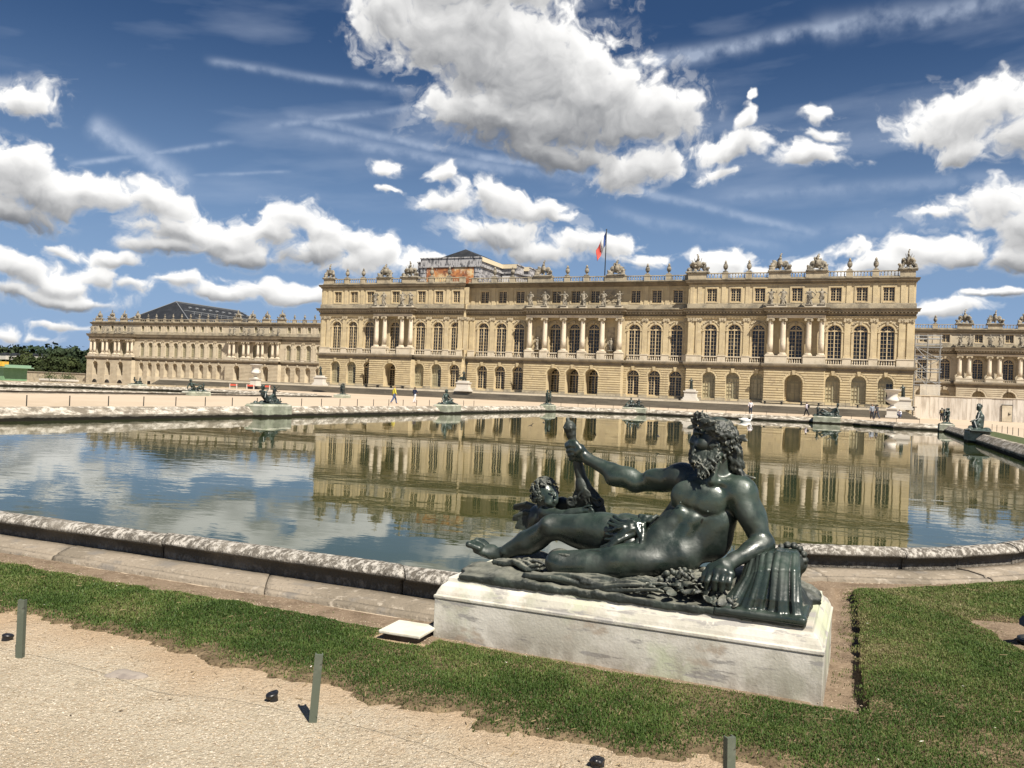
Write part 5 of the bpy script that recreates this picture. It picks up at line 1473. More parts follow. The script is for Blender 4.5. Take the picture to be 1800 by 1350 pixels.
for i in range(12):                                                     # far side of the beard
    t = i / 11; S.lock((-1.055 + t * .05, 5.52 + t * .07, 1.36), (-1.05 + t * .06, 5.50 + t * .05, 1.20 + rr.uniform(-.03, .04)), .014, .006, .012, rr, .004)
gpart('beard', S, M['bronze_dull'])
S = Sculpt((-1.20, 5.30, 1.05), (-.46, 5.78, 1.70), .006)
hc = np.array((-0.895, 5.530, 1.409))
for i in range(150):                                                    # curls over the back of the head
    a = rr.uniform(-1.9, 2.0); e = rr.uniform(-.75, .95)
    dirv = np.array((math.cos(e) * math.cos(a), -math.cos(e) * math.sin(a) * .9, math.sin(e)))
    if dirv[0] < -.30 and e < .55: continue
    p = hc + dirv * np.array((.114, .100, .126)); tv = np.cross(dirv, (0, 0, 1)); tv /= np.linalg.norm(tv) + 1e-6
    q = p + np.array((0, 0, -.045)) + tv * rr.uniform(-.04, .04) + dirv * .012
    S.lock(p, q, .014, .007, .012, rr, .004, 4)
for i in range(26):                                                     # locks down the nape to the shoulder
    t = i / 25; a = np.array((-0.819, 5.500, 1.329)) + np.array((t * .07, rr.uniform(-.05, .10), rr.uniform(-.03, .03)))
    b = np.array((-0.787, 5.500, 1.223)) + np.array((t * .05 - .01, rr.uniform(-.03, .08), -t * .03 + rr.uniform(-.02, .02)))
    S.lock(a, b, .016, .007, .016, rr, .004)
for i in range(9): S.lock((-0.801, 5.500, 1.236), ((-0.679, 5.500, 1.138)[0] + rr.uniform(-.04, .03), 5.48 + rr.uniform(-.03, .05), (-0.679, 5.500, 1.138)[2] + rr.uniform(-.02, .03)), .016, .007, .014, rr, .004)
gpart('hair', S, M['bronze_dull'])
S = Sculpt((-1.24, 5.26, 1.25), (-.46, 5.80, 1.70), .006)
for i in range(80):                                                     # wreath of leaves and berries
    t = i / 79; a = -2.9 + t * 5.8
    band = hc + np.array((math.cos(a) * .124, -math.sin(a) * .108, .045 - .080 * math.cos(a)))
    out = np.array((math.cos(a), -math.sin(a), .25)); tang = np.array((math.sin(a), math.cos(a), 0))
    for q in range(2):
        d = out * rr.uniform(.05, .30) + tang * rr.choice((-1, 1)) * rr.uniform(.5, 1) + np.array((0, 0, rr.uniform(-.35, .45)))
        d /= np.linalg.norm(d)
        p = band + out * .006 + np.array((0, 0, rr.uniform(-.032, .030)))
        if rr.random() < .82: S.ell(p + out * rr.uniform(0, .012), (rr.uniform(.034, .058), rr.uniform(.012, .019), .0052), .0015, d, out)
        else: S.ell(p + out * .008, [rr.uniform(.010, .015)] * 3, .003)
for p, d in (((-1.039, 5.470, 1.501), (-.5, -.3, .8)), ((-1.013, 5.460, 1.525), (-.1, -.3, 1)), ((-0.975, 5.450, 1.534), (.4, -.3, .7)), ((-1.045, 5.470, 1.468), (-1, -.2, -.3)), ((-0.745, 5.500, 1.419), (1, 0, .4)), ((-0.731, 5.500, 1.406), (.9, -.2, -.3)), ((-0.758, 5.460, 1.342), (.6, -.3, -.8))):
    S.ell(p, (.036, .016, .0065), .005, d, (0, -1, .3))
gpart('wreath', S, M['bronze_dull'])

# --- oar
S = Sculpt((-2.12, 5.62, .50), (-1.52, 6.0, 1.72), .006)
ax0, ax1 = np.array((-1.989, 5.780, 1.443)), np.array((-1.870, 5.800, 1.010))
def along(t): return tuple(ax0 + (ax1 - ax0) * t)
S.cap(along(-.05), along(.0), .014, .016, .01); S.ell(along(.09), (.044, .044, .050), .008); S.cap(along(.185), along(.20), .036, .036, .006)
S.cap(along(.20), along(.97), .028, .040, .01); S.cap(along(.96), along(.985), .046, .046, .004); S.cap(along(1.03), along(1.05), .055, .055, .01)
for k in range(6):
    a = k * math.pi / 3
    S.chain([(along(.03)[0] + .016 * math.cos(a), along(.03)[1] + .016 * math.sin(a), along(.03)[2]), (along(.09)[0] + .047 * math.cos(a), along(.09)[1] + .047 * math.sin(a), along(.09)[2]), (along(.165)[0] + .034 * math.cos(a), along(.165)[1] + .034 * math.sin(a), along(.165)[2])], .005, .005, .004)
bl0, bl1 = np.array((-1.859, 5.810, 0.962)), np.array((-1.792, 5.840, 0.648))
S.cap(bl0, bl0 + (bl1 - bl0) * .2, .05, .06, .02)
S.ell(bl0 + (bl1 - bl0) * .55, (.22, .13, .045), .02, bl1 - bl0, (0, 1, 0))
S.cap(bl0 + np.array((-.09, 0, -.12)), bl0 + np.array((-.10, 0, -.33)), .03, .03, .02); S.cap(bl0 + np.array((.10, 0, -.12)), bl0 + np.array((.14, 0, -.33)), .03, .03, .02)
for sx, c in ((1, (-1.735, 5.800, 0.897)), (-1, (-1.942, 5.800, 0.882))):            # volutes
    pts = [(c[0] + sx * (.040 * (1 - t * .75)) * math.cos(t * 9 + 2.4), 5.775, c[2] + .040 * (1 - t * .75) * math.sin(t * 9 + 2.4)) for t in np.linspace(0, 1, 18)]
    S.chain(pts, .012, .009, .004); S.cap(pts[0], (-1.839, 5.790, 0.941), .013, .016, .008)
for k in range(9): S.lock((-1.832, 5.750, 0.977), ((-1.827, 5.750, 0.858)[0] + (k - 4) * .018, 5.765, (-1.827, 5.750, 0.858)[2] + abs(k - 4) * .012), .010, .005, .006, rr, .004)
gpart('oar', S, M['bronze_dull'])

# --- winged child leaning on the knee
S = Sculpt((-2.42, 5.62, .58), (-1.66, 6.12, 1.14), .006)
S.ell((-2.182, 5.880, 0.903), (.088, .085, .098), .02); S.ell((-2.121, 5.850, 0.878), (.055, .06, .062), .03)
S.ell((-2.079, 5.810, 0.861), (.025, .022, .022), .02); S.ell((-2.123, 5.800, 0.850), (.03, .026, .028), .02)           # cheeks
S.ell((-2.069, 5.790, 0.905), (.010, .012, .011), .008); S.cap((-2.076, 5.795, 0.929), (-2.069, 5.790, 0.905), .006, .008, .006)
S.ell((-2.098, 5.795, 0.923), (.013, .012, .008), .008, cut=True); S.ell((-2.066, 5.815, 0.928), (.010, .012, .008), .008, cut=True)
S.ell((-2.101, 5.803, 0.920), (.008, .008, .006), .003); S.cap((-2.114, 5.790, 0.938), (-2.082, 5.785, 0.941), .006, .006, .006)
S.cap((-2.079, 5.785, 0.876), (-2.059, 5.800, 0.876), .005, .005, .004); S.cap((-2.080, 5.787, 0.865), (-2.062, 5.800, 0.866), .006, .006, .004); S.ell((-2.087, 5.810, 0.836), (.018, .016, .014), .012)
S.cap((-2.185, 5.900, 0.809), (-2.203, 5.920, 0.742), .05, .075, .03); S.ell((-2.237, 5.930, 0.695), (.10, .085, .12), .04); S.ell((-2.276, 5.950, 0.591), (.095, .08, .10), .04)
S.ell((-2.148, 5.840, 0.773), (.058, .055, .052), .02); S.cap((-2.148, 5.840, 0.769), (-1.995, 5.770, 0.767), .050, .042, .015); S.cap((-1.987, 5.770, 0.772), (-1.850, 5.735, 0.821), .042, .030, .015)
S.ell((-1.927, 5.755, 0.795), (.05, .036, .036), .015, (1, 0, .2)); S.ell((-1.819, 5.730, 0.832), (.034, .020, .026), .012)
for i, (px, pz) in enumerate(((0, .018), (.006, .004), (.006, -.010), (0, -.022))):
    b = np.array((-1.796, 5.722, 0.839)); S.chain([b + (0, 0, pz), b + (.022 + px, -.006, pz - .004), b + (.038 + px, -.002, pz - .018)], .0085, .0065, .002)
S.chain([(-1.825, 5.720, 0.853), (-1.795, 5.715, 0.868), (-1.770, 5.715, 0.870)], .010, .007, .004)
S.ell((-2.074, 5.960, 0.829), (.055, .05, .055), .02); S.cap((-2.074, 5.960, 0.821), (-1.956, 5.920, 0.861), .045, .035, .02)
child = gpart('winged_child', S, M['bronze'])
S = Sculpt((-2.40, 5.70, .80), (-1.90, 6.06, 1.14), .0045)
for i in range(210):
    a = rr.uniform(0, 6.283); e = rr.uniform(-.7, 1.5)
    d = np.array((math.cos(e) * math.cos(a), -math.cos(e) * math.sin(a), math.sin(e)))
    if d[0] > .10 and d[1] < .25 and e < .62: continue
    p = np.array((-2.189, 5.885, 0.911)) + d * np.array((.094, .090, .102)); tv = np.cross(d, (.2, .1, 1)); tv /= np.linalg.norm(tv); bv = np.cross(d, tv)
    r0 = rr.uniform(.009, .015); n = 7; ph = rr.uniform(0, 6)
    S.chain([p + d * (.006 + .010 * j / n) + (tv * math.cos(ph + j * .95) + bv * math.sin(ph + j * .95)) * r0 * (1 - j / n * .6) for j in range(n + 1)], .0068, .0048, .001)
h_ = gpart('hair', S, M['bronze_dull'], child)
S = Sculpt((-2.60, 5.74, .62), (-2.08, 6.16, 1.02), .006)
for w, (root, tip, n, spread) in enumerate(((np.array((-2.265, 5.970, 0.781)), np.array((-2.475, 6.020, 0.774)), 8, .17), (np.array((-2.246, 5.900, 0.749)), np.array((-2.419, 5.880, 0.713)), 8, .15))):
    for i in range(n):
        t = i / (n - 1); e = tip + (root - tip) * t * .75 + np.array((0, 0, -.02 - spread * (.30 + .7 * t) * (t > .05)))
        s0 = root + (tip - root) * (1 - t) * .55
        S.ell(tuple((s0 + e) / 2), (np.linalg.norm(e - s0) / 2 + .02, .021, .008), .004, e - s0, (0, 1, .1))
    S.chain([root, root + (tip - root) * .5 + np.array((0, 0, .025)), tip], .022, .012, .01)
gpart('wing', S, M['bronze_dull'], child)

# --- cloth over the hips and thigh
S = Sculpt((-1.98, 5.06, .42), (-1.02, 5.80, 1.0), .0065)
S.cap((-1.471, 5.540, 0.731), (-1.324, 5.540, 0.708), .136, .142, .03)
S.ell((-1.412, 5.440, 0.688), (.13, .11, .09), .04, (1, 0, -.3))
S.cap((-1.556, 5.320, 0.562), (-1.200, 5.380, 0.614), .098, .118, .02, cut=True); S.ell((-1.100, 5.500, 0.767), (.185, .165, .15), .02, (.62, 0, .70), (0, 1, 0), True)
knot = np.array((-1.331, 5.400, 0.823))
ends = [(-1.543, 5.500, 0.842), (-1.556, 5.430, 0.805), (-1.564, 5.400, 0.748), (-1.562, 5.375, 0.692), (-1.576, 5.350, 0.643), (-1.613, 5.300, 0.606)]
for i in range(10):
    b = np.array(lerp3(ends, i / 9))
    S.lock(knot + np.array((rr.uniform(-.015, .015), 0, -i * .004)), b, .017, .0105, .012, rr, .003, 7, (0, -.052, .0))
e2 = [(-1.262, 5.330, 0.637), (-1.334, 5.325, 0.616), (-1.421, 5.320, 0.606), (-1.532, 5.310, 0.603)]
for i in range(7):
    b = np.array(lerp3(e2, i / 6)); S.lock(knot + np.array((.006 * i, .0, -.016 * i)), b, .014, .008, .012, rr, .003, 7, (0, -.036, 0))
S.chain([(-1.397, 5.420, 0.836), (-1.361, 5.385, 0.815), (-1.325, 5.355, 0.757), (-1.292, 5.335, 0.698), (-1.275, 5.320, 0.645)], .026, .016, .006); S.chain([(-1.364, 5.420, 0.840), (-1.323, 5.385, 0.804), (-1.289, 5.360, 0.746)], .020, .010, .006)
for i in range(8): S.lock((-1.339, 5.430, 0.822), ((-1.226, 5.500, 0.861)[0] - i * .020, 5.47 + i * .008, (-1.238, 5.500, 0.868)[2] - i * .002), .018, .008, .012, rr, .005, 5, (0, -.02, .02))
for i in range(9): S.lock(((-1.274, 5.320, 0.630)[0] + i * .012, 5.31, (-1.274, 5.320, 0.630)[2] - i * .005), (-1.638, 5.280, 0.632) if i % 2 else (-1.584, 5.300, 0.646), .012, .006, .01, rr, .005, 6, (0, -.025, .03))
gpart('drapery', S, M['bronze'])
S = Sculpt((-2.05, 5.15, .44), (-1.75, 5.48, .72), .006)
S.ell((-1.844, 5.300, 0.554), (.088, .086, .075), .02); S.ell((-1.820, 5.300, 0.531), (.10, .088, .062), .02, cut=True)
for i in range(3): S.lock((-1.898, 5.260, 0.569), (-1.753, 5.235, 0.597), .011, .008, .006, rr, .006, 6, (0, -.02, .02 - i * .012))
gpart('knee_cloth', S, M['bronze_dull'])

# --- bronze ground, cloth folds, leaves
S = Sculpt((-2.50, 5.0, .385), (-.24, 6.02, .74), .0085)
S.box((-2.46, 5.05, .385), (-.29, 5.98, .435), .01, .012)
for i in range(70):
    x = rr.uniform(-2.42, -.36); y = rr.uniform(5.10, 5.92); top = .035 + (.08 if -1.9 < x < -.7 and y > 5.25 else 0) + (.05 if y > 5.4 else 0)
    S.ell((x, y, .425), (rr.uniform(.08, .20), rr.uniform(.05, .12), rr.uniform(.5, 1) * top), .03, (1, rr.uniform(-.4, .4), 0))
S.ell((-1.35, 5.55, .42), (.75, .30, .13), .05); S.ell((-.62, 5.5, .42), (.30, .32, .20), .05); S.ell((-2.12, 5.60, .42), (.25, .22, .055), .04)
S.rough(.007, .075, 5)
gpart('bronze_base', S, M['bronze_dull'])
S = Sculpt((-2.40, 5.01, .41), (-.80, 5.56, .60), .006)
for i in range(12):                                                     # cloth spread along the front
    S.lock((-2.0 + i * .02 + rr.uniform(-.04, .04), 5.10 + i * .016, .462 + rr.uniform(0, .012)), (-1.12 + rr.uniform(-.16, .10), 5.085 + i * .016, .47 + rr.uniform(0, .02)), .021, .010, .024, rr, .0025, 11)
for i in range(9): S.lock((-1.62 + i * .03, 5.10 + i * .017, .475), (-1.05 + rr.uniform(-.1, .08), 5.12 + i * .02, .495 + i * .004), .018, .009, .020, rr, .0025, 9)
for i in range(10): S.lock((-2.30 + rr.uniform(-.03, .06), 5.40 + rr.uniform(-.10, .08), .475), (-2.00 + rr.uniform(-.05, .05), 5.34 + rr.uniform(-.10, .08), .485), .020, .009, .022, rr, .003, 7)
gpart('cloth_folds', S, M['bronze_dull'])
S = Sculpt((-1.42, 5.02, .41), (-.62, 5.62, .80), .0065)
for i in range(170):                                                     # leaves and shells heaped under the arm
    x = rr.uniform(-1.30, -.66); y = rr.uniform(5.07, 5.50); z = .452 + .10 * max(0, 1 - abs(x + .95) / .30) * min(1, (y - 5.02) / .18) + rr.uniform(0, .035)
    d = (rr.uniform(-1, 1), rr.uniform(-1, .4), rr.uniform(-.3, .6))
    S.ell((x, y, z), (rr.uniform(.03, .062), rr.uniform(.016, .032), rr.uniform(.006, .010)), .002, d, (rr.uniform(-.7, .7), -.7, .9))
for i in range(34):
    x = rr.uniform(-1.16, -.96); y = rr.uniform(5.14, 5.40); z = .50 + .09 * max(0, 1 - abs(x + 1.02) / .22) + rr.uniform(-.02, .03)
    S.ell((x, y, z), [rr.uniform(.011, .021)] * 3, .003)
gpart('leaves', S, M['bronze_dull'])

# --- urn with the water pouring out
S = Sculpt((-.82, 5.02, .40), (-.22, 5.90, .84), .0065)
S.cap((-0.499, 5.460, 0.619), (-0.471, 5.680, 0.598), .115, .115, .03); S.cap((-0.419, 5.440, 0.673), (-0.400, 5.540, 0.659), .075, .078, .02)
for k in range(14):
    a = k * 6.283 / 14; c = np.array((-0.421, 5.460, 0.691)); S.ell(tuple(c + np.array((.085 * math.cos(a), .03, .085 * math.sin(a)))), (.022, .03, .022), .006)
urn = gpart('urn', S, M['bronze_dull'])
S = Sculpt((-.84, 5.01, .40), (-.22, 5.66, .80), .006)
for i in range(46):
    dy_ = rr.uniform(-.020, .018)
    t = min(1, max(0, (i + rr.uniform(-.6, .6)) / 45)); s_ = math.sin(t * math.pi)
    a = np.array((-0.638, 5.280, 0.621)) * (1 - t) + np.array((-0.378, 5.340, 0.661)) * t; a[2] = .615 + .13 * math.sin(min(1, t * 1.05 + .14) * math.pi * .60); a[1] = 5.47 - .02 * s_
    m_ = a + np.array(((t - .5) * .03, -.13 - .05 * s_, .008)); m2_ = a + np.array(((t - .5) * .05, -.25 - .05 * s_, -.065))
    e = np.array((-.775 + t * .47, 5.085 + rr.uniform(0, .02), .43)); m3_ = m2_ * .35 + e * .65 + np.array((0, -.012, 0))
    q = rr.uniform(.5, 1.45)
    pts = [a, m_, m2_, m3_, e]
    pts = [p + np.array((rr.uniform(-.006, .006), dy_, 0)) for p in pts]
    S.chain(pts, .014 * q, .013 * q, .004)
    S.ell(tuple(e + np.array((rr.uniform(-.02, .02), -.012, .004))), (.026, .018, .014), .006)
S.box((-.80, 5.04, .40), (-.29, 5.5, .445), .02, .015)
gpart('pouring_water', S, M['bronze'], urn)

# ------------------------------------------------------------------ pedestals
M['marble'] = mat('stained_pale_marble', (.50, .475, .405), [(.9, (.37, .375, .29), .44, .64), (2.6, (.64, .61, .54), .48, .60), (2.2, (.47, .42, .35), .56, .68, (1, 1, 1.8)), (1.5, (.67, .64, .57), .56, .66), (1.1, (.50, .525, .37), .50, .64), (7, (.34, .325, .30), .575, .63, (.42, .42, 2.6)), (4.2, (.42, .36, .29), .60, .70, (.7, .7, 1.3)), (14, (.56, .53, .46), .60, .68)], rough=.78, bump=[(14, .003), (60, .002)], spec=.25, coords='pos')
def _marble_foot():
    m = M['marble']; nt = m.node_tree; bs = nt.nodes['Principled BSDF']; old = bs.inputs['Base Color'].links[0].from_socket
    g = nt.nodes.new('ShaderNodeNewGeometry'); s = nt.nodes.new('ShaderNodeSeparateXYZ'); nt.links.new(g.outputs['Position'], s.inputs[0])
    n = noise_fac(nt, g.outputs['Position'], 4.2, .40, .58, stretch=(1, 1, .6)); k = nt.nodes.new('ShaderNodeMapRange'); k.inputs[1].default_value = .20; k.inputs[2].default_value = .03
    nt.links.new(s.outputs[2], k.inputs[0]); mu = nt.nodes.new('ShaderNodeMath'); mu.operation = 'MULTIPLY'; nt.links.new(n, mu.inputs[0]); nt.links.new(k.outputs[0], mu.inputs[1])
    m3 = nt.nodes.new('ShaderNodeMath'); m3.operation = 'MULTIPLY'; m3.inputs[1].default_value = .5; nt.links.new(mu.outputs[0], m3.inputs[0])
    nt.links.new(ramp_mix(nt, m3.outputs[0], old, (.13, .105, .075)), bs.inputs['Base Color'])       # rising damp along the foot
_marble_foot()
M['marble_green'] = lichen_mat('green_stained_marble', (.27, .285, .215), (.55, .53, .45), .44, (.12, .12, .35))
def pedestal(name, x0, x1, y0, y1, z0, z1, m, label, group=None, depth=.065):
    lo = [(0, z0), (0, z1 - .135), (-.006, z1 - .131), (-.006, z1 - .112), (.004, z1 - .108), (.012, z1 - .085), (.030, z1 - .052), (depth * .9, z1 - .028), (depth, z1)]
    vs = []; fs = []
    for d, z in lo: vs += [(x0 + d, y0 + d, z), (x1 - d, y0 + d, z), (x1 - d, y1 - d, z), (x0 + d, y1 - d, z)]
    for i in range(len(lo) - 1):
        for k in range(4): fs.append((i * 4 + k, i * 4 + (k + 1) % 4, i * 4 + 4 + (k + 1) % 4, i * 4 + 4 + k))
    b = (len(lo) - 1) * 4; fs.append((b, b + 1, b + 2, b + 3))
    mb = MB(); mb.add(vs, fs)
    return tag(mb.build(name, m), label, 'pedestal', group)
ped = pedestal('stone_pedestal', -2.60, -.19, 5.0, 6.14, -.3, .40, M['marble'], 'long veined marble pedestal with brown stains under the reclining bearded statue')
bv = ped.modifiers.new('edge', 'BEVEL'); bv.width = .008; bv.segments = 2; bv.limit_method = 'ANGLE'

# ------------------------------------------------------------------ figures
def human(S, J, s=1.0, k=.03, head=True, drape=None, beard=False):
    """one continuous body from joint positions: P pelvis, C chest, N neck, H head, sl el hl / sr er hr arms, il kl fl / ir kr fr legs; optional toe points tl, tr"""
    A = {n: np.array(v, float) for n, v in J.items()}
    P, C, N, H = A['P'], A['C'], A['N'], A['H']
    S.cap(P, C, .135 * s, .15 * s, k); S.cap(C, N, .13 * s, .06 * s, k)
    S.cap(A['sl'], A['sr'], .072 * s, .072 * s, k)
    S.cap(A['il'], A['ir'], .10 * s, .10 * s, k)
    S.cap(N, H, .055 * s, .06 * s, k * .6)
    if head:
        f = np.array(J.get('face', (0, -1, 0)), float)
        S.ell(H + np.array((0, 0, .02 * s)), (.078 * s, .098 * s, .118 * s), k * .5, np.cross(f, (0, 0, 1.)), (0, 0, 1))
        S.ell(H + f * .095 * s, (.014 * s, .022 * s, .024 * s), k * .3, np.cross(f, (0, 0, 1.)), (0, 0, 1))
        S.ell(H + f * .06 * s - np.array((0, 0, .06 * s)), (.045 * s, .045 * s, .05 * s), k * .4)
        if beard: S.ell(H + f * .07 * s - np.array((0, 0, .12 * s)), (.05 * s, .05 * s, .09 * s), k * .4)
    for q in 'lr':
        S.cap(A['s' + q], A['e' + q], .056 * s, .044 * s, k * .7); S.cap(A['e' + q], A['h' + q], .044 * s, .029 * s, k * .6)
        d = A['h' + q] - A['e' + q]; d /= np.linalg.norm(d) + 1e-9
        S.ell(A['h' + q] + d * .07 * s, (.085 * s, .042 * s, .026 * s), k * .4, d, np.cross(d, (0, 1, .2)))
        S.cap(A['i' + q], A['k' + q], .094 * s, .062 * s, k * .8); S.cap(A['k' + q], A['f' + q], .062 * s, .040 * s, k * .7)
        m = A['k' + q] * .65 + A['f' + q] * .35; S.ell(m, (.058 * s, .06 * s, .11 * s), k, A['f' + q] - A['k' + q], (0, 1, .1)) if False else None
        t = A.get('t' + q)
        if t is None: t = A['f' + q] + np.array(J.get('face', (0, -1, 0)), float) * .17 * s + np.array((0, 0, -.03 * s))
        S.cap(A['f' + q], t, .042 * s, .034 * s, k * .5)
    return S

def standing(s=1.0, step=.0, arms=(.1, .1), lift=(0, 0), lean=.0, face=(0, -1, 0), bend=(0, 0)):
    """upright pose facing -y; step = stride, lift = how far hands are raised in front"""
    z = lambda v: v * s
    J = dict(P=(0, 0, z(.93)), C=(0, lean * -.3, z(1.25)), N=(0, lean * -.42, z(1.45)), H=(0, lean * -.5 - .02 * s, z(1.60)),
             sl=(z(.185), lean * -.36, z(1.40)), sr=(z(-.185), lean * -.36, z(1.40)), il=(z(.09), 0, z(.90)), ir=(z(-.09), 0, z(.90)), face=face)
    for q, sx, st, a, l, b in (('l', 1, step, arms[0], lift[0], bend[0]), ('r', -1, -step, arms[1], lift[1], bend[1])):
        J['k' + q] = (z(.10 * sx), z(-st * .55 - .03), z(.50)); J['f' + q] = (z(.10 * sx), z(-st * 1.0 + (.06 if st < 0 else 0)), z(.075 + (.06 if st < -.1 else 0)))
        J['e' + q] = (z(sx * (.20 + a * .35)), z(-l * .12 + st * .35 + .03), z(1.12 + l * .10)); J['h' + q] = (z(sx * (.19 + a * .5 - b * .25)), z(-.05 - l * .30 + st * .6 - b * .1), z(.88 + l * .38))
    return J

def sculpt_bounds(J, m):
    P = np.array([v for n, v in J.items() if n != 'face']); return P.min(0) - m, P.max(0) + m

# ---- bronze groups on the pond rims: local x along the rim, -y towards the water
def recline(s=1.0, ox=0.0, flip=1):
    f = lambda x, y, z: (ox + flip * x * s, y * s, z * s)
    return dict(P=f(-.05, 0, .17), C=f(-.34, .02, .46), N=f(-.44, .02, .64), H=f(-.46, -.01, .80), face=(flip * .5, -.86, 0),
                sl=f(-.42, -.17, .58), el=f(-.55, -.24, .32), hl=f(-.35, -.34, .10), sr=f(-.36, .20, .60), er=f(-.10, .30, .52), hr=f(.12, .26, .62),
                il=f(.0, -.10, .15), kl=f(.52, -.16, .20), fl=f(.22, -.30, .08), ir=f(.02, .10, .18), kr=f(.50, .10, .46), fr=f(.88, .08, .10), tr=f(1.04, .05, .12), tl=f(.08, -.38, .06))
def seated(s=1.0, ox=0.0, flip=1, arm=0.0):
    f = lambda x, y, z: (ox + flip * x * s, y * s, z * s)
    return dict(P=f(0, .05, .20), C=f(-.04, .06, .54), N=f(-.03, .05, .74), H=f(-.02, .02, .90), face=(flip * .3, -.95, 0),
                sl=f(.14, .0, .68), el=f(.32, -.06, .46 + arm), hl=f(.40, -.20, .40 + arm * 2), sr=f(-.21, .08, .68), er=f(-.36, .12, .42), hr=f(-.42, .02, .14),
                il=f(.08, .0, .16), kl=f(.42, -.18, .34), fl=f(.62, -.10, .08), ir=f(-.06, -.02, .16), kr=f(.34, -.30, .14), fr=f(.66, -.34, .07))
def child(s, ox, oy, up=(0, 0), face=(0, -1, 0), oz=0):
    J = standing(s, .06, (.25, .25), up, 0, face)
    return {k: (v if k == 'face' else (v[0] + ox, v[1] + oy, v[2] + oz)) for k, v in J.items()}
def group_mesh(name, items, extra, lo, hi, h=.024):
    S = Sculpt(lo, hi, h)
    for J, s in items: human(S, J, s, .035)
    r = random.Random(len(name))
    for e in extra: e(S, r)
    return S.mesh(name, [M['bronze_far']])
def rocks(x0, x1, y0, y1, n, hh):
    def f(S, r):
        S.box((x0, y0, -.01), (x1, y1, .05), .02, .02)
        for _ in range(n): S.ell((r.uniform(x0 + .1, x1 - .1), r.uniform(y0 + .08, y1 - .08), .04), (r.uniform(.12, .25), r.uniform(.08, .18), r.uniform(.3, 1) * hh), .03)
    return f
def folds(pts, n, rad):
    def f(S, r):
        for _ in range(n):
            a, b = r.sample(pts, 2); S.lock(np.array(a) + [r.uniform(-.06, .06) for _ in range(3)], np.array(b) + [r.uniform(-.06, .06) for _ in range(3)], rad, rad * .6, .03, r, .02, 5)
    return f
def curls(c, rad):
    def f(S, r):
        for _ in range(16):
            a, e = r.uniform(0, 6.28), r.uniform(-.2, 1.5)
            S.ell((c[0] + rad * math.cos(e) * math.cos(a), c[1] + rad * math.cos(e) * math.sin(a), c[2] + rad * math.sin(e)), [rad * .42] * 3, .012)
    return f
GM = {}
J1 = recline(1.15); J1c = child(.60, .62, .12, (.9, 2.0))
GM['nymph'] = group_mesh('figure', [(J1, 1.15), (J1c, .62)], [rocks(-1.0, 1.15, -.42, .42, 22, .16), folds([(.1, 0, .3), (.4, .1, .4), (.0, -.3, .1), (.7, .1, .2), (-.3, -.1, .2)], 18, .035), curls(tuple(np.array(J1['H']) + (0, 0, .07)), .09), curls(tuple(np.array(J1c['H']) + (0, 0, .03)), .06)], (-1.15, -.6, -.02), (1.35, .6, 1.35))
J2 = seated(1.15, -.1); GM['seated'] = group_mesh('figure', [(J2, 1.15)], [rocks(-.95, 1.15, -.42, .42, 20, .15), folds([(.3, -.2, .3), (0, 0, .2), (.5, -.3, .1), (-.4, .1, .12), (-.1, .1, .6), (-.6, .1, .1)], 26, .045), curls(tuple(np.array(J2['H']) + (0, 0, .07)), .10)], (-1.1, -.65, -.02), (1.3, .6, 1.4))
Ja, Jb, Jc = child(.74, -.24, 0, (.6, 1.6), (.6, -.8, 0), .05), child(.76, .16, .10, (1.8, .5), (-.5, -.8, 0), .05), child(.70, .02, -.22, (.5, .5), (0, -1, 0), .05)
GM['putti'] = group_mesh('figure', [(Ja, .78), (Jb, .78), (Jc, .74)], [rocks(-.6, .6, -.42, .42, 10, .14), folds([(.1, -.1, .4), (-.2, 0, .5), (.2, .1, .7), (0, 0, .2)], 18, .04), curls(tuple(np.array(Ja['H']) + (0, 0, .03)), .075), curls(tuple(np.array(Jb['H']) + (0, 0, .03)), .075), curls(tuple(np.array(Jc['H']) + (0, 0, .03)), .07)], (-.8, -.62, -.02), (.8, .62, 1.55))
J3 = recline(1.22, .25, -1); J3c = child(.52, -.75, .08, (1.5, .4))
GM['god'] = group_mesh('figure', [(J3, 1.22), (J3c, .55)], [rocks(-1.1, 1.15, -.42, .42, 24, .16), folds([(-.2, 0, .3), (.0, -.2, .2), (-.5, .1, .3), (.7, .1, .3), (.9, 0, .15)], 22, .04), curls(tuple(np.array(J3['H']) + (0, 0, .05)), .11)], (-1.35, -.6, -.02), (1.35, .6, 1.35))
J4, J5 = seated(1.05, -.5, -1), recline(1.05, .55, 1)
GM['pair'] = group_mesh('figure', [(J4, 1.05), (seated(1.0, .42, 1, .1), 1.0)], [rocks(-1.1, 1.15, -.42, .42, 22, .15), folds([(-.6, -.2, .3), (0, 0, .2), (.6, -.3, .2), (.3, .1, .4)], 22, .04), curls(tuple(np.array(J4['H']) + (0, 0, .06)), .095)], (-1.35, -.65, -.02), (1.4, .6, 1.3))

def rim_statue(kind, x, y, rz, label, plabel, sx=1.0, L=2.5, group='bronze groups along the pond rims', sc=1.0):
    c, s_ = math.cos(rz), math.sin(rz)
    t = thing('bronze_statue', label, 'statue', (x, y, .41), rz, group)
    o = obj('figure', GM[kind], t); o.scale = (.98 * sc, .98 * sc, .94 * sc)
    P = pedestal('stone_pedestal', -L / 2, L / 2, -.62, .52, -.78, .0, M['marble_green'], plabel, 'green-stained pedestals of the pond statues')
    P.location = (x, y, .41); P.rotation_euler = (0, 0, rz)
    return t
HP = math.pi / 2
rim_statue('nymph', -29.9, 37.2, HP, 'green bronze reclining woman with a small child, on the left rim of the near pond', 'green-stained pedestal under the bronze woman and child on the left rim')
rim_statue('seated', -29.9, 58.2, HP, 'bronze seated figure in drapery on the left pond rim, in front of the two walkers', 'greenish pedestal under the lone seated bronze figure left of the walkers')
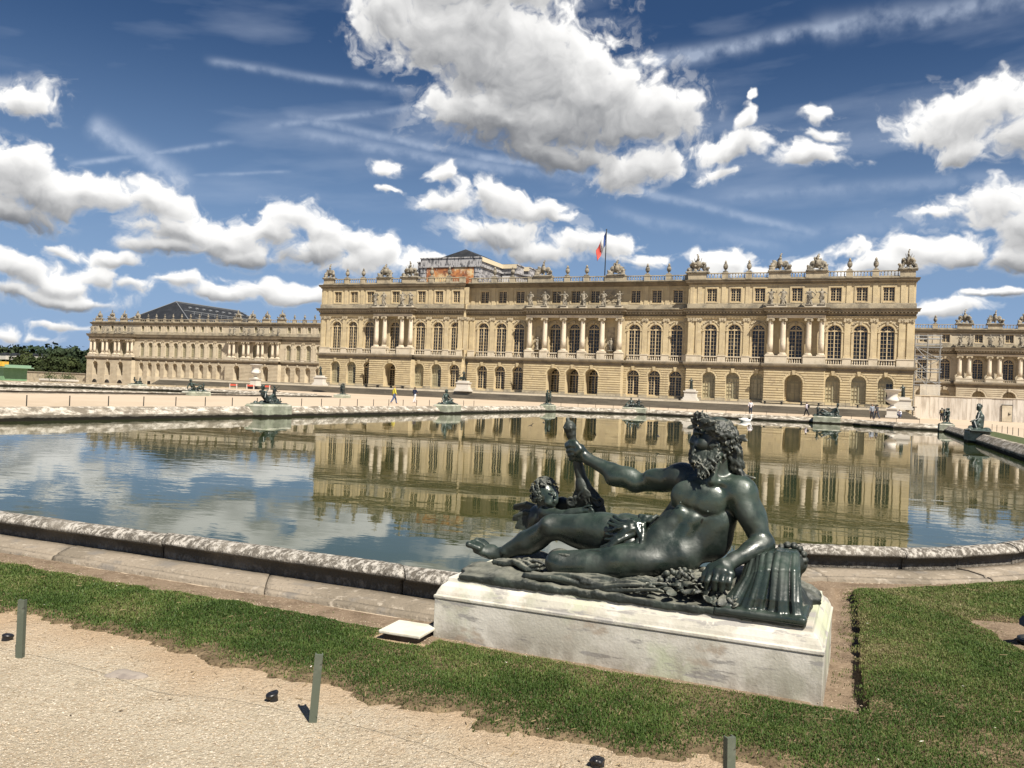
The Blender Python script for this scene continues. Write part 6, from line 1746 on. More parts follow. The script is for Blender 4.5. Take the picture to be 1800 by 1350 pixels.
rim_statue('putti', -30.0, 80.5, HP, 'upright bronze cluster of children at the far left corner of the near pond', 'low pedestal under the bronze children at the far left pond corner', L=1.7, sc=1.15)
rim_statue('pair', -23.2, 89.1, 0, 'two bronze figures sitting side by side on the far pond rim below the portico', 'pale green pedestal under the two sitting bronze figures on the far rim')
rim_statue('god', -3.9, 89.1, 0, 'bronze reclining figure with a child on the far rim, near the right pavilion', 'green pedestal under the reclining bronze figure on the far rim at the right', sc=1.2)
rim_statue('putti', 5.9, 79.2, -HP, 'upright bronze cluster of children at the far right corner of the near pond', 'green pedestal under the bronze children at the far right pond corner', L=1.9)
rim_statue('seated', 5.9, 57.0, -HP, 'dark bronze seated figure with crossed legs on the right pond rim', 'pedestal with a shaded side under the seated bronze on the right rim', sc=1.4)
rim_statue('god', -57.2, 61.0, -HP, 'bronze reclining group on the near rim of the farther pond at the left', 'low pale pedestal under the reclining bronze on the farther pond')
rim_statue('putti', -57.2, 84.5, -HP, 'dark bronze group in front of the white pedestal left of the palace', 'wide low pedestal under the dark bronze group left of the palace', L=1.9)
rim_statue('seated', -97.4, 62, HP, 'small dark bronze on the far side of the farther pond, near the hedge', 'small white pedestal on the far side of the farther pond, near the hedge')
rim_statue('nymph', -97.4, 92, HP, 'small dark bronze seated low before the left palace wing', 'small white pedestal low before the left palace wing')

# ---- people
M['skin'] = mat('skin', (.42, .25, .17), rough=.6)
M['hair_dark'] = mat('dark_hair', (.02, .015, .012), rough=.6)
def cloth_mat(n, c): return mat(n, c, [(9, tuple(v * .7 for v in c), .45, .65)], rough=.9)
_cl = {}
def person(label, x, y, z, rz, J, shirt, trousers, s=1.0, bag=None, hat=None, group='people walking between the pond and the palace', hair=None):
    def cm(c):
        if c not in _cl: _cl[c] = cloth_mat('cloth', c)
        return _cl[c]
    t = thing('person', label, 'person', (x, y, z), rz, group)
    h = .022; lo, hi = sculpt_bounds(J, .25 * s)
    S = human(Sculpt(lo, hi, h), J, s); obj('body', S.mesh('body', [M['skin']]), t)
    A = {n: np.array(v, float) for n, v in J.items()}
    S = Sculpt(lo, hi, h); S.cap(A['P'], A['C'], .155 * s, .172 * s, .03); S.cap(A['C'], A['N'], .15 * s, .07 * s, .03); S.cap(A['sl'], A['sr'], .088 * s, .088 * s, .03)
    for q in 'lr': S.cap(A['s' + q], A['e' + q], .075 * s, .062 * s, .02); S.cap(A['e' + q], A['e' + q] * .45 + A['h' + q] * .55, .060 * s, .05 * s, .02)
    obj('shirt', S.mesh('shirt', [cm(shirt)]), t)
    S = Sculpt(lo, hi, h); S.cap(A['il'], A['ir'], .118 * s, .118 * s, .03); S.cap(A['P'], A['P'] + (0, 0, .06 * s), .14 * s, .145 * s, .03)
    for q in 'lr': S.cap(A['i' + q], A['k' + q], .108 * s, .078 * s, .02); S.cap(A['k' + q], A['f' + q] + (0, 0, .03), .078 * s, .062 * s, .02)
    obj('trousers', S.mesh('trousers', [cm(trousers)]), t)
    f = np.array(J.get('face', (0, -1, 0)), float)
    S = Sculpt(A['H'] - .25, A['H'] + .25, .016); S.ell(A['H'] + np.array((0, 0, .045 * s)) - f * .018 * s, (.090 * s, .104 * s, .112 * s), .01); S.ell(A['H'] + f * .105 * s - np.array((0, 0, .03 * s)), (.10 * s, .075 * s, .10 * s), .02, cut=True)
    obj('hair', S.mesh('hair', [cm(hat) if hat else (cm(hair) if hair else M['hair_dark'])]), t)
    if bag:
        b = A['C'] - f * .25 * s; S = Sculpt(b - .4, b + .4, .022); S.ell(b, (.15 * s, .11 * s, .22 * s), .02, np.cross(f, (0, 0, 1.)), (0, 0, 1)); S.cap(A['sl'] + (0, 0, .05), b, .03, .03); S.cap(A['sr'] + (0, 0, .05), b, .03, .03)
        obj('backpack', S.mesh('backpack', [cm(bag)]), t)
    return t
person('person in a yellow top and blue trousers striding across the gravel', -40.4, 68.0, 0, 2.3, standing(.96, .26, (.1, .1)), (.72, .62, .08), (.08, .12, .24), .96, hair=(.35, .25, .12))
person('person in a navy top and white trousers walking towards the palace', -42.2, 75.0, 0, 2.8, standing(.93, .18, (.2, .2), (.6, .6), 0, (0, -1, 0), (1, 1)), (.02, .03, .07), (.70, .70, .72), .93)
person('person in a white top and dark trousers standing behind the swan', -13.4, 106.5, 0, .3, standing(.95, .04, (.2, .25), (.5, .2)), (.70, .66, .68), (.02, .03, .06), .95)
person('person in a white shirt with a black backpack walking left past the steps', -7.3, 112.0, 0, -1.9, standing(1.0, .24, (.1, .1), (.8, .3)), (.62, .58, .64), (.015, .015, .02), 1.0, bag=(.02, .02, .025))
person('person in a grey shirt and dark trousers walking beside a companion', .2, 112.0, 0, .2, standing(1.05, .10, (.15, .12)), (.30, .33, .38), (.03, .035, .05), 1.05)
person('person in dark clothes walking just behind the one in the grey shirt', .75, 112.6, 0, -2.2, standing(1.03, .26, (.1, .1)), (.06, .06, .07), (.06, .07, .10), 1.03)
def sitting(s=1.0, lean=.12):
    z = lambda v: v * s
    return dict(P=(0, .1, z(.40)), C=(0, .04 - lean * .5, z(.70)), N=(0, -.02 - lean, z(.88)), H=(0, -.06 - lean, z(1.02)), sl=(z(.18), -lean, z(.84)), sr=(z(-.18), -lean, z(.84)), el=(z(.26), z(-.20), z(.60)), er=(z(-.26), z(-.20), z(.60)), hl=(z(.08), z(-.42), z(.56)), hr=(z(-.08), z(-.42), z(.56)),
                il=(z(.09), .08, z(.38)), ir=(z(-.09), .08, z(.38)), kl=(z(.16), z(-.38), z(.50)), kr=(z(-.16), z(-.38), z(.50)), fl=(z(.14), z(-.34), z(.06)), fr=(z(-.14), z(-.30), z(.06)), face=(0, -1, 0))
person('person in a pink top and dark trousers sitting on the steps below the white vase', 2.35, 128.3, .10, .2, sitting(1.0), (.72, .46, .40), (.08, .025, .025), 1.0, group='people sitting on the steps')
person('person in a white top and blue trousers sitting on the steps, bent over', 3.75, 128.3, .10, -.3, sitting(1.0, .2), (.74, .76, .84), (.10, .14, .26), 1.0, group='people sitting on the steps')
person('person with an ochre backpack walking away in front of the hoarding', 8.45, 122.0, 0, 3.1, standing(1.0, .12, (.12, .12)), (.05, .045, .05), (.02, .02, .025), 1.0, bag=(.36, .28, .14))

# ---- roof ornaments
def trophy(seed, w, h):
    r = random.Random(seed); S = Sculpt((-w / 2 - .3, -.85, -.05), (w / 2 + .3, .85, h + .5), .065)
    S.box((-w / 2, -.5, -.05), (w / 2, .5, .22), .05, .04)
    S.ell((0, 0, h * .50), (.30, .26, .46), .1); S.ell((0, -.05, h * .74), (.19, .19, .22), .06); S.ell((.02, 0, h * .88), (.13, .2, .16), .05); S.chain([(0, 0, h * .90), (.10, .05, h * 1.0), (.26, .05, h * .98)], .09, .05, .05)
    for sx in (-1, 1):
        human(S, seated(.95, sx * w * .27, sx, .1 if seed % 2 else 0), .95, .06)
        S.ell((sx * w * .22, .1, h * .42), (.42, .12, .5), .05, (1, 0, .2 * sx)); S.ell((sx * w * .36, -.1, .42), (.34, .2, .34), .06)
    for _ in range(9):
        a = r.uniform(-1.25, 1.25); L = h * r.uniform(.55, .98) * (1 - abs(a) * .22)
        S.cap((r.uniform(-.2, .2), .15, .5), (math.sin(a) * min(L, w * .55), .15, .3 + math.cos(a) * L * .85), .07, .05, .05)
        if r.random() < .6: S.ell((math.sin(a) * min(L, w * .5) * .85, .15, .3 + math.cos(a) * L * .75), (.24, .07, .17), .05, (math.cos(a), 0, .4))
    for _ in range(16):
        x = r.uniform(-w * .46, w * .46); S.ell((x, r.uniform(-.35, .3), .3 + r.random() * (h * .6) * (1 - abs(x) / w * 1.5)), (r.uniform(.12, .28), r.uniform(.1, .2), r.uniform(.1, .24)), .05)
    return S.mesh('trophy', [M['stone_statue']])
TM = [trophy(1, 2.9, 2.35), trophy(2, 2.6, 2.2), trophy(3, 3.1, 2.5)]
um = MB(); um.box(-.36, .36, -.36, .36, 0, .22); um.lathe([(.20, .22), (.16, .34), (.15, .46), (.34, .72), (.38, .98), (.34, 1.20), (.24, 1.32), (.30, 1.38), (.30, 1.42), (.12, 1.46), (.20, 1.60), (.17, 1.76), (.06, 1.95)], n=12)
URN_ME = um.mesh('urn', M['stone_statue'], False)
ORD = ['first', 'second', 'third', 'fourth', 'fifth', 'sixth', 'seventh', 'eighth', 'ninth', 'tenth', 'eleventh', 'twelfth', 'thirteenth', 'fourteenth', 'fifteenth', 'sixteenth', 'seventeenth', 'eighteenth', 'nineteenth', 'twentieth', 'twenty-first', 'twenty-second', 'twenty-third', 'twenty-fourth']
def orn(name, me, x, y, z, label, cat, group, sx=1.0, sc=1.0):
    o = obj(name, me, None, (x, y, z)); f = 1.28 if name == 'stone_statue' else 1.0; o.scale = (sx * sc * f, sc * f, sc)
    return tag(o, label, cat, group)
tl = ['carved stone trophy on the far left end of the palace parapet', 'tall stone trophy above the left portico, the left one of two', 'broad stone trophy above the left portico, beside the printed cover', 'stone trophy on the palace parapet just right of the wrapped chapel',
      'stone trophy on the palace parapet beside the flagpole', 'stone trophy leaning left on the parapet between flagpole and right pavilion', 'stone trophy above the right portico, the left one of two', 'stone trophy above the right portico, the right one of two', 'stone trophy on the far right end of the palace parapet']
for i, (x, w) in enumerate(TROPHY_X):
    yy = (YC if -68 < x < -27.7 else YP) + .1
    orn('stone_trophy', TM[i % 3], x, yy, LP.top + .02, tl[i], 'roof ornament', 'stone trophies along the palace parapet', (-1 if i in (2, 5) else 1) * min(1, w / 2.9), 1.22)
ul = ['stone urn on the parapet just right of the far left trophy', 'stone urn on the parapet, second to the right of the far left trophy', 'stone urn on the parapet in front of the orange picture, the left one', 'stone urn on the parapet in front of the orange picture, the right one',
      'stone urn on the parapet in front of the dark side of the printed cover', 'stone urn on the parapet in front of the white panel of the printed cover', 'stone urn left of the flagpole, the farther one of two', 'stone urn left of the flagpole, the nearer one of two',
      'stone urn right of the flagpole trophy, the nearer one of two', 'stone urn right of the flagpole trophy, the farther one of two', 'stone urn left of the right portico, the farther one of two', 'stone urn left of the right portico, the nearer one of two', 'stone urn right of the right portico, the nearer one of two', 'stone urn beside the trophy at the far right end of the palace']
for i, x in enumerate(URN_X): orn('stone_urn', URN_ME, x, (YC if -68 < x < -27.7 else YP), LP.top + .03, ul[i], 'urn', 'stone urns along the palace parapet')
for i, x in enumerate(WTRO):
    p = 'left' if i < 4 else 'right'
    orn('stone_trophy', TM[(i + 1) % 3], x, YW + .1, LW.top + .02, 'stone trophy on the left wing above its %s portico, %s of four from the left' % (p, ORD[i % 4]), 'roof ornament', 'stone trophies on the left palace wing', .85, 1.15)
for i, x in enumerate(WURN):
    if i < 9: lb = 'small urn on the left wing before the slate roof, %s from the left' % ORD[i]
    else: lb = 'small urn near the right end of the left wing, %s of three' % ORD[i - 9]
    orn('stone_urn', URN_ME, x, YW, LW.top + .02, lb, 'urn', 'stone urns on the left palace wing', 1, .8)
for i, x in enumerate(RTRO):
    orn('stone_trophy', TM[(i + 2) % 3], x, YW2 + .1, LR.top + .02, 'stone trophy on the palace wing above the hoarding, %s from the left' % ORD[i], 'roof ornament', 'stone trophies on the right palace wing', .9, 1.25)
orn('stone_urn', URN_ME, 12.0, YW2, LR.top + .02, 'single stone urn on the wing parapet above the scaffold tower', 'urn', 'stone urns on the right palace wing', 1, 1.0)

# ---- statues on the cornices and in the niches
def draped(seed):
    r = random.Random(seed); J = standing(1.28, .05 * r.choice((-1, 1)), (r.uniform(.2, .7), r.uniform(.2, .6)), (r.uniform(0, 1.6), r.uniform(0, .8)), 0, (r.uniform(-.5, .5), -.86, 0), (r.uniform(0, 1), r.uniform(0, 1)))
    lo, hi = sculpt_bounds(J, .35); lo[2] = -.05; S = Sculpt(lo, hi, .045); human(S, J, 1.3, .05)
    S.box((-.40, -.34, -.05), (.40, .34, .10), .03, .02)
    for _ in range(12): S.lock((r.uniform(-.2, .2), r.uniform(-.15, .1), r.uniform(1.0, 1.7)), (r.uniform(-.36, .36), r.uniform(-.2, .2), .1), .075, .055, .05, r, .04, 5)
    S.lock((-.25, -.05, 1.75), (.3, .1, .9), .09, .06, .05, r, .04)
    return S.mesh('statue', [M['stone_statue']])
DM = [draped(k) for k in (5, 6, 7)]
def cornice_statue(i, x, y, z, label, group, sc=1.0):
    orn('stone_statue', DM[i % 3], x, y, z, label, 'statue', group, -1 if i % 2 else 1, sc * (1.15 if z > 12 else 1))
def cornice_block(x0, x1, y, z, h, parent):
    mb = MB(); mb.box(x0, x1, y - .42, y + .42, z, z + h); mb.build('plinth', M['step_pale'], parent)
zc = LP.c1 + .02
for nm, xs, y, side in (('left', [-85.93, -84.15, -80.18, -78.5], YP - 1.2, 'left'), ('right', [-14.71, -12.94, -9.08, -7.36], YP - 1.2, 'right')):
    for a, b in ((0, 1), (2, 3)): cornice_block(xs[a] - .6, xs[b] + .6, y, zc, .38, palace)
    for i, x in enumerate(xs): cornice_statue(i, x, y, zc + .38, 'stone statue on the cornice of the %s portico, %s of four from the left' % (side, ORD[i]), 'stone statues on the palace cornice')
xs = [-55.3, -52.6, -49.03, -45.59, -42.06, -39.3]
for a, b in ((0, 1), (4, 5)): cornice_block(xs[a] - .6, xs[b] + .6, YC - 1.25, zc, .38, palace)
for k in (2, 3): cornice_block(xs[k] - .6, xs[k] + .6, YC - 1.25, zc, .38, palace)
for i, x in enumerate(xs): cornice_statue(i + 1, x, YC - 1.25, zc + .38, 'stone statue on the cornice of the middle portico, %s of six from the left' % ORD[i], 'stone statues on the palace cornice')
cornice_statue(0, -54.0, YC - .35, 9.0, 'pale stone statue in the left niche behind the middle portico columns', 'niche statues')
cornice_statue(1, -40.7, YC - .35, 9.0, 'pale stone statue in the right niche behind the middle portico columns', 'niche statues')
for j, base in enumerate(([-231.2, -229.5, -226.0, -224.2, -220.7, -219.0, -215.3, -213.6], [-175.0, -173.4, -169.8, -168.0, -164.5, -162.9, -159.3, -157.5])):
    for i, x in enumerate(base): cornice_statue(i + j, x, YW - 1.0, LW.c1 + .25, 'small statue on the left wing above its %s portico, %s of eight from the left' % (('left', 'right')[j], ORD[i]), 'stone statues on the left palace wing', .88)
for i, x in enumerate([16.75, 18.5, 22.2, 24.0, 27.7, 29.5]): cornice_statue(i, x, YW2 - 1.1, LR.c1 + .25, 'stone statue on the wing behind the hoarding, %s from the left' % ORD[i], 'stone statues on the right palace wing', .95)

# ---- garden statues and marble vases at the foot of the palace
M['white_marble'] = mat('white_marble', (.66, .62, .55), [(1.6, (.60, .56, .48), .5, .7)], rough=.7, coords='pos')
def garden_statue(x, y, z, label, plabel, kind=0, w=1.9):
    mb = MB(); mb.box(-w / 2 - .25, w / 2 + .25, -.8, .8, 0, .28); mb.box(-w / 2 - .1, w / 2 + .1, -.68, .68, .28, .55); mb.box(-w / 2 + .05, w / 2 - .05, -.55, .55, .55, 1.35); mb.box(-w / 2 - .08, w / 2 + .08, -.66, .66, 1.35, 1.52); mb.box(-w / 2 + .25, w / 2 - .25, -.48, .48, 1.52, 1.78)
    p = mb.build('statue_pedestal', M['white_marble'], None, loc=(x, y, z)); tag(p, plabel, 'pedestal', 'white pedestals at the foot of the palace')
    t = thing('bronze_statue', label, 'statue', (x, y, z + 1.78), 0, 'standing bronzes at the foot of the palace')
    J = standing(1.02, .06, (.35, .3), (.9, .3), 0, (.4, -.9, 0), (.6, 0)); lo, hi = sculpt_bounds(J, .45); lo[2] = -.03
    S = Sculpt(lo - np.array((.6, 0, 0)), hi + np.array((.2, 0, 0)), .03); human(S, J, 1.04, .04); r = random.Random(kind)
    S.box((-.42, -.35, -.03), (.42, .35, .06), .02, .02)
    for _ in range(9): S.lock((r.uniform(-.1, .2), .08, 1.4), (r.uniform(-.3, .3), .12, .1), .06, .04, .03, r, .03, 5)
    if kind == 1: S.ell((-.5, .05, .42), (.42, .2, .24), .05, (1, 0, .45)); S.ell((-.78, 0, .85), (.13, .13, .16), .05); S.cap((-.3, .05, .4), (-.2, .05, .05), .12, .08, .05)
    obj('figure', S.mesh('figure', [M['bronze_far']]), t)
garden_statue(-63.6, 129.6, 1.24, 'dark bronze standing figure with an animal on a white pedestal, left of the middle portico', 'white stepped pedestal left of the middle portico, under the bronze with the animal', 1, 2.3)
garden_statue(-25.6, 131.6, 1.24, 'green bronze standing figure on a white pedestal before the joint of the right pavilion', 'white stepped pedestal before the drain pipe of the right pavilion', 0)
garden_statue(4.1, 132.0, 1.24, 'dark bronze standing figure beside the big white vase at the right end of the palace', 'white stepped pedestal behind the big vase at the right end of the palace', 2, 2.4)
garden_statue(-90.6, 126.6, 1.2, 'green bronze standing figure on a white pedestal before the left corner of the palace', 'white pedestal before the left corner of the palace', 3)
def vase(x, y, z, s, label):
    t = thing('marble_vase', label, 'vase', (x, y, z), 0, 'white marble vases on the terrace')
    b = MB(); b.box(-.62 * s, .62 * s, -.62 * s, .62 * s, 0, .22 * s); b.box(-.50 * s, .50 * s, -.50 * s, .50 * s, .22 * s, .9 * s); b.box(-.60 * s, .60 * s, -.60 * s, .60 * s, .9 * s, 1.02 * s); b.build('base', M['white_marble'], t)
    v = MB(); v.lathe([(.42 * s, 1.02 * s), (.40 * s, 1.10 * s), (.20 * s, 1.22 * s), (.17 * s, 1.40 * s), (.34 * s, 1.52 * s), (.62 * s, 1.72 * s), (.66 * s, 1.90 * s), (.54 * s, 2.02 * s), (.50 * s, 2.3 * s), (.58 * s, 2.62 * s), (.80 * s, 2.86 * s), (.86 * s, 2.92 * s), (.86 * s, 2.98 * s), (.74 * s, 2.98 * s), (.5 * s, 2.6 * s)], n=20); v.build('bowl', M['white_marble'], t, True)
    for sx in (-1, 1): h_ = MB(); h_.tube((sx * .60 * s, 0, 1.8 * s), (sx * .78 * s, 0, 2.0 * s), .05 * s); h_.tube((sx * .78 * s, 0, 2.0 * s), (sx * .60 * s, 0, 2.2 * s), .05 * s); h_.build('handle', M['white_marble'], t)
vase(2.55, 120.5, .2, 1.22, 'big white marble vase with a flaring rim at the right end of the steps')
vase(-104.8, 126.5, .6, 1.34, 'white marble vase on the terrace before the left palace wing')

# ---- flag
fl = thing('flag', 'blue, white and red striped flag hanging slack from a pole above the palace', 'flag', (-44.2, 145, 21.0))
mb = MB(); mb.tube((0, 0, -.6), (0, 0, 9.8), .11, .07, 8); mb.lathe([(.05, 9.8), (.14, 9.9), (.05, 10.05)], n=8); mb.build('flag_pole', M['iron'], fl)
for k, c in enumerate(((.05, .10, .30), (.78, .76, .74), (.66, .09, .07))):
    V, F = [], []; nu, nv = 6, 9
    for i in range(nu + 1):
        u = (k + i / nu) / 3
        for j in range(nv + 1):
            v = j / nv
            x = -.06 - 1.75 * u ** 1.25 * (1 - .25 * v) - .05 * v; z = 9.6 - 2.5 * v * (1 - .18 * u) - 3.3 * u ** 1.25
            V.append((x, .30 * math.sin(u * 9 + v * 2.5) * u + .16 * math.sin(v * 6 + u * 4) * u, z))
    for i in range(nu):
        for j in range(nv): a = i * (nv + 1) + j; F.append((a, a + nv + 1, a + nv + 2, a + 1))
    me = bpy.data.meshes.new('stripe'); me.from_pydata(V, [], F); me.polygons.foreach_set('use_smooth', [True] * len(F)); me.materials.append(mat('flag_cloth', c, rough=.8))
    o = obj('stripe', me, fl); sd = o.modifiers.new('thick', 'SOLIDIFY'); sd.thickness = .015
    tag(o, ('blue stripe', 'white stripe', 'red stripe')[k])

# ---- hoarding, scaffold, fences
M['hoard'] = mat('pale_hoarding_boards', (.68, .63, .56), [(.8, (.46, .41, .35), .45, .62, (1.5, 1, .3)), (5, (.64, .58, .51), .5, .7, (1, 1, .15))], rough=.8, coords='pos', per_object=.07)
hoard = thing('hoarding', 'long pale board hoarding with a door, closing off the right end of the terrace', 'hoarding')
r_ = random.Random(2); x = 6.4
while x < 34:
    w = r_.choice((.9, 1.2, 1.25, 1.5, .6)); d = r_.uniform(0, .05)
    mb = MB(); mb.box(x, x + w - .03, 148 + d, 148.08 + d, -.02, 3.5); mb.build('panel', M['hoard'], hoard); x += w
mb = MB(); mb.box(6.35, 34, 147.95, 148.14, 3.5, 3.62); mb.build('top_rail', M['step_pale'], hoard)
dm = MB(); dm.box(18.4, 19.75, 147.9, 147.97, .05, 2.5); dr = dm.build('door', M['step_pale'], hoard)
mb = MB(); mb.box(18.30, 18.39, 147.88, 147.98, .02, 2.6); mb.box(19.76, 19.80, 147.88, 147.98, .02, 2.6); mb.box(18.39, 19.76, 147.88, 147.98, 2.51, 2.6); mb.build('door_frame', M['iron'], dr)
mb = MB(); mb.tube((19.3, 147.85, 1.2), (19.55, 147.85, 1.2), .05); mb.tube((19.3, 147.85, 1.0), (19.3, 147.85, 1.45), .04); mb.build('handle', M['iron'], dr)
scf = thing('scaffold_tower', 'steel tube scaffold tower in the corner between palace and right wing', 'scaffold')
for x in (6.2, 8.0, 9.8):
    for y in (149.0, 150.6): mb = MB(); mb.tube((x, y, 0), (x, y, 13.1), .07, n=6); mb.build('pole', M['steel'], scf)
for z in (5.2, 7.3, 9.3, 11.2, 12.6):
    mb = MB()
    for y in (149.0, 150.6): mb.tube((5.9, y, z), (10.1, y, z), .06, n=5); mb.tube((5.9, y, z + .5), (10.1, y, z + .5), .045, n=5)
    for x in (6.2, 8.0, 9.8): mb.tube((x, 148.8, z), (x, 150.8, z), .05, n=5)
    mb.build('ledger', M['steel'], scf)
for k, z in enumerate((5.2, 7.3, 9.3)):
    mb = MB(); mb.tube((6.2 if k % 2 else 9.8, 148.95, z), (9.8 if k % 2 else 6.2, 148.95, z + 2), .06, n=5); mb.tube((8.0, 148.95, z), (6.2, 148.95, z + 2), .05, n=5); mb.build('brace', M['steel'], scf)
for z in (9.35, 11.25): mb = MB(); mb.box(6.0, 10.0, 149.05, 150.55, z, z + .1); mb.build('deck', M['iron'], scf)
mb = MB(); mb.box(6.6, 7.3, 149.2, 149.9, 9.45, 9.8); tag(mb.build('tool_box', cloth_mat('blue_sheet', (.14, .16, .26))), 'small blue bundle lying on the scaffold deck', 'bundle')
cs = thing('corrugated_screen', 'white ribbed sheet screen standing above the hoarding under the scaffold', 'screen')
for k in range(16): mb = MB(); mb.box(7.1 + k * .18, 7.1 + k * .18 + .13, 148.45, 148.5 + .05 * (k % 2), 3.4, 5.35); mb.build('rib', M['white_marble'], cs)

M['post'] = mat('green_grey_painted_steel', (.10, .115, .085), [(8, (.17, .18, .14), .5, .7), (30, (.05, .05, .04), .6, .72)], rough=.6, bump=[(60, .001)])
pm = MB(); pm.box(-.019, .019, -.007, .007, -.1, .335); pm.box(-.019, -.013, .007, .022, -.1, .335); pm.box(.013, .019, .007, .022, -.1, .335)
PM_ = pm.mesh('fence_post', M['post'])
for i, (p, ln, lb) in enumerate((((-4.45, 3.44), .0, 'short green-grey metal post standing in the gravel at the far left'), ((-2.44, 3.47), .05, 'short green-grey metal post in the gravel left of the pedestal'), ((-.45, 3.43), -.03, 'short green-grey metal post at the turf edge before the pedestal'))):
    o = obj('fence_post', PM_, None, (p[0], p[1], 0), (.03 * (i % 2), ln, .35 + .2 * i)); tag(o, lb, 'post', 'short posts along the turf edge')
wv = []
for a, b in (((-7.0, 3.44), (-4.45, 3.44)), ((-4.45, 3.44), (-2.44, 3.47)), ((-2.44, 3.47), (-.45, 3.43)), ((-.45, 3.43), (1.55, 3.43))):
    for i in range(25):
        t = i / 24; s_ = 4 * t * (1 - t)
        wv.append((a[0] + (b[0] - a[0]) * t, a[1] + (b[1] - a[1]) * t + .05 * s_ * math.sin(t * 9), .032 - .022 * s_ + .004 * math.sin(t * 20)))
mb = MB()
for p, q in zip(wv[:-1], wv[1:]):
    if (Vector(p) - Vector(q)).length > 1e-4: mb.tube(p, q, .0007, n=4)
tag(mb.build('fence_wire', M['iron']), 'thin rusty wire lying slack between the short posts on the gravel', 'wire')
fm_ = MB(); fm_.box(-.018, .018, -.018, .018, 0, .52); FPM = fm_.mesh('fence_post', M['iron'])
left_y = [28.0 + 2.33 * k for k in range(22)]
def fpost(x, y, label, group): tag(obj('fence_post', FPM, None, (x, y, 0)), label, 'post', group)
for k_, y in enumerate(left_y): fpost(-36.5, y, 'thin dark post behind the left pond rim, %s of its row from the left' % ORD[k_], 'thin posts on the gravel behind the left rim')
for k_ in range(21): fpost(-36.2 + k_ * 2.15, 96, 'thin dark post behind the far pond rim, %s of its row from the left' % ORD[k_], 'thin posts on the gravel behind the far rim')
for k_, y in enumerate((64.2, 66.6, 69.1, 71.6, 74.4, 77.3, 80.2)): fpost(9.3, y, 'thin dark post on the grass behind the right pond rim, %s from the right' % ORD[k_], 'thin posts behind the right rim')
sheet('grass_strip', [[(6.9, 30), (9.0, 30), (9.0, 76), (6.9, 76)]], .006, mat('strip_grass', (.055, .075, .022), [(3, (.10, .11, .04), .45, .65)], rough=.95, coords='pos'))

# ---- benches and railing in front of the palace
bm_ = MB(); bm_.box(-1.6, 1.6, -.28, .28, .40, .50); BEN = bm_.mesh('seat', M['iron']); bl_ = MB(); bl_.box(-.12, .12, -.25, .25, 0, .40); BLG = bl_.mesh('leg', M['iron'])
for x, lb in ((-83.3, 'dark flat bench at the foot of the left portico, left of the yellow walker'), (-78.1, 'dark flat bench at the foot of the left portico, right of the yellow walker'), (-13.4, 'dark flat bench before the right portico, left of its door'), (-8.2, 'dark flat bench before the right portico, right of its door'), (-.5, 'dark flat bench before the right pavilion, farther left of the big vase'), (4.4, 'dark flat bench behind the big white vase'), (-26.2, 'dark flat bench in front of the green bronze by the drain pipe')):
    b = thing('bench', lb, 'bench', (x, 132.2, 1.24), 0, 'dark benches along the palace'); obj('seat', BEN, b)
    for sx in (-1.2, 1.2): obj('leg', BLG, b, (sx, 0, 0))
rl_ = thing('railing', 'thin iron railing before the ground-floor windows of the right pavilion', 'railing', (-6.2, 133, 1.24))
for k in range(11): mb = MB(); mb.tube((k * .95, 0, 0), (k * .95, 0, 1.1), .025, n=4); mb.build('bar', M['iron'], rl_)
mb = MB(); mb.tube((0, 0, 1.1), (9.5, 0, 1.1), .03, n=4); mb.tube((0, 0, .15), (9.5, 0, .15), .02, n=4); mb.build('rail', M['iron'], rl_)

# ---- near things: stone lid, plugs, sprinkler, flat stone
lid = thing('stone_slab', 'white square stone lid on a low dark box beside the pedestal', 'stone slab', (-2.735, 4.915, 0), .04)
mb = MB(); mb.box(-.120, .120, -.115, .115, -.05, .048); mb.build('box', mat('dark_box', (.07, .055, .045), [(6, (.12, .10, .08), .45, .65)]), lid)
mb = MB(); mb.box(-.148, .148, -.140, .140, .050, .072); o = mb.build('cover_stone', mat('white_lid_stone', (.66, .63, .53), [(7, (.56, .53, .43), .45, .65), (40, (.5, .45, .36), .66, .74)], bump=[(40, .002)]), lid); bv = o.modifiers.new('edge', 'BEVEL'); bv.width = .006; bv.segments = 2
def plug(x, y, label):
    S = Sculpt((-.07, -.07, -.03), (.07, .07, .08), .004); r = random.Random(int(x * 50))
    S.cap((0, 0, -.02), (0, 0, .025), .026, .024, .008); S.ell((.006, 0, .036), (.034, .028, .012), .006)
    for k in range(5): a = r.uniform(0, 6.28); S.ell((.024 * math.cos(a), .024 * math.sin(a), .02 + r.uniform(-.01, .015)), (.014, .012, .012), .006)
    S.ell((.0, 0, .052), (.016, .016, .008), .004, cut=True)
    tag(obj('ground_plug', S.mesh('ground_plug', [M['plastic']]), None, (x, y, .006), (0, .15, r.uniform(0, 6))), label, 'ground plug', 'black plugs in the gravel')
M['plastic'] = mat('black_plastic', (.012, .012, .014), rough=.35, spec=.5)
plug(-4.78, 3.60, 'small black plastic plug in the gravel at the far left, beside the post'); plug(-2.78, 3.60, 'small black plastic plug in the gravel left of the middle post'); plug(-1.06, 3.64, 'small black plastic plug at the bottom edge of the gravel')
fs = thing('floodlight', 'black ground floodlight on a round dark base in the bare earth patch at the right', 'floodlight', (1.16, 7.05, .01), .5)
mb = MB(); mb.lathe([(.14, 0), (.14, .03), (.12, .032), (.12, .012), (.02, .012)], n=24); mb.build('base', M['iron'], fs, True)
mb = MB(); mb.tube((0, 0, .01), (0, 0, .10), .03); mb.box(-.05, .05, -.02, .02, .08, .13); mb.build('stem', M['iron'], fs)
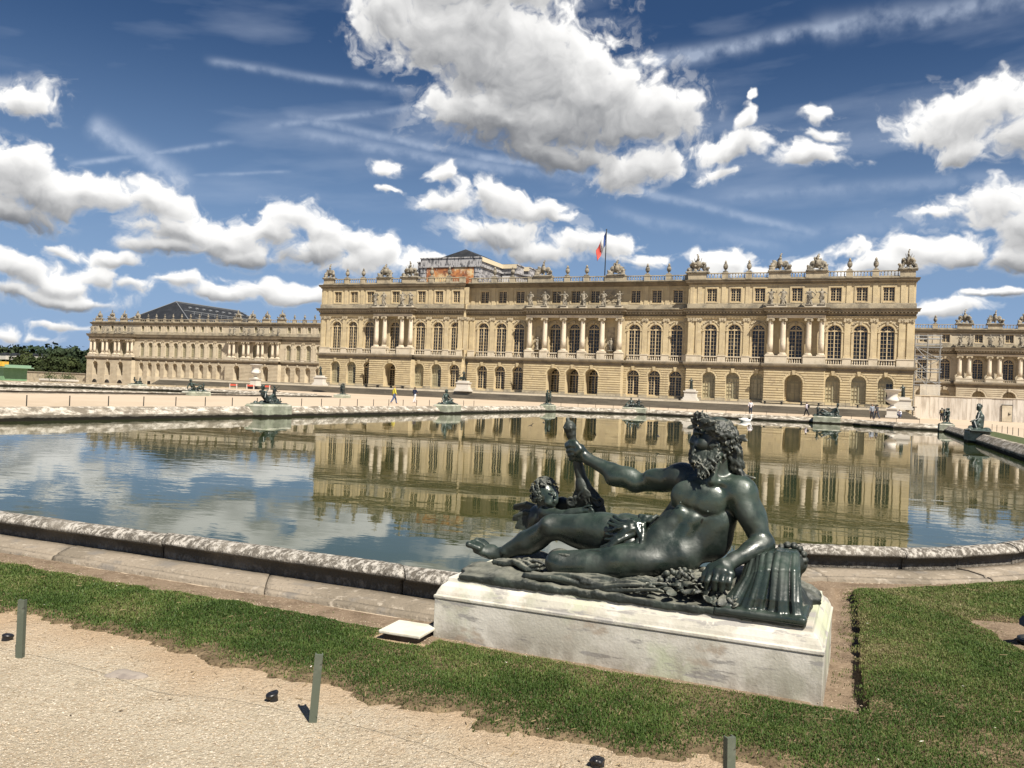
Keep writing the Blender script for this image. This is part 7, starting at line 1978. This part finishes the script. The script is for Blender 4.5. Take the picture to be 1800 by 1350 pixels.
mb = MB(); mb.box(-.15, .15, -.045, .045, .13, .19); mb.tube((-.15, 0, .16), (-.19, 0, .17), .04); o = mb.build('lamp_head', M['plastic'], fs); o.rotation_euler = (.35, .1, 0)
S = Sculpt((-.16, -.12, -.04), (.16, .12, .05), .006); S.ell((0, 0, -.004), (.12, .055, .026), .02, (1, .5, 0)); S.ell((-.05, .02, .0), (.05, .05, .02), .02)
tag(obj('flat_stone', S.mesh('flat_stone', [mat('grey_stone', (.30, .26, .22), [(12, (.2, .17, .15), .45, .65)], bump=[(40, .004)])]), None, (-3.69, 3.50, .008)), 'flat grey stone half sunk in the gravel between two posts', 'stone')

# ---- birds and swan
M['bird'] = mat('dark_feathers', (.02, .02, .022), rough=.6); M['swan'] = mat('white_feathers', (.80, .79, .76), rough=.7)
bp = [((-12.45, 31.66, .30), .5, 'dark swallow skimming the water, farthest left of the flock'), ((-12.0, 31.9, .42), 2.2, 'dark swallow above the water just left of the oar, the higher one'), ((-11.83, 31.92, .10), 1.2, 'dark swallow low over the water just left of the oar'), ((-11.1, 32.2, .48), 3.5, 'dark swallow passing behind the top of the oar'), ((-10.1, 32.65, .06), 4.4, 'dark swallow low over the water just right of the oar'), ((-8.51, 33.3, .38), .2, 'dark swallow with spread wings midway between oar and wreathed head'), ((-7.76, 33.6, .06), 5.2, 'dark swallow low over the water nearest to the wreathed head')]
def swallow(r):
    mb = MB(); s = 1.0
    mb.lathe([(.004, -.10), (.016, -.06), (.022, 0), (.018, .05), (.010, .075), (.003, .09)], n=8)
    V = [(vx, vz, vy) for vx, vy, vz in mb.v]; mb.v = V
    for sx in (-1, 1):
        d = r.uniform(-.05, .09)
        mb.add([(sx * .012, .035, .004), (sx * .09, .045, .01 + d * .5), (sx * .19, -.045, d), (sx * .09, -.005, .008 + d * .5), (sx * .012, -.03, .004), (sx * .09, .03, .018 + d * .5)], [(0, 1, 3, 4), (1, 2, 3), (0, 5, 1), (5, 2, 1), (5, 3, 2), (0, 4, 3, 5)])
        mb.add([(0, -.07, 0), (sx * .012, -.09, 0), (sx * .035, -.17, 0), (0, -.10, .003)], [(0, 1, 2, 3)])
    return mb.mesh('swallow', M['bird'])
for i, (p, a, lb) in enumerate(bp):
    o = obj('swallow', swallow(random.Random(i)), None, p, (.5 * math.sin(a * 3), .7 * math.cos(a * 5), a)); o.scale = (.85, .85, .85); tag(o, lb, 'bird', 'swallows over the pond')
S = Sculpt((-.75, -.35, -.12), (.75, .35, .85), .022)
S.ell((0, 0, .10), (.46, .22, .19), .05); S.ell((-.12, .12, .22), (.36, .10, .15), .03, (1, 0, .1)); S.ell((-.12, -.12, .22), (.36, .10, .15), .03, (1, 0, .1)); S.cap((-.35, 0, .18), (-.62, 0, .26), .10, .02, .05)
S.chain([(.36, 0, .14), (.50, 0, .28), (.50, 0, .48), (.44, 0, .62), (.52, 0, .68)], .075, .045, .02); S.ell((.55, 0, .68), (.075, .045, .045), .01); S.cap((.60, 0, .67), (.70, 0, .63), .026, .012, .008)
sw = tag(obj('swan', S.mesh('swan', [M['swan']]), None, (-10.4, 79.5, ZW - .02), (0, 0, .35)), 'white swan swimming near the far rim, right of the wreathed head', 'swan')

# ---- left background: kiosk, wall, barriers, wood
M['kiosk'] = mat('pale_green_paint', (.17, .32, .17), [(1.5, (.20, .36, .20), .45, .6)], rough=.6, coords='pos')
kk = thing('kiosk', 'pale green garden kiosk with a yellow sign box on its roof, at the far left', 'kiosk', (-130.2, 95, -1.66))
for k in range(6): mb = MB(); mb.box(-3 + k * 1.1, -3 + k * 1.1 + 1.06, -2, 2, 0, 3.7); mb.build('panel', M['kiosk'], kk)
mb = MB(); mb.box(-3.5, 4.6, -2.6, 2.4, 3.7, 3.85); mb.box(-3.3, 4.2, -2.3, 2.2, 3.85, 4.2); mb.build('roof', mat('kiosk_roof', (.26, .40, .27), coords='pos'), kk)
mb = MB(); mb.box(2.0, 4.0, -2.65, -1.6, 3.9, 4.65); mb.build('sign_box', mat('yellow_sign_box', (.72, .46, .06), [(1.5, (.62, .30, .05), .5, .65)], coords='pos'), kk)
pw = thing('parapet_wall', 'grey stone garden wall running left from the palace wing', 'wall', (0, 0, 0))
for k in range(12): mb = MB(); mb.box(-340 + k * 9, -340 + k * 9 + 8.95, 201.5, 202.3, -1.7, 1.4 - .02 * (k % 2)); mb.build('wall_panel', M['stone_weathered'], pw); mb = MB(); mb.box(-340 + k * 9 - .05, -340 + k * 9 + 8.98, 201.3, 202.5, 1.4, 1.65); mb.build('wall_cap', M['step_stone'], pw)
for i, (x, lb) in enumerate(((-133.8, 'left white planter box below the dark hedge'), (-129.5, 'right white planter box below the dark hedge'))):
    t = thing('planter', lb, 'planter', (x, 107, -1.66), 0, 'white planters by the hedge'); mb = MB(); mb.box(-1.1, 1.1, -1.1, 1.1, 0, 2.0); mb.box(-1.25, 1.25, -1.25, 1.25, 1.8, 2.1); mb.build('box', M['white_marble'], t)
    mb = MB(); r = random.Random(i)
    for _ in range(260): a = Vector((r.gauss(0, .6), r.gauss(0, .6), 2.5 + r.gauss(0, .35))); b = Vector((r.uniform(-1, 1), r.uniform(-1, 1), r.uniform(-1, 1))).normalized() * .16; c = Vector((r.uniform(-1, 1), r.uniform(-1, 1), r.uniform(-1, 1))).normalized() * .16; mb.add([a + b, a + c, a - b], [(0, 1, 2)])
    mb.build('foliage', M['leafy'] if 'leafy' in M else M['field'], t)
for i, (x, lb) in enumerate(((-102.5, 'red and white barrier before the left wing, leftmost of three'), (-98.8, 'red and white barrier before the left wing, middle of three'), (-95.4, 'red and white barrier before the left wing, rightmost of three'))):
    t = thing('barrier', lb, 'barrier', (x, 118, 0), .3, 'red and white barriers'); mb = MB(); mb.box(-.7, .7, -.05, .05, .55, .85); mb.build('board', mat('red_board', (.62, .10, .06), coords='pos'), t); mb = MB(); mb.box(-.65, -.57, -.2, .2, 0, .9); mb.box(.57, .65, -.2, .2, 0, .9); mb.build('stand', M['white_marble'], t)
M['leaf_dark'] = mat('dark_summer_leaves', (.030, .045, .014), [(.05, (.05, .065, .02), .42, .62), (.3, (.018, .028, .010), .5, .7)], rough=.8, spec=.2, coords='pos')
M['leaf_far'] = mat('far_summer_leaves', (.028, .045, .024), [(.02, (.04, .055, .028), .42, .62)], rough=.9, spec=.1, coords='pos')
def wood(name, n_crowns, xr, yr, zbase, hr, leaves, size, m, label, seed, rows=True):
    g = np.random.default_rng(seed); Vs = []; n = n_crowns
    cx = g.uniform(*xr, n); cy = g.uniform(*yr, n); hh = g.uniform(*hr, n); rad = hh * g.uniform(.34, .5, n)
    k = leaves // n
    for i in range(n):
        d = g.normal(size=(k, 3)); d /= np.linalg.norm(d, axis=1, keepdims=True)
        lump = 1 + .22 * np.sin(d[:, 0] * 5 + i) + .18 * np.sin(d[:, 2] * 7 + i * 2) + g.normal(0, .08, k)
        p = d * rad[i] * (lump * g.uniform(.72, 1, k) ** .5)[:, None] * np.array((1, 1, 1.05)) + np.array((cx[i], cy[i], zbase + hh[i] - rad[i]))
        a = g.normal(size=(k, 3)); a /= np.linalg.norm(a, axis=1, keepdims=True); b = np.cross(a, d); b /= np.linalg.norm(b, axis=1, keepdims=True) + 1e-6
        s = size * g.uniform(.6, 1.3, k)[:, None]
        Vs.append(np.stack([p - a * s, p + b * s, p + a * s, p - b * s * .8], 1).reshape(-1, 3))
    V = np.concatenate(Vs); F = np.arange(len(V)).reshape(-1, 4)
    return tag(obj(name, np_mesh(name, V, F, False, [m])), label, None, None, 'stuff')
wood('woodland', 60, (-430, -190), (232, 300), -1.7, (7.5, 11.6), 60000, .55, M['leaf_dark'], 'dark green wood beyond the left palace wing', 5)
wood('woodland', 26, (-300, -192), (118, 150), -4.6, (4.2, 5.6), 26000, .30, M['leaf_dark'], 'clipped dark hedge mass behind the green kiosk', 9)
wood('distant_woodland', 330, (-2900, -900), (1150, 1500), -10, (44, 66), 80000, 4.2, M['leaf_far'], 'far wooded ridge on the horizon at the left', 6)
tg = thing('townhouses', 'tiny pale row of far houses among the trees on the wooded ridge', 'houses', (-1500, 1120, 0))
for k in range(7):
    mb = MB(); x = -90 + k * 26; mb.box(x, x + 15, 0, 12, 22, 31); o = mb.build('wall', M['white_marble'], tg); mb = MB(); mb.add([(x - 1, -1, 31), (x + 16, -1, 31), (x + 16, 13, 31), (x - 1, 13, 31), (x, 6, 35), (x + 15, 6, 35)], [(0, 1, 5, 4), (1, 2, 5), (2, 3, 4, 5), (3, 0, 4)]); mb.build('roof', M['slate'], tg)

# ------------------------------------------------------------------ turf, pebbles, straw close to the camera
M['grass'] = bpy.data.materials.new('mown_grass'); M['grass'].use_nodes = True
def _grass_mat():
    nt = M['grass'].node_tree; bs = nt.nodes['Principled BSDF']
    at = nt.nodes.new('ShaderNodeAttribute'); at.attribute_name = 'tint'
    g = nt.nodes.new('ShaderNodeNewGeometry')
    cr = nt.nodes.new('ShaderNodeValToRGB')
    e = cr.color_ramp.elements
    e[0].position = 0; e[0].color = (.036, .068, .012, 1)
    e[1].position = 1; e[1].color = (.25, .22, .115, 1)
    for p, c in ((.35, (.064, .108, .022, 1)), (.65, (.108, .144, .036, 1)), (.82, (.155, .155, .058, 1))):
        k = e.new(p); k.color = c
    nt.links.new(at.outputs['Fac'], cr.inputs[0])
    nt.links.new(cr.outputs[0], bs.inputs['Base Color'])
    bs.inputs['Roughness'].default_value = .55; bs.inputs['Specular IOR Level'].default_value = .3
    tr = nt.nodes.new('ShaderNodeBsdfTranslucent'); nt.links.new(cr.outputs[0], tr.inputs[0])
    mx = nt.nodes.new('ShaderNodeMixShader'); mx.inputs[0].default_value = .28
    out = nt.nodes['Material Output']
    nt.links.new(bs.outputs[0], mx.inputs[1]); nt.links.new(tr.outputs[0], mx.inputs[2]); nt.links.new(mx.outputs[0], out.inputs[0])
_grass_mat()
def ground_z(x, y):
    z = .006 + fbm(x * 1.2, y * 1.2, 411, 4) * .014 + fbm(x * 4.5, y * 4.5, 412, 3) * .007 + fbm(x * 14, y * 14, 413, 3) * .0045
    return np.maximum(z, .002)
def turf():
    g = np.random.default_rng(21)
    n = 1400000
    k1 = int(n * .27); k2 = n - k1
    x = np.concatenate([g.uniform(-9.5, -1.2, k1), g.uniform(-1.2, 4.6, k2)]); y = np.concatenate([g.uniform(3.3, 5.3, k1), g.uniform(3.0, 11.4, k2)])
    x = x.astype(np.float32); y = y.astype(np.float32)
    mk = lawn_mask(x, y)
    # keep what the camera can see
    P = np.stack([x, y, np.zeros_like(x) - 1.65], -1)
    cr_, cu_, cf_ = np.array(_r), np.array(_u), np.array(_f)
    zc = P @ cf_; sx = P @ cr_ / zc * 1496 + 900; sy = 675 - P @ cu_ / zc * 1496
    vis = (zc > 0) & (sx > -450) & (sx < 2250) & (sy < 1560)
    thin = fbm(x * 1.3, y * 1.3, 431, 4)
    bare = np.clip((.30 - mk) / .36, 0, 1) * (y < 4.6) * .95 + np.clip(thin * 1.6 - .15, 0, .6) * (.55 + .45 * sstep(-2.0, .2, x))
    dens = np.where(mk > .0, 1.0, np.clip(1 + mk / .34, 0, 1) ** 2 * .34 * (fbm(x * 11, y * 11, 471, 3) > .08)) * (1 - np.clip(bare, 0, .93))
    far_y = np.clip(9.5 / np.maximum(zc, 1) ** 1.25, .25, 1)
    keep = vis & (g.random(len(x)) < dens * far_y) & ~in_poly(x, y, offset(BASIN, .49)) & ~((x > -2.62) & (x < -.16) & (y > 4.97))
    x, y, mk, thin, zc = x[keep], y[keep], mk[keep], thin[keep], zc[keep]
    n = len(x)
    z = ground_z(x, y) + np.clip(mk * .35, -.004, .016) + trench_lift(x, y)
    h = g.uniform(.009, .024, n) * np.clip(.55 + mk * 2.2, .45, 1.0) * (1 + .35 * fbm(x * 3, y * 3, 441, 3))
    h *= np.where(g.random(n) < .06, 1.7, 1)
    a = g.uniform(0, 2 * np.pi, n); ln = g.uniform(.25, 1.25, n) * h
    w = g.uniform(.0014, .0030, n) * np.clip(zc / 5.0, 1, 2.2)
    b = a + g.uniform(-.6, .6, n)
    dx, dy = np.cos(a), np.sin(a); px, py = -np.sin(b), np.cos(b)
    base = np.stack([x, y, z - .004], -1); mid = np.stack([x + dx * ln * .35, y + dy * ln * .35, z + h * .62], -1); tip = np.stack([x + dx * ln, y + dy * ln, z + h * np.clip(1.05 - ln / h * .35, .4, 1)], -1)
    s = np.stack([px * w, py * w, np.zeros(n)], -1)
    V = np.stack([base - s, base + s, mid + s * .8, mid - s * .8, tip], 1).reshape(-1, 3)
    i = (np.arange(n) * 5)[:, None]
    T = np.concatenate([i + np.array([0, 1, 2]), i + np.array([0, 2, 3]), i + np.array([3, 2, 4])], 1).reshape(-1, 3)
    me = np_mesh('grass', V, T, False, [M['grass']])
    dry = .22 + .5 * fbm(x * .8, y * .8, 451, 4) + .30 * fbm(x * 7, y * 7, 453, 3) + sstep(-2.2, .6, x) * .17 + np.clip(.12 - mk, 0, .12) * 1.6 + np.clip(thin, 0, 1) * .35
    tint = np.clip(dry + g.normal(0, .13, n) + (g.random(n) < .05) * .4, 0, 1).astype(np.float32)
    at = me.attributes.new('tint', 'FLOAT', 'POINT'); at.data.foreach_set('value', np.repeat(tint, 5))
    tag(obj('grass', me), 'short mown patchy green turf around the pedestal', None, None, 'stuff')
    return n
NB = turf()
def scatter():
    g = np.random.default_rng(31)
    # pebbles in the gravel
    n = 60000
    x = g.uniform(-9.5, 1.5, n).astype(np.float32); y = (2.2 + 2.9 * g.random(n) ** 1.1).astype(np.float32)
    mk = lawn_mask(x, y); cl = fbm(x * 2.2, y * 2.2, 461, 4)
    k = (mk < .0) & (g.random(n) < np.clip(.42 + cl, .05, 1)) & ~in_poly(x, y, offset(BASIN, .52)); x, y = x[k], y[k]; n = len(x)
    r = g.uniform(.0022, .0062, n) * np.where(g.random(n) < .04, 1.9, 1)
    base = np.array([(1, 0, 0), (0, 1, 0), (-1, 0, 0), (0, -1, 0), (0, 0, .75), (0, 0, -.6)], np.float32)
    a = g.uniform(0, 6.28, n); ca, sa = np.cos(a), np.sin(a)
    B = base[None] * (r[:, None] * g.uniform(.6, 1.3, (n, 6)))[..., None]
    V = np.stack([B[..., 0] * ca[:, None] - B[..., 1] * sa[:, None] + x[:, None], B[..., 0] * sa[:, None] + B[..., 1] * ca[:, None] + y[:, None], B[..., 2] + (ground_z(x, y) + r * .3)[:, None]], -1).reshape(-1, 3)
    T = np.array([(0, 1, 4), (1, 2, 4), (2, 3, 4), (3, 0, 4), (1, 0, 5), (2, 1, 5), (3, 2, 5), (0, 3, 5)])
    F = ((np.arange(n) * 6)[:, None, None] + T[None]).reshape(-1, 3)
    m = mat('pebbles', (.46, .37, .26), [(60, (.28, .22, .15), .48, .56), (85, (.62, .56, .47), .56, .64)], rough=.9, coords='pos')
    tag(obj('gravel', np_mesh('gravel', V, F, False, [m])), 'loose pale gravel chips on the path', None, None, 'stuff')
    # dry straw and clippings along the turf edge, a few pale petals in the grass
    n = 8000
    x = g.uniform(-9, 3.5, n).astype(np.float32); y = g.uniform(3.0, 9.8, n).astype(np.float32)
    mk = lawn_mask(x, y); k = ((mk > -.30) & (mk < .10) & (y < 4.7) & (g.random(n) < .9)) | ((mk > .1) & (g.random(n) < .14)); k &= ~in_poly(x, y, offset(BASIN, .52)) & ~((x > -2.62) & (x < -.16) & (y > 4.95))
    x, y, mk = x[k], y[k], mk[k]; n = len(x)
    L = g.uniform(.008, .026, n); a = g.uniform(0, 6.28, n); w = g.uniform(.0011, .0024, n)
    d = np.stack([np.cos(a) * L, np.sin(a) * L, g.uniform(-.1, .3, n) * L], -1); s = np.stack([-np.sin(a) * w, np.cos(a) * w, w * .4], -1)
    c = np.stack([x, y, ground_z(x, y) + .006 + np.where(mk > 0, .035, 0)], -1)
    V = np.stack([c - d - s, c + d - s, c + d + s, c - d + s], 1).reshape(-1, 3)
    m = mat('dry_straw', (.27, .20, .11), [(7, (.18, .12, .06), .48, .6)], rough=.9, coords='pos')
    tag(obj('straw', np_mesh('straw', V, np.arange(n * 4).reshape(-1, 4), False, [m])), 'dry grass clippings strewn along the turf edge', None, None, 'stuff')
scatter()

def litter():
    """dead leaves on the gravel, white petals in the turf"""
    g = random.Random(77)
    def leaf(mb, x, y, z, s):
        a = g.uniform(0, 6.28); c, q = math.cos(a), math.sin(a); u = g.uniform(.1, .5)
        P = [(-s, 0, 0), (-.2 * s, .38 * s, u * s * .5), (s, 0, u * s), (-.2 * s, -.38 * s, u * s * .3)]
        mb.add([(x + px * c - py * q, y + px * q + py * c, z + pz + .003) for px, py, pz in P], [(0, 3, 2, 1)])
    mb = MB()
    for _ in range(70):
        x, y = g.uniform(-7, .5), g.uniform(2.6, 4.6)
        if float(lawn_mask(np.array([x]), np.array([y]))[0]) < 0: leaf(mb, x, y, float(ground_z(np.array([x]), np.array([y]))[0]), g.uniform(.006, .017))
    tag(mb.build('leaf_litter', mat('dead_leaves', (.11, .07, .035), rough=.9)), 'few small dead leaves scattered on the gravel', None, None, 'stuff')
    mb = MB()
    for _ in range(60):
        x, y = g.uniform(-6, 2.5), g.uniform(3.4, 8.5)
        if float(lawn_mask(np.array([x]), np.array([y]))[0]) > -.3 and not (-2.65 < x < -.15 and y > 4.9) and not in_poly(np.array([x]), np.array([y]), offset(BASIN, .5))[0]: leaf(mb, x, y, .045, g.uniform(.006, .012))
    tag(mb.build('petals', mat('white_petals', (.80, .78, .70), rough=.8)), 'few fallen white petals in the turf', None, None, 'stuff')
litter()
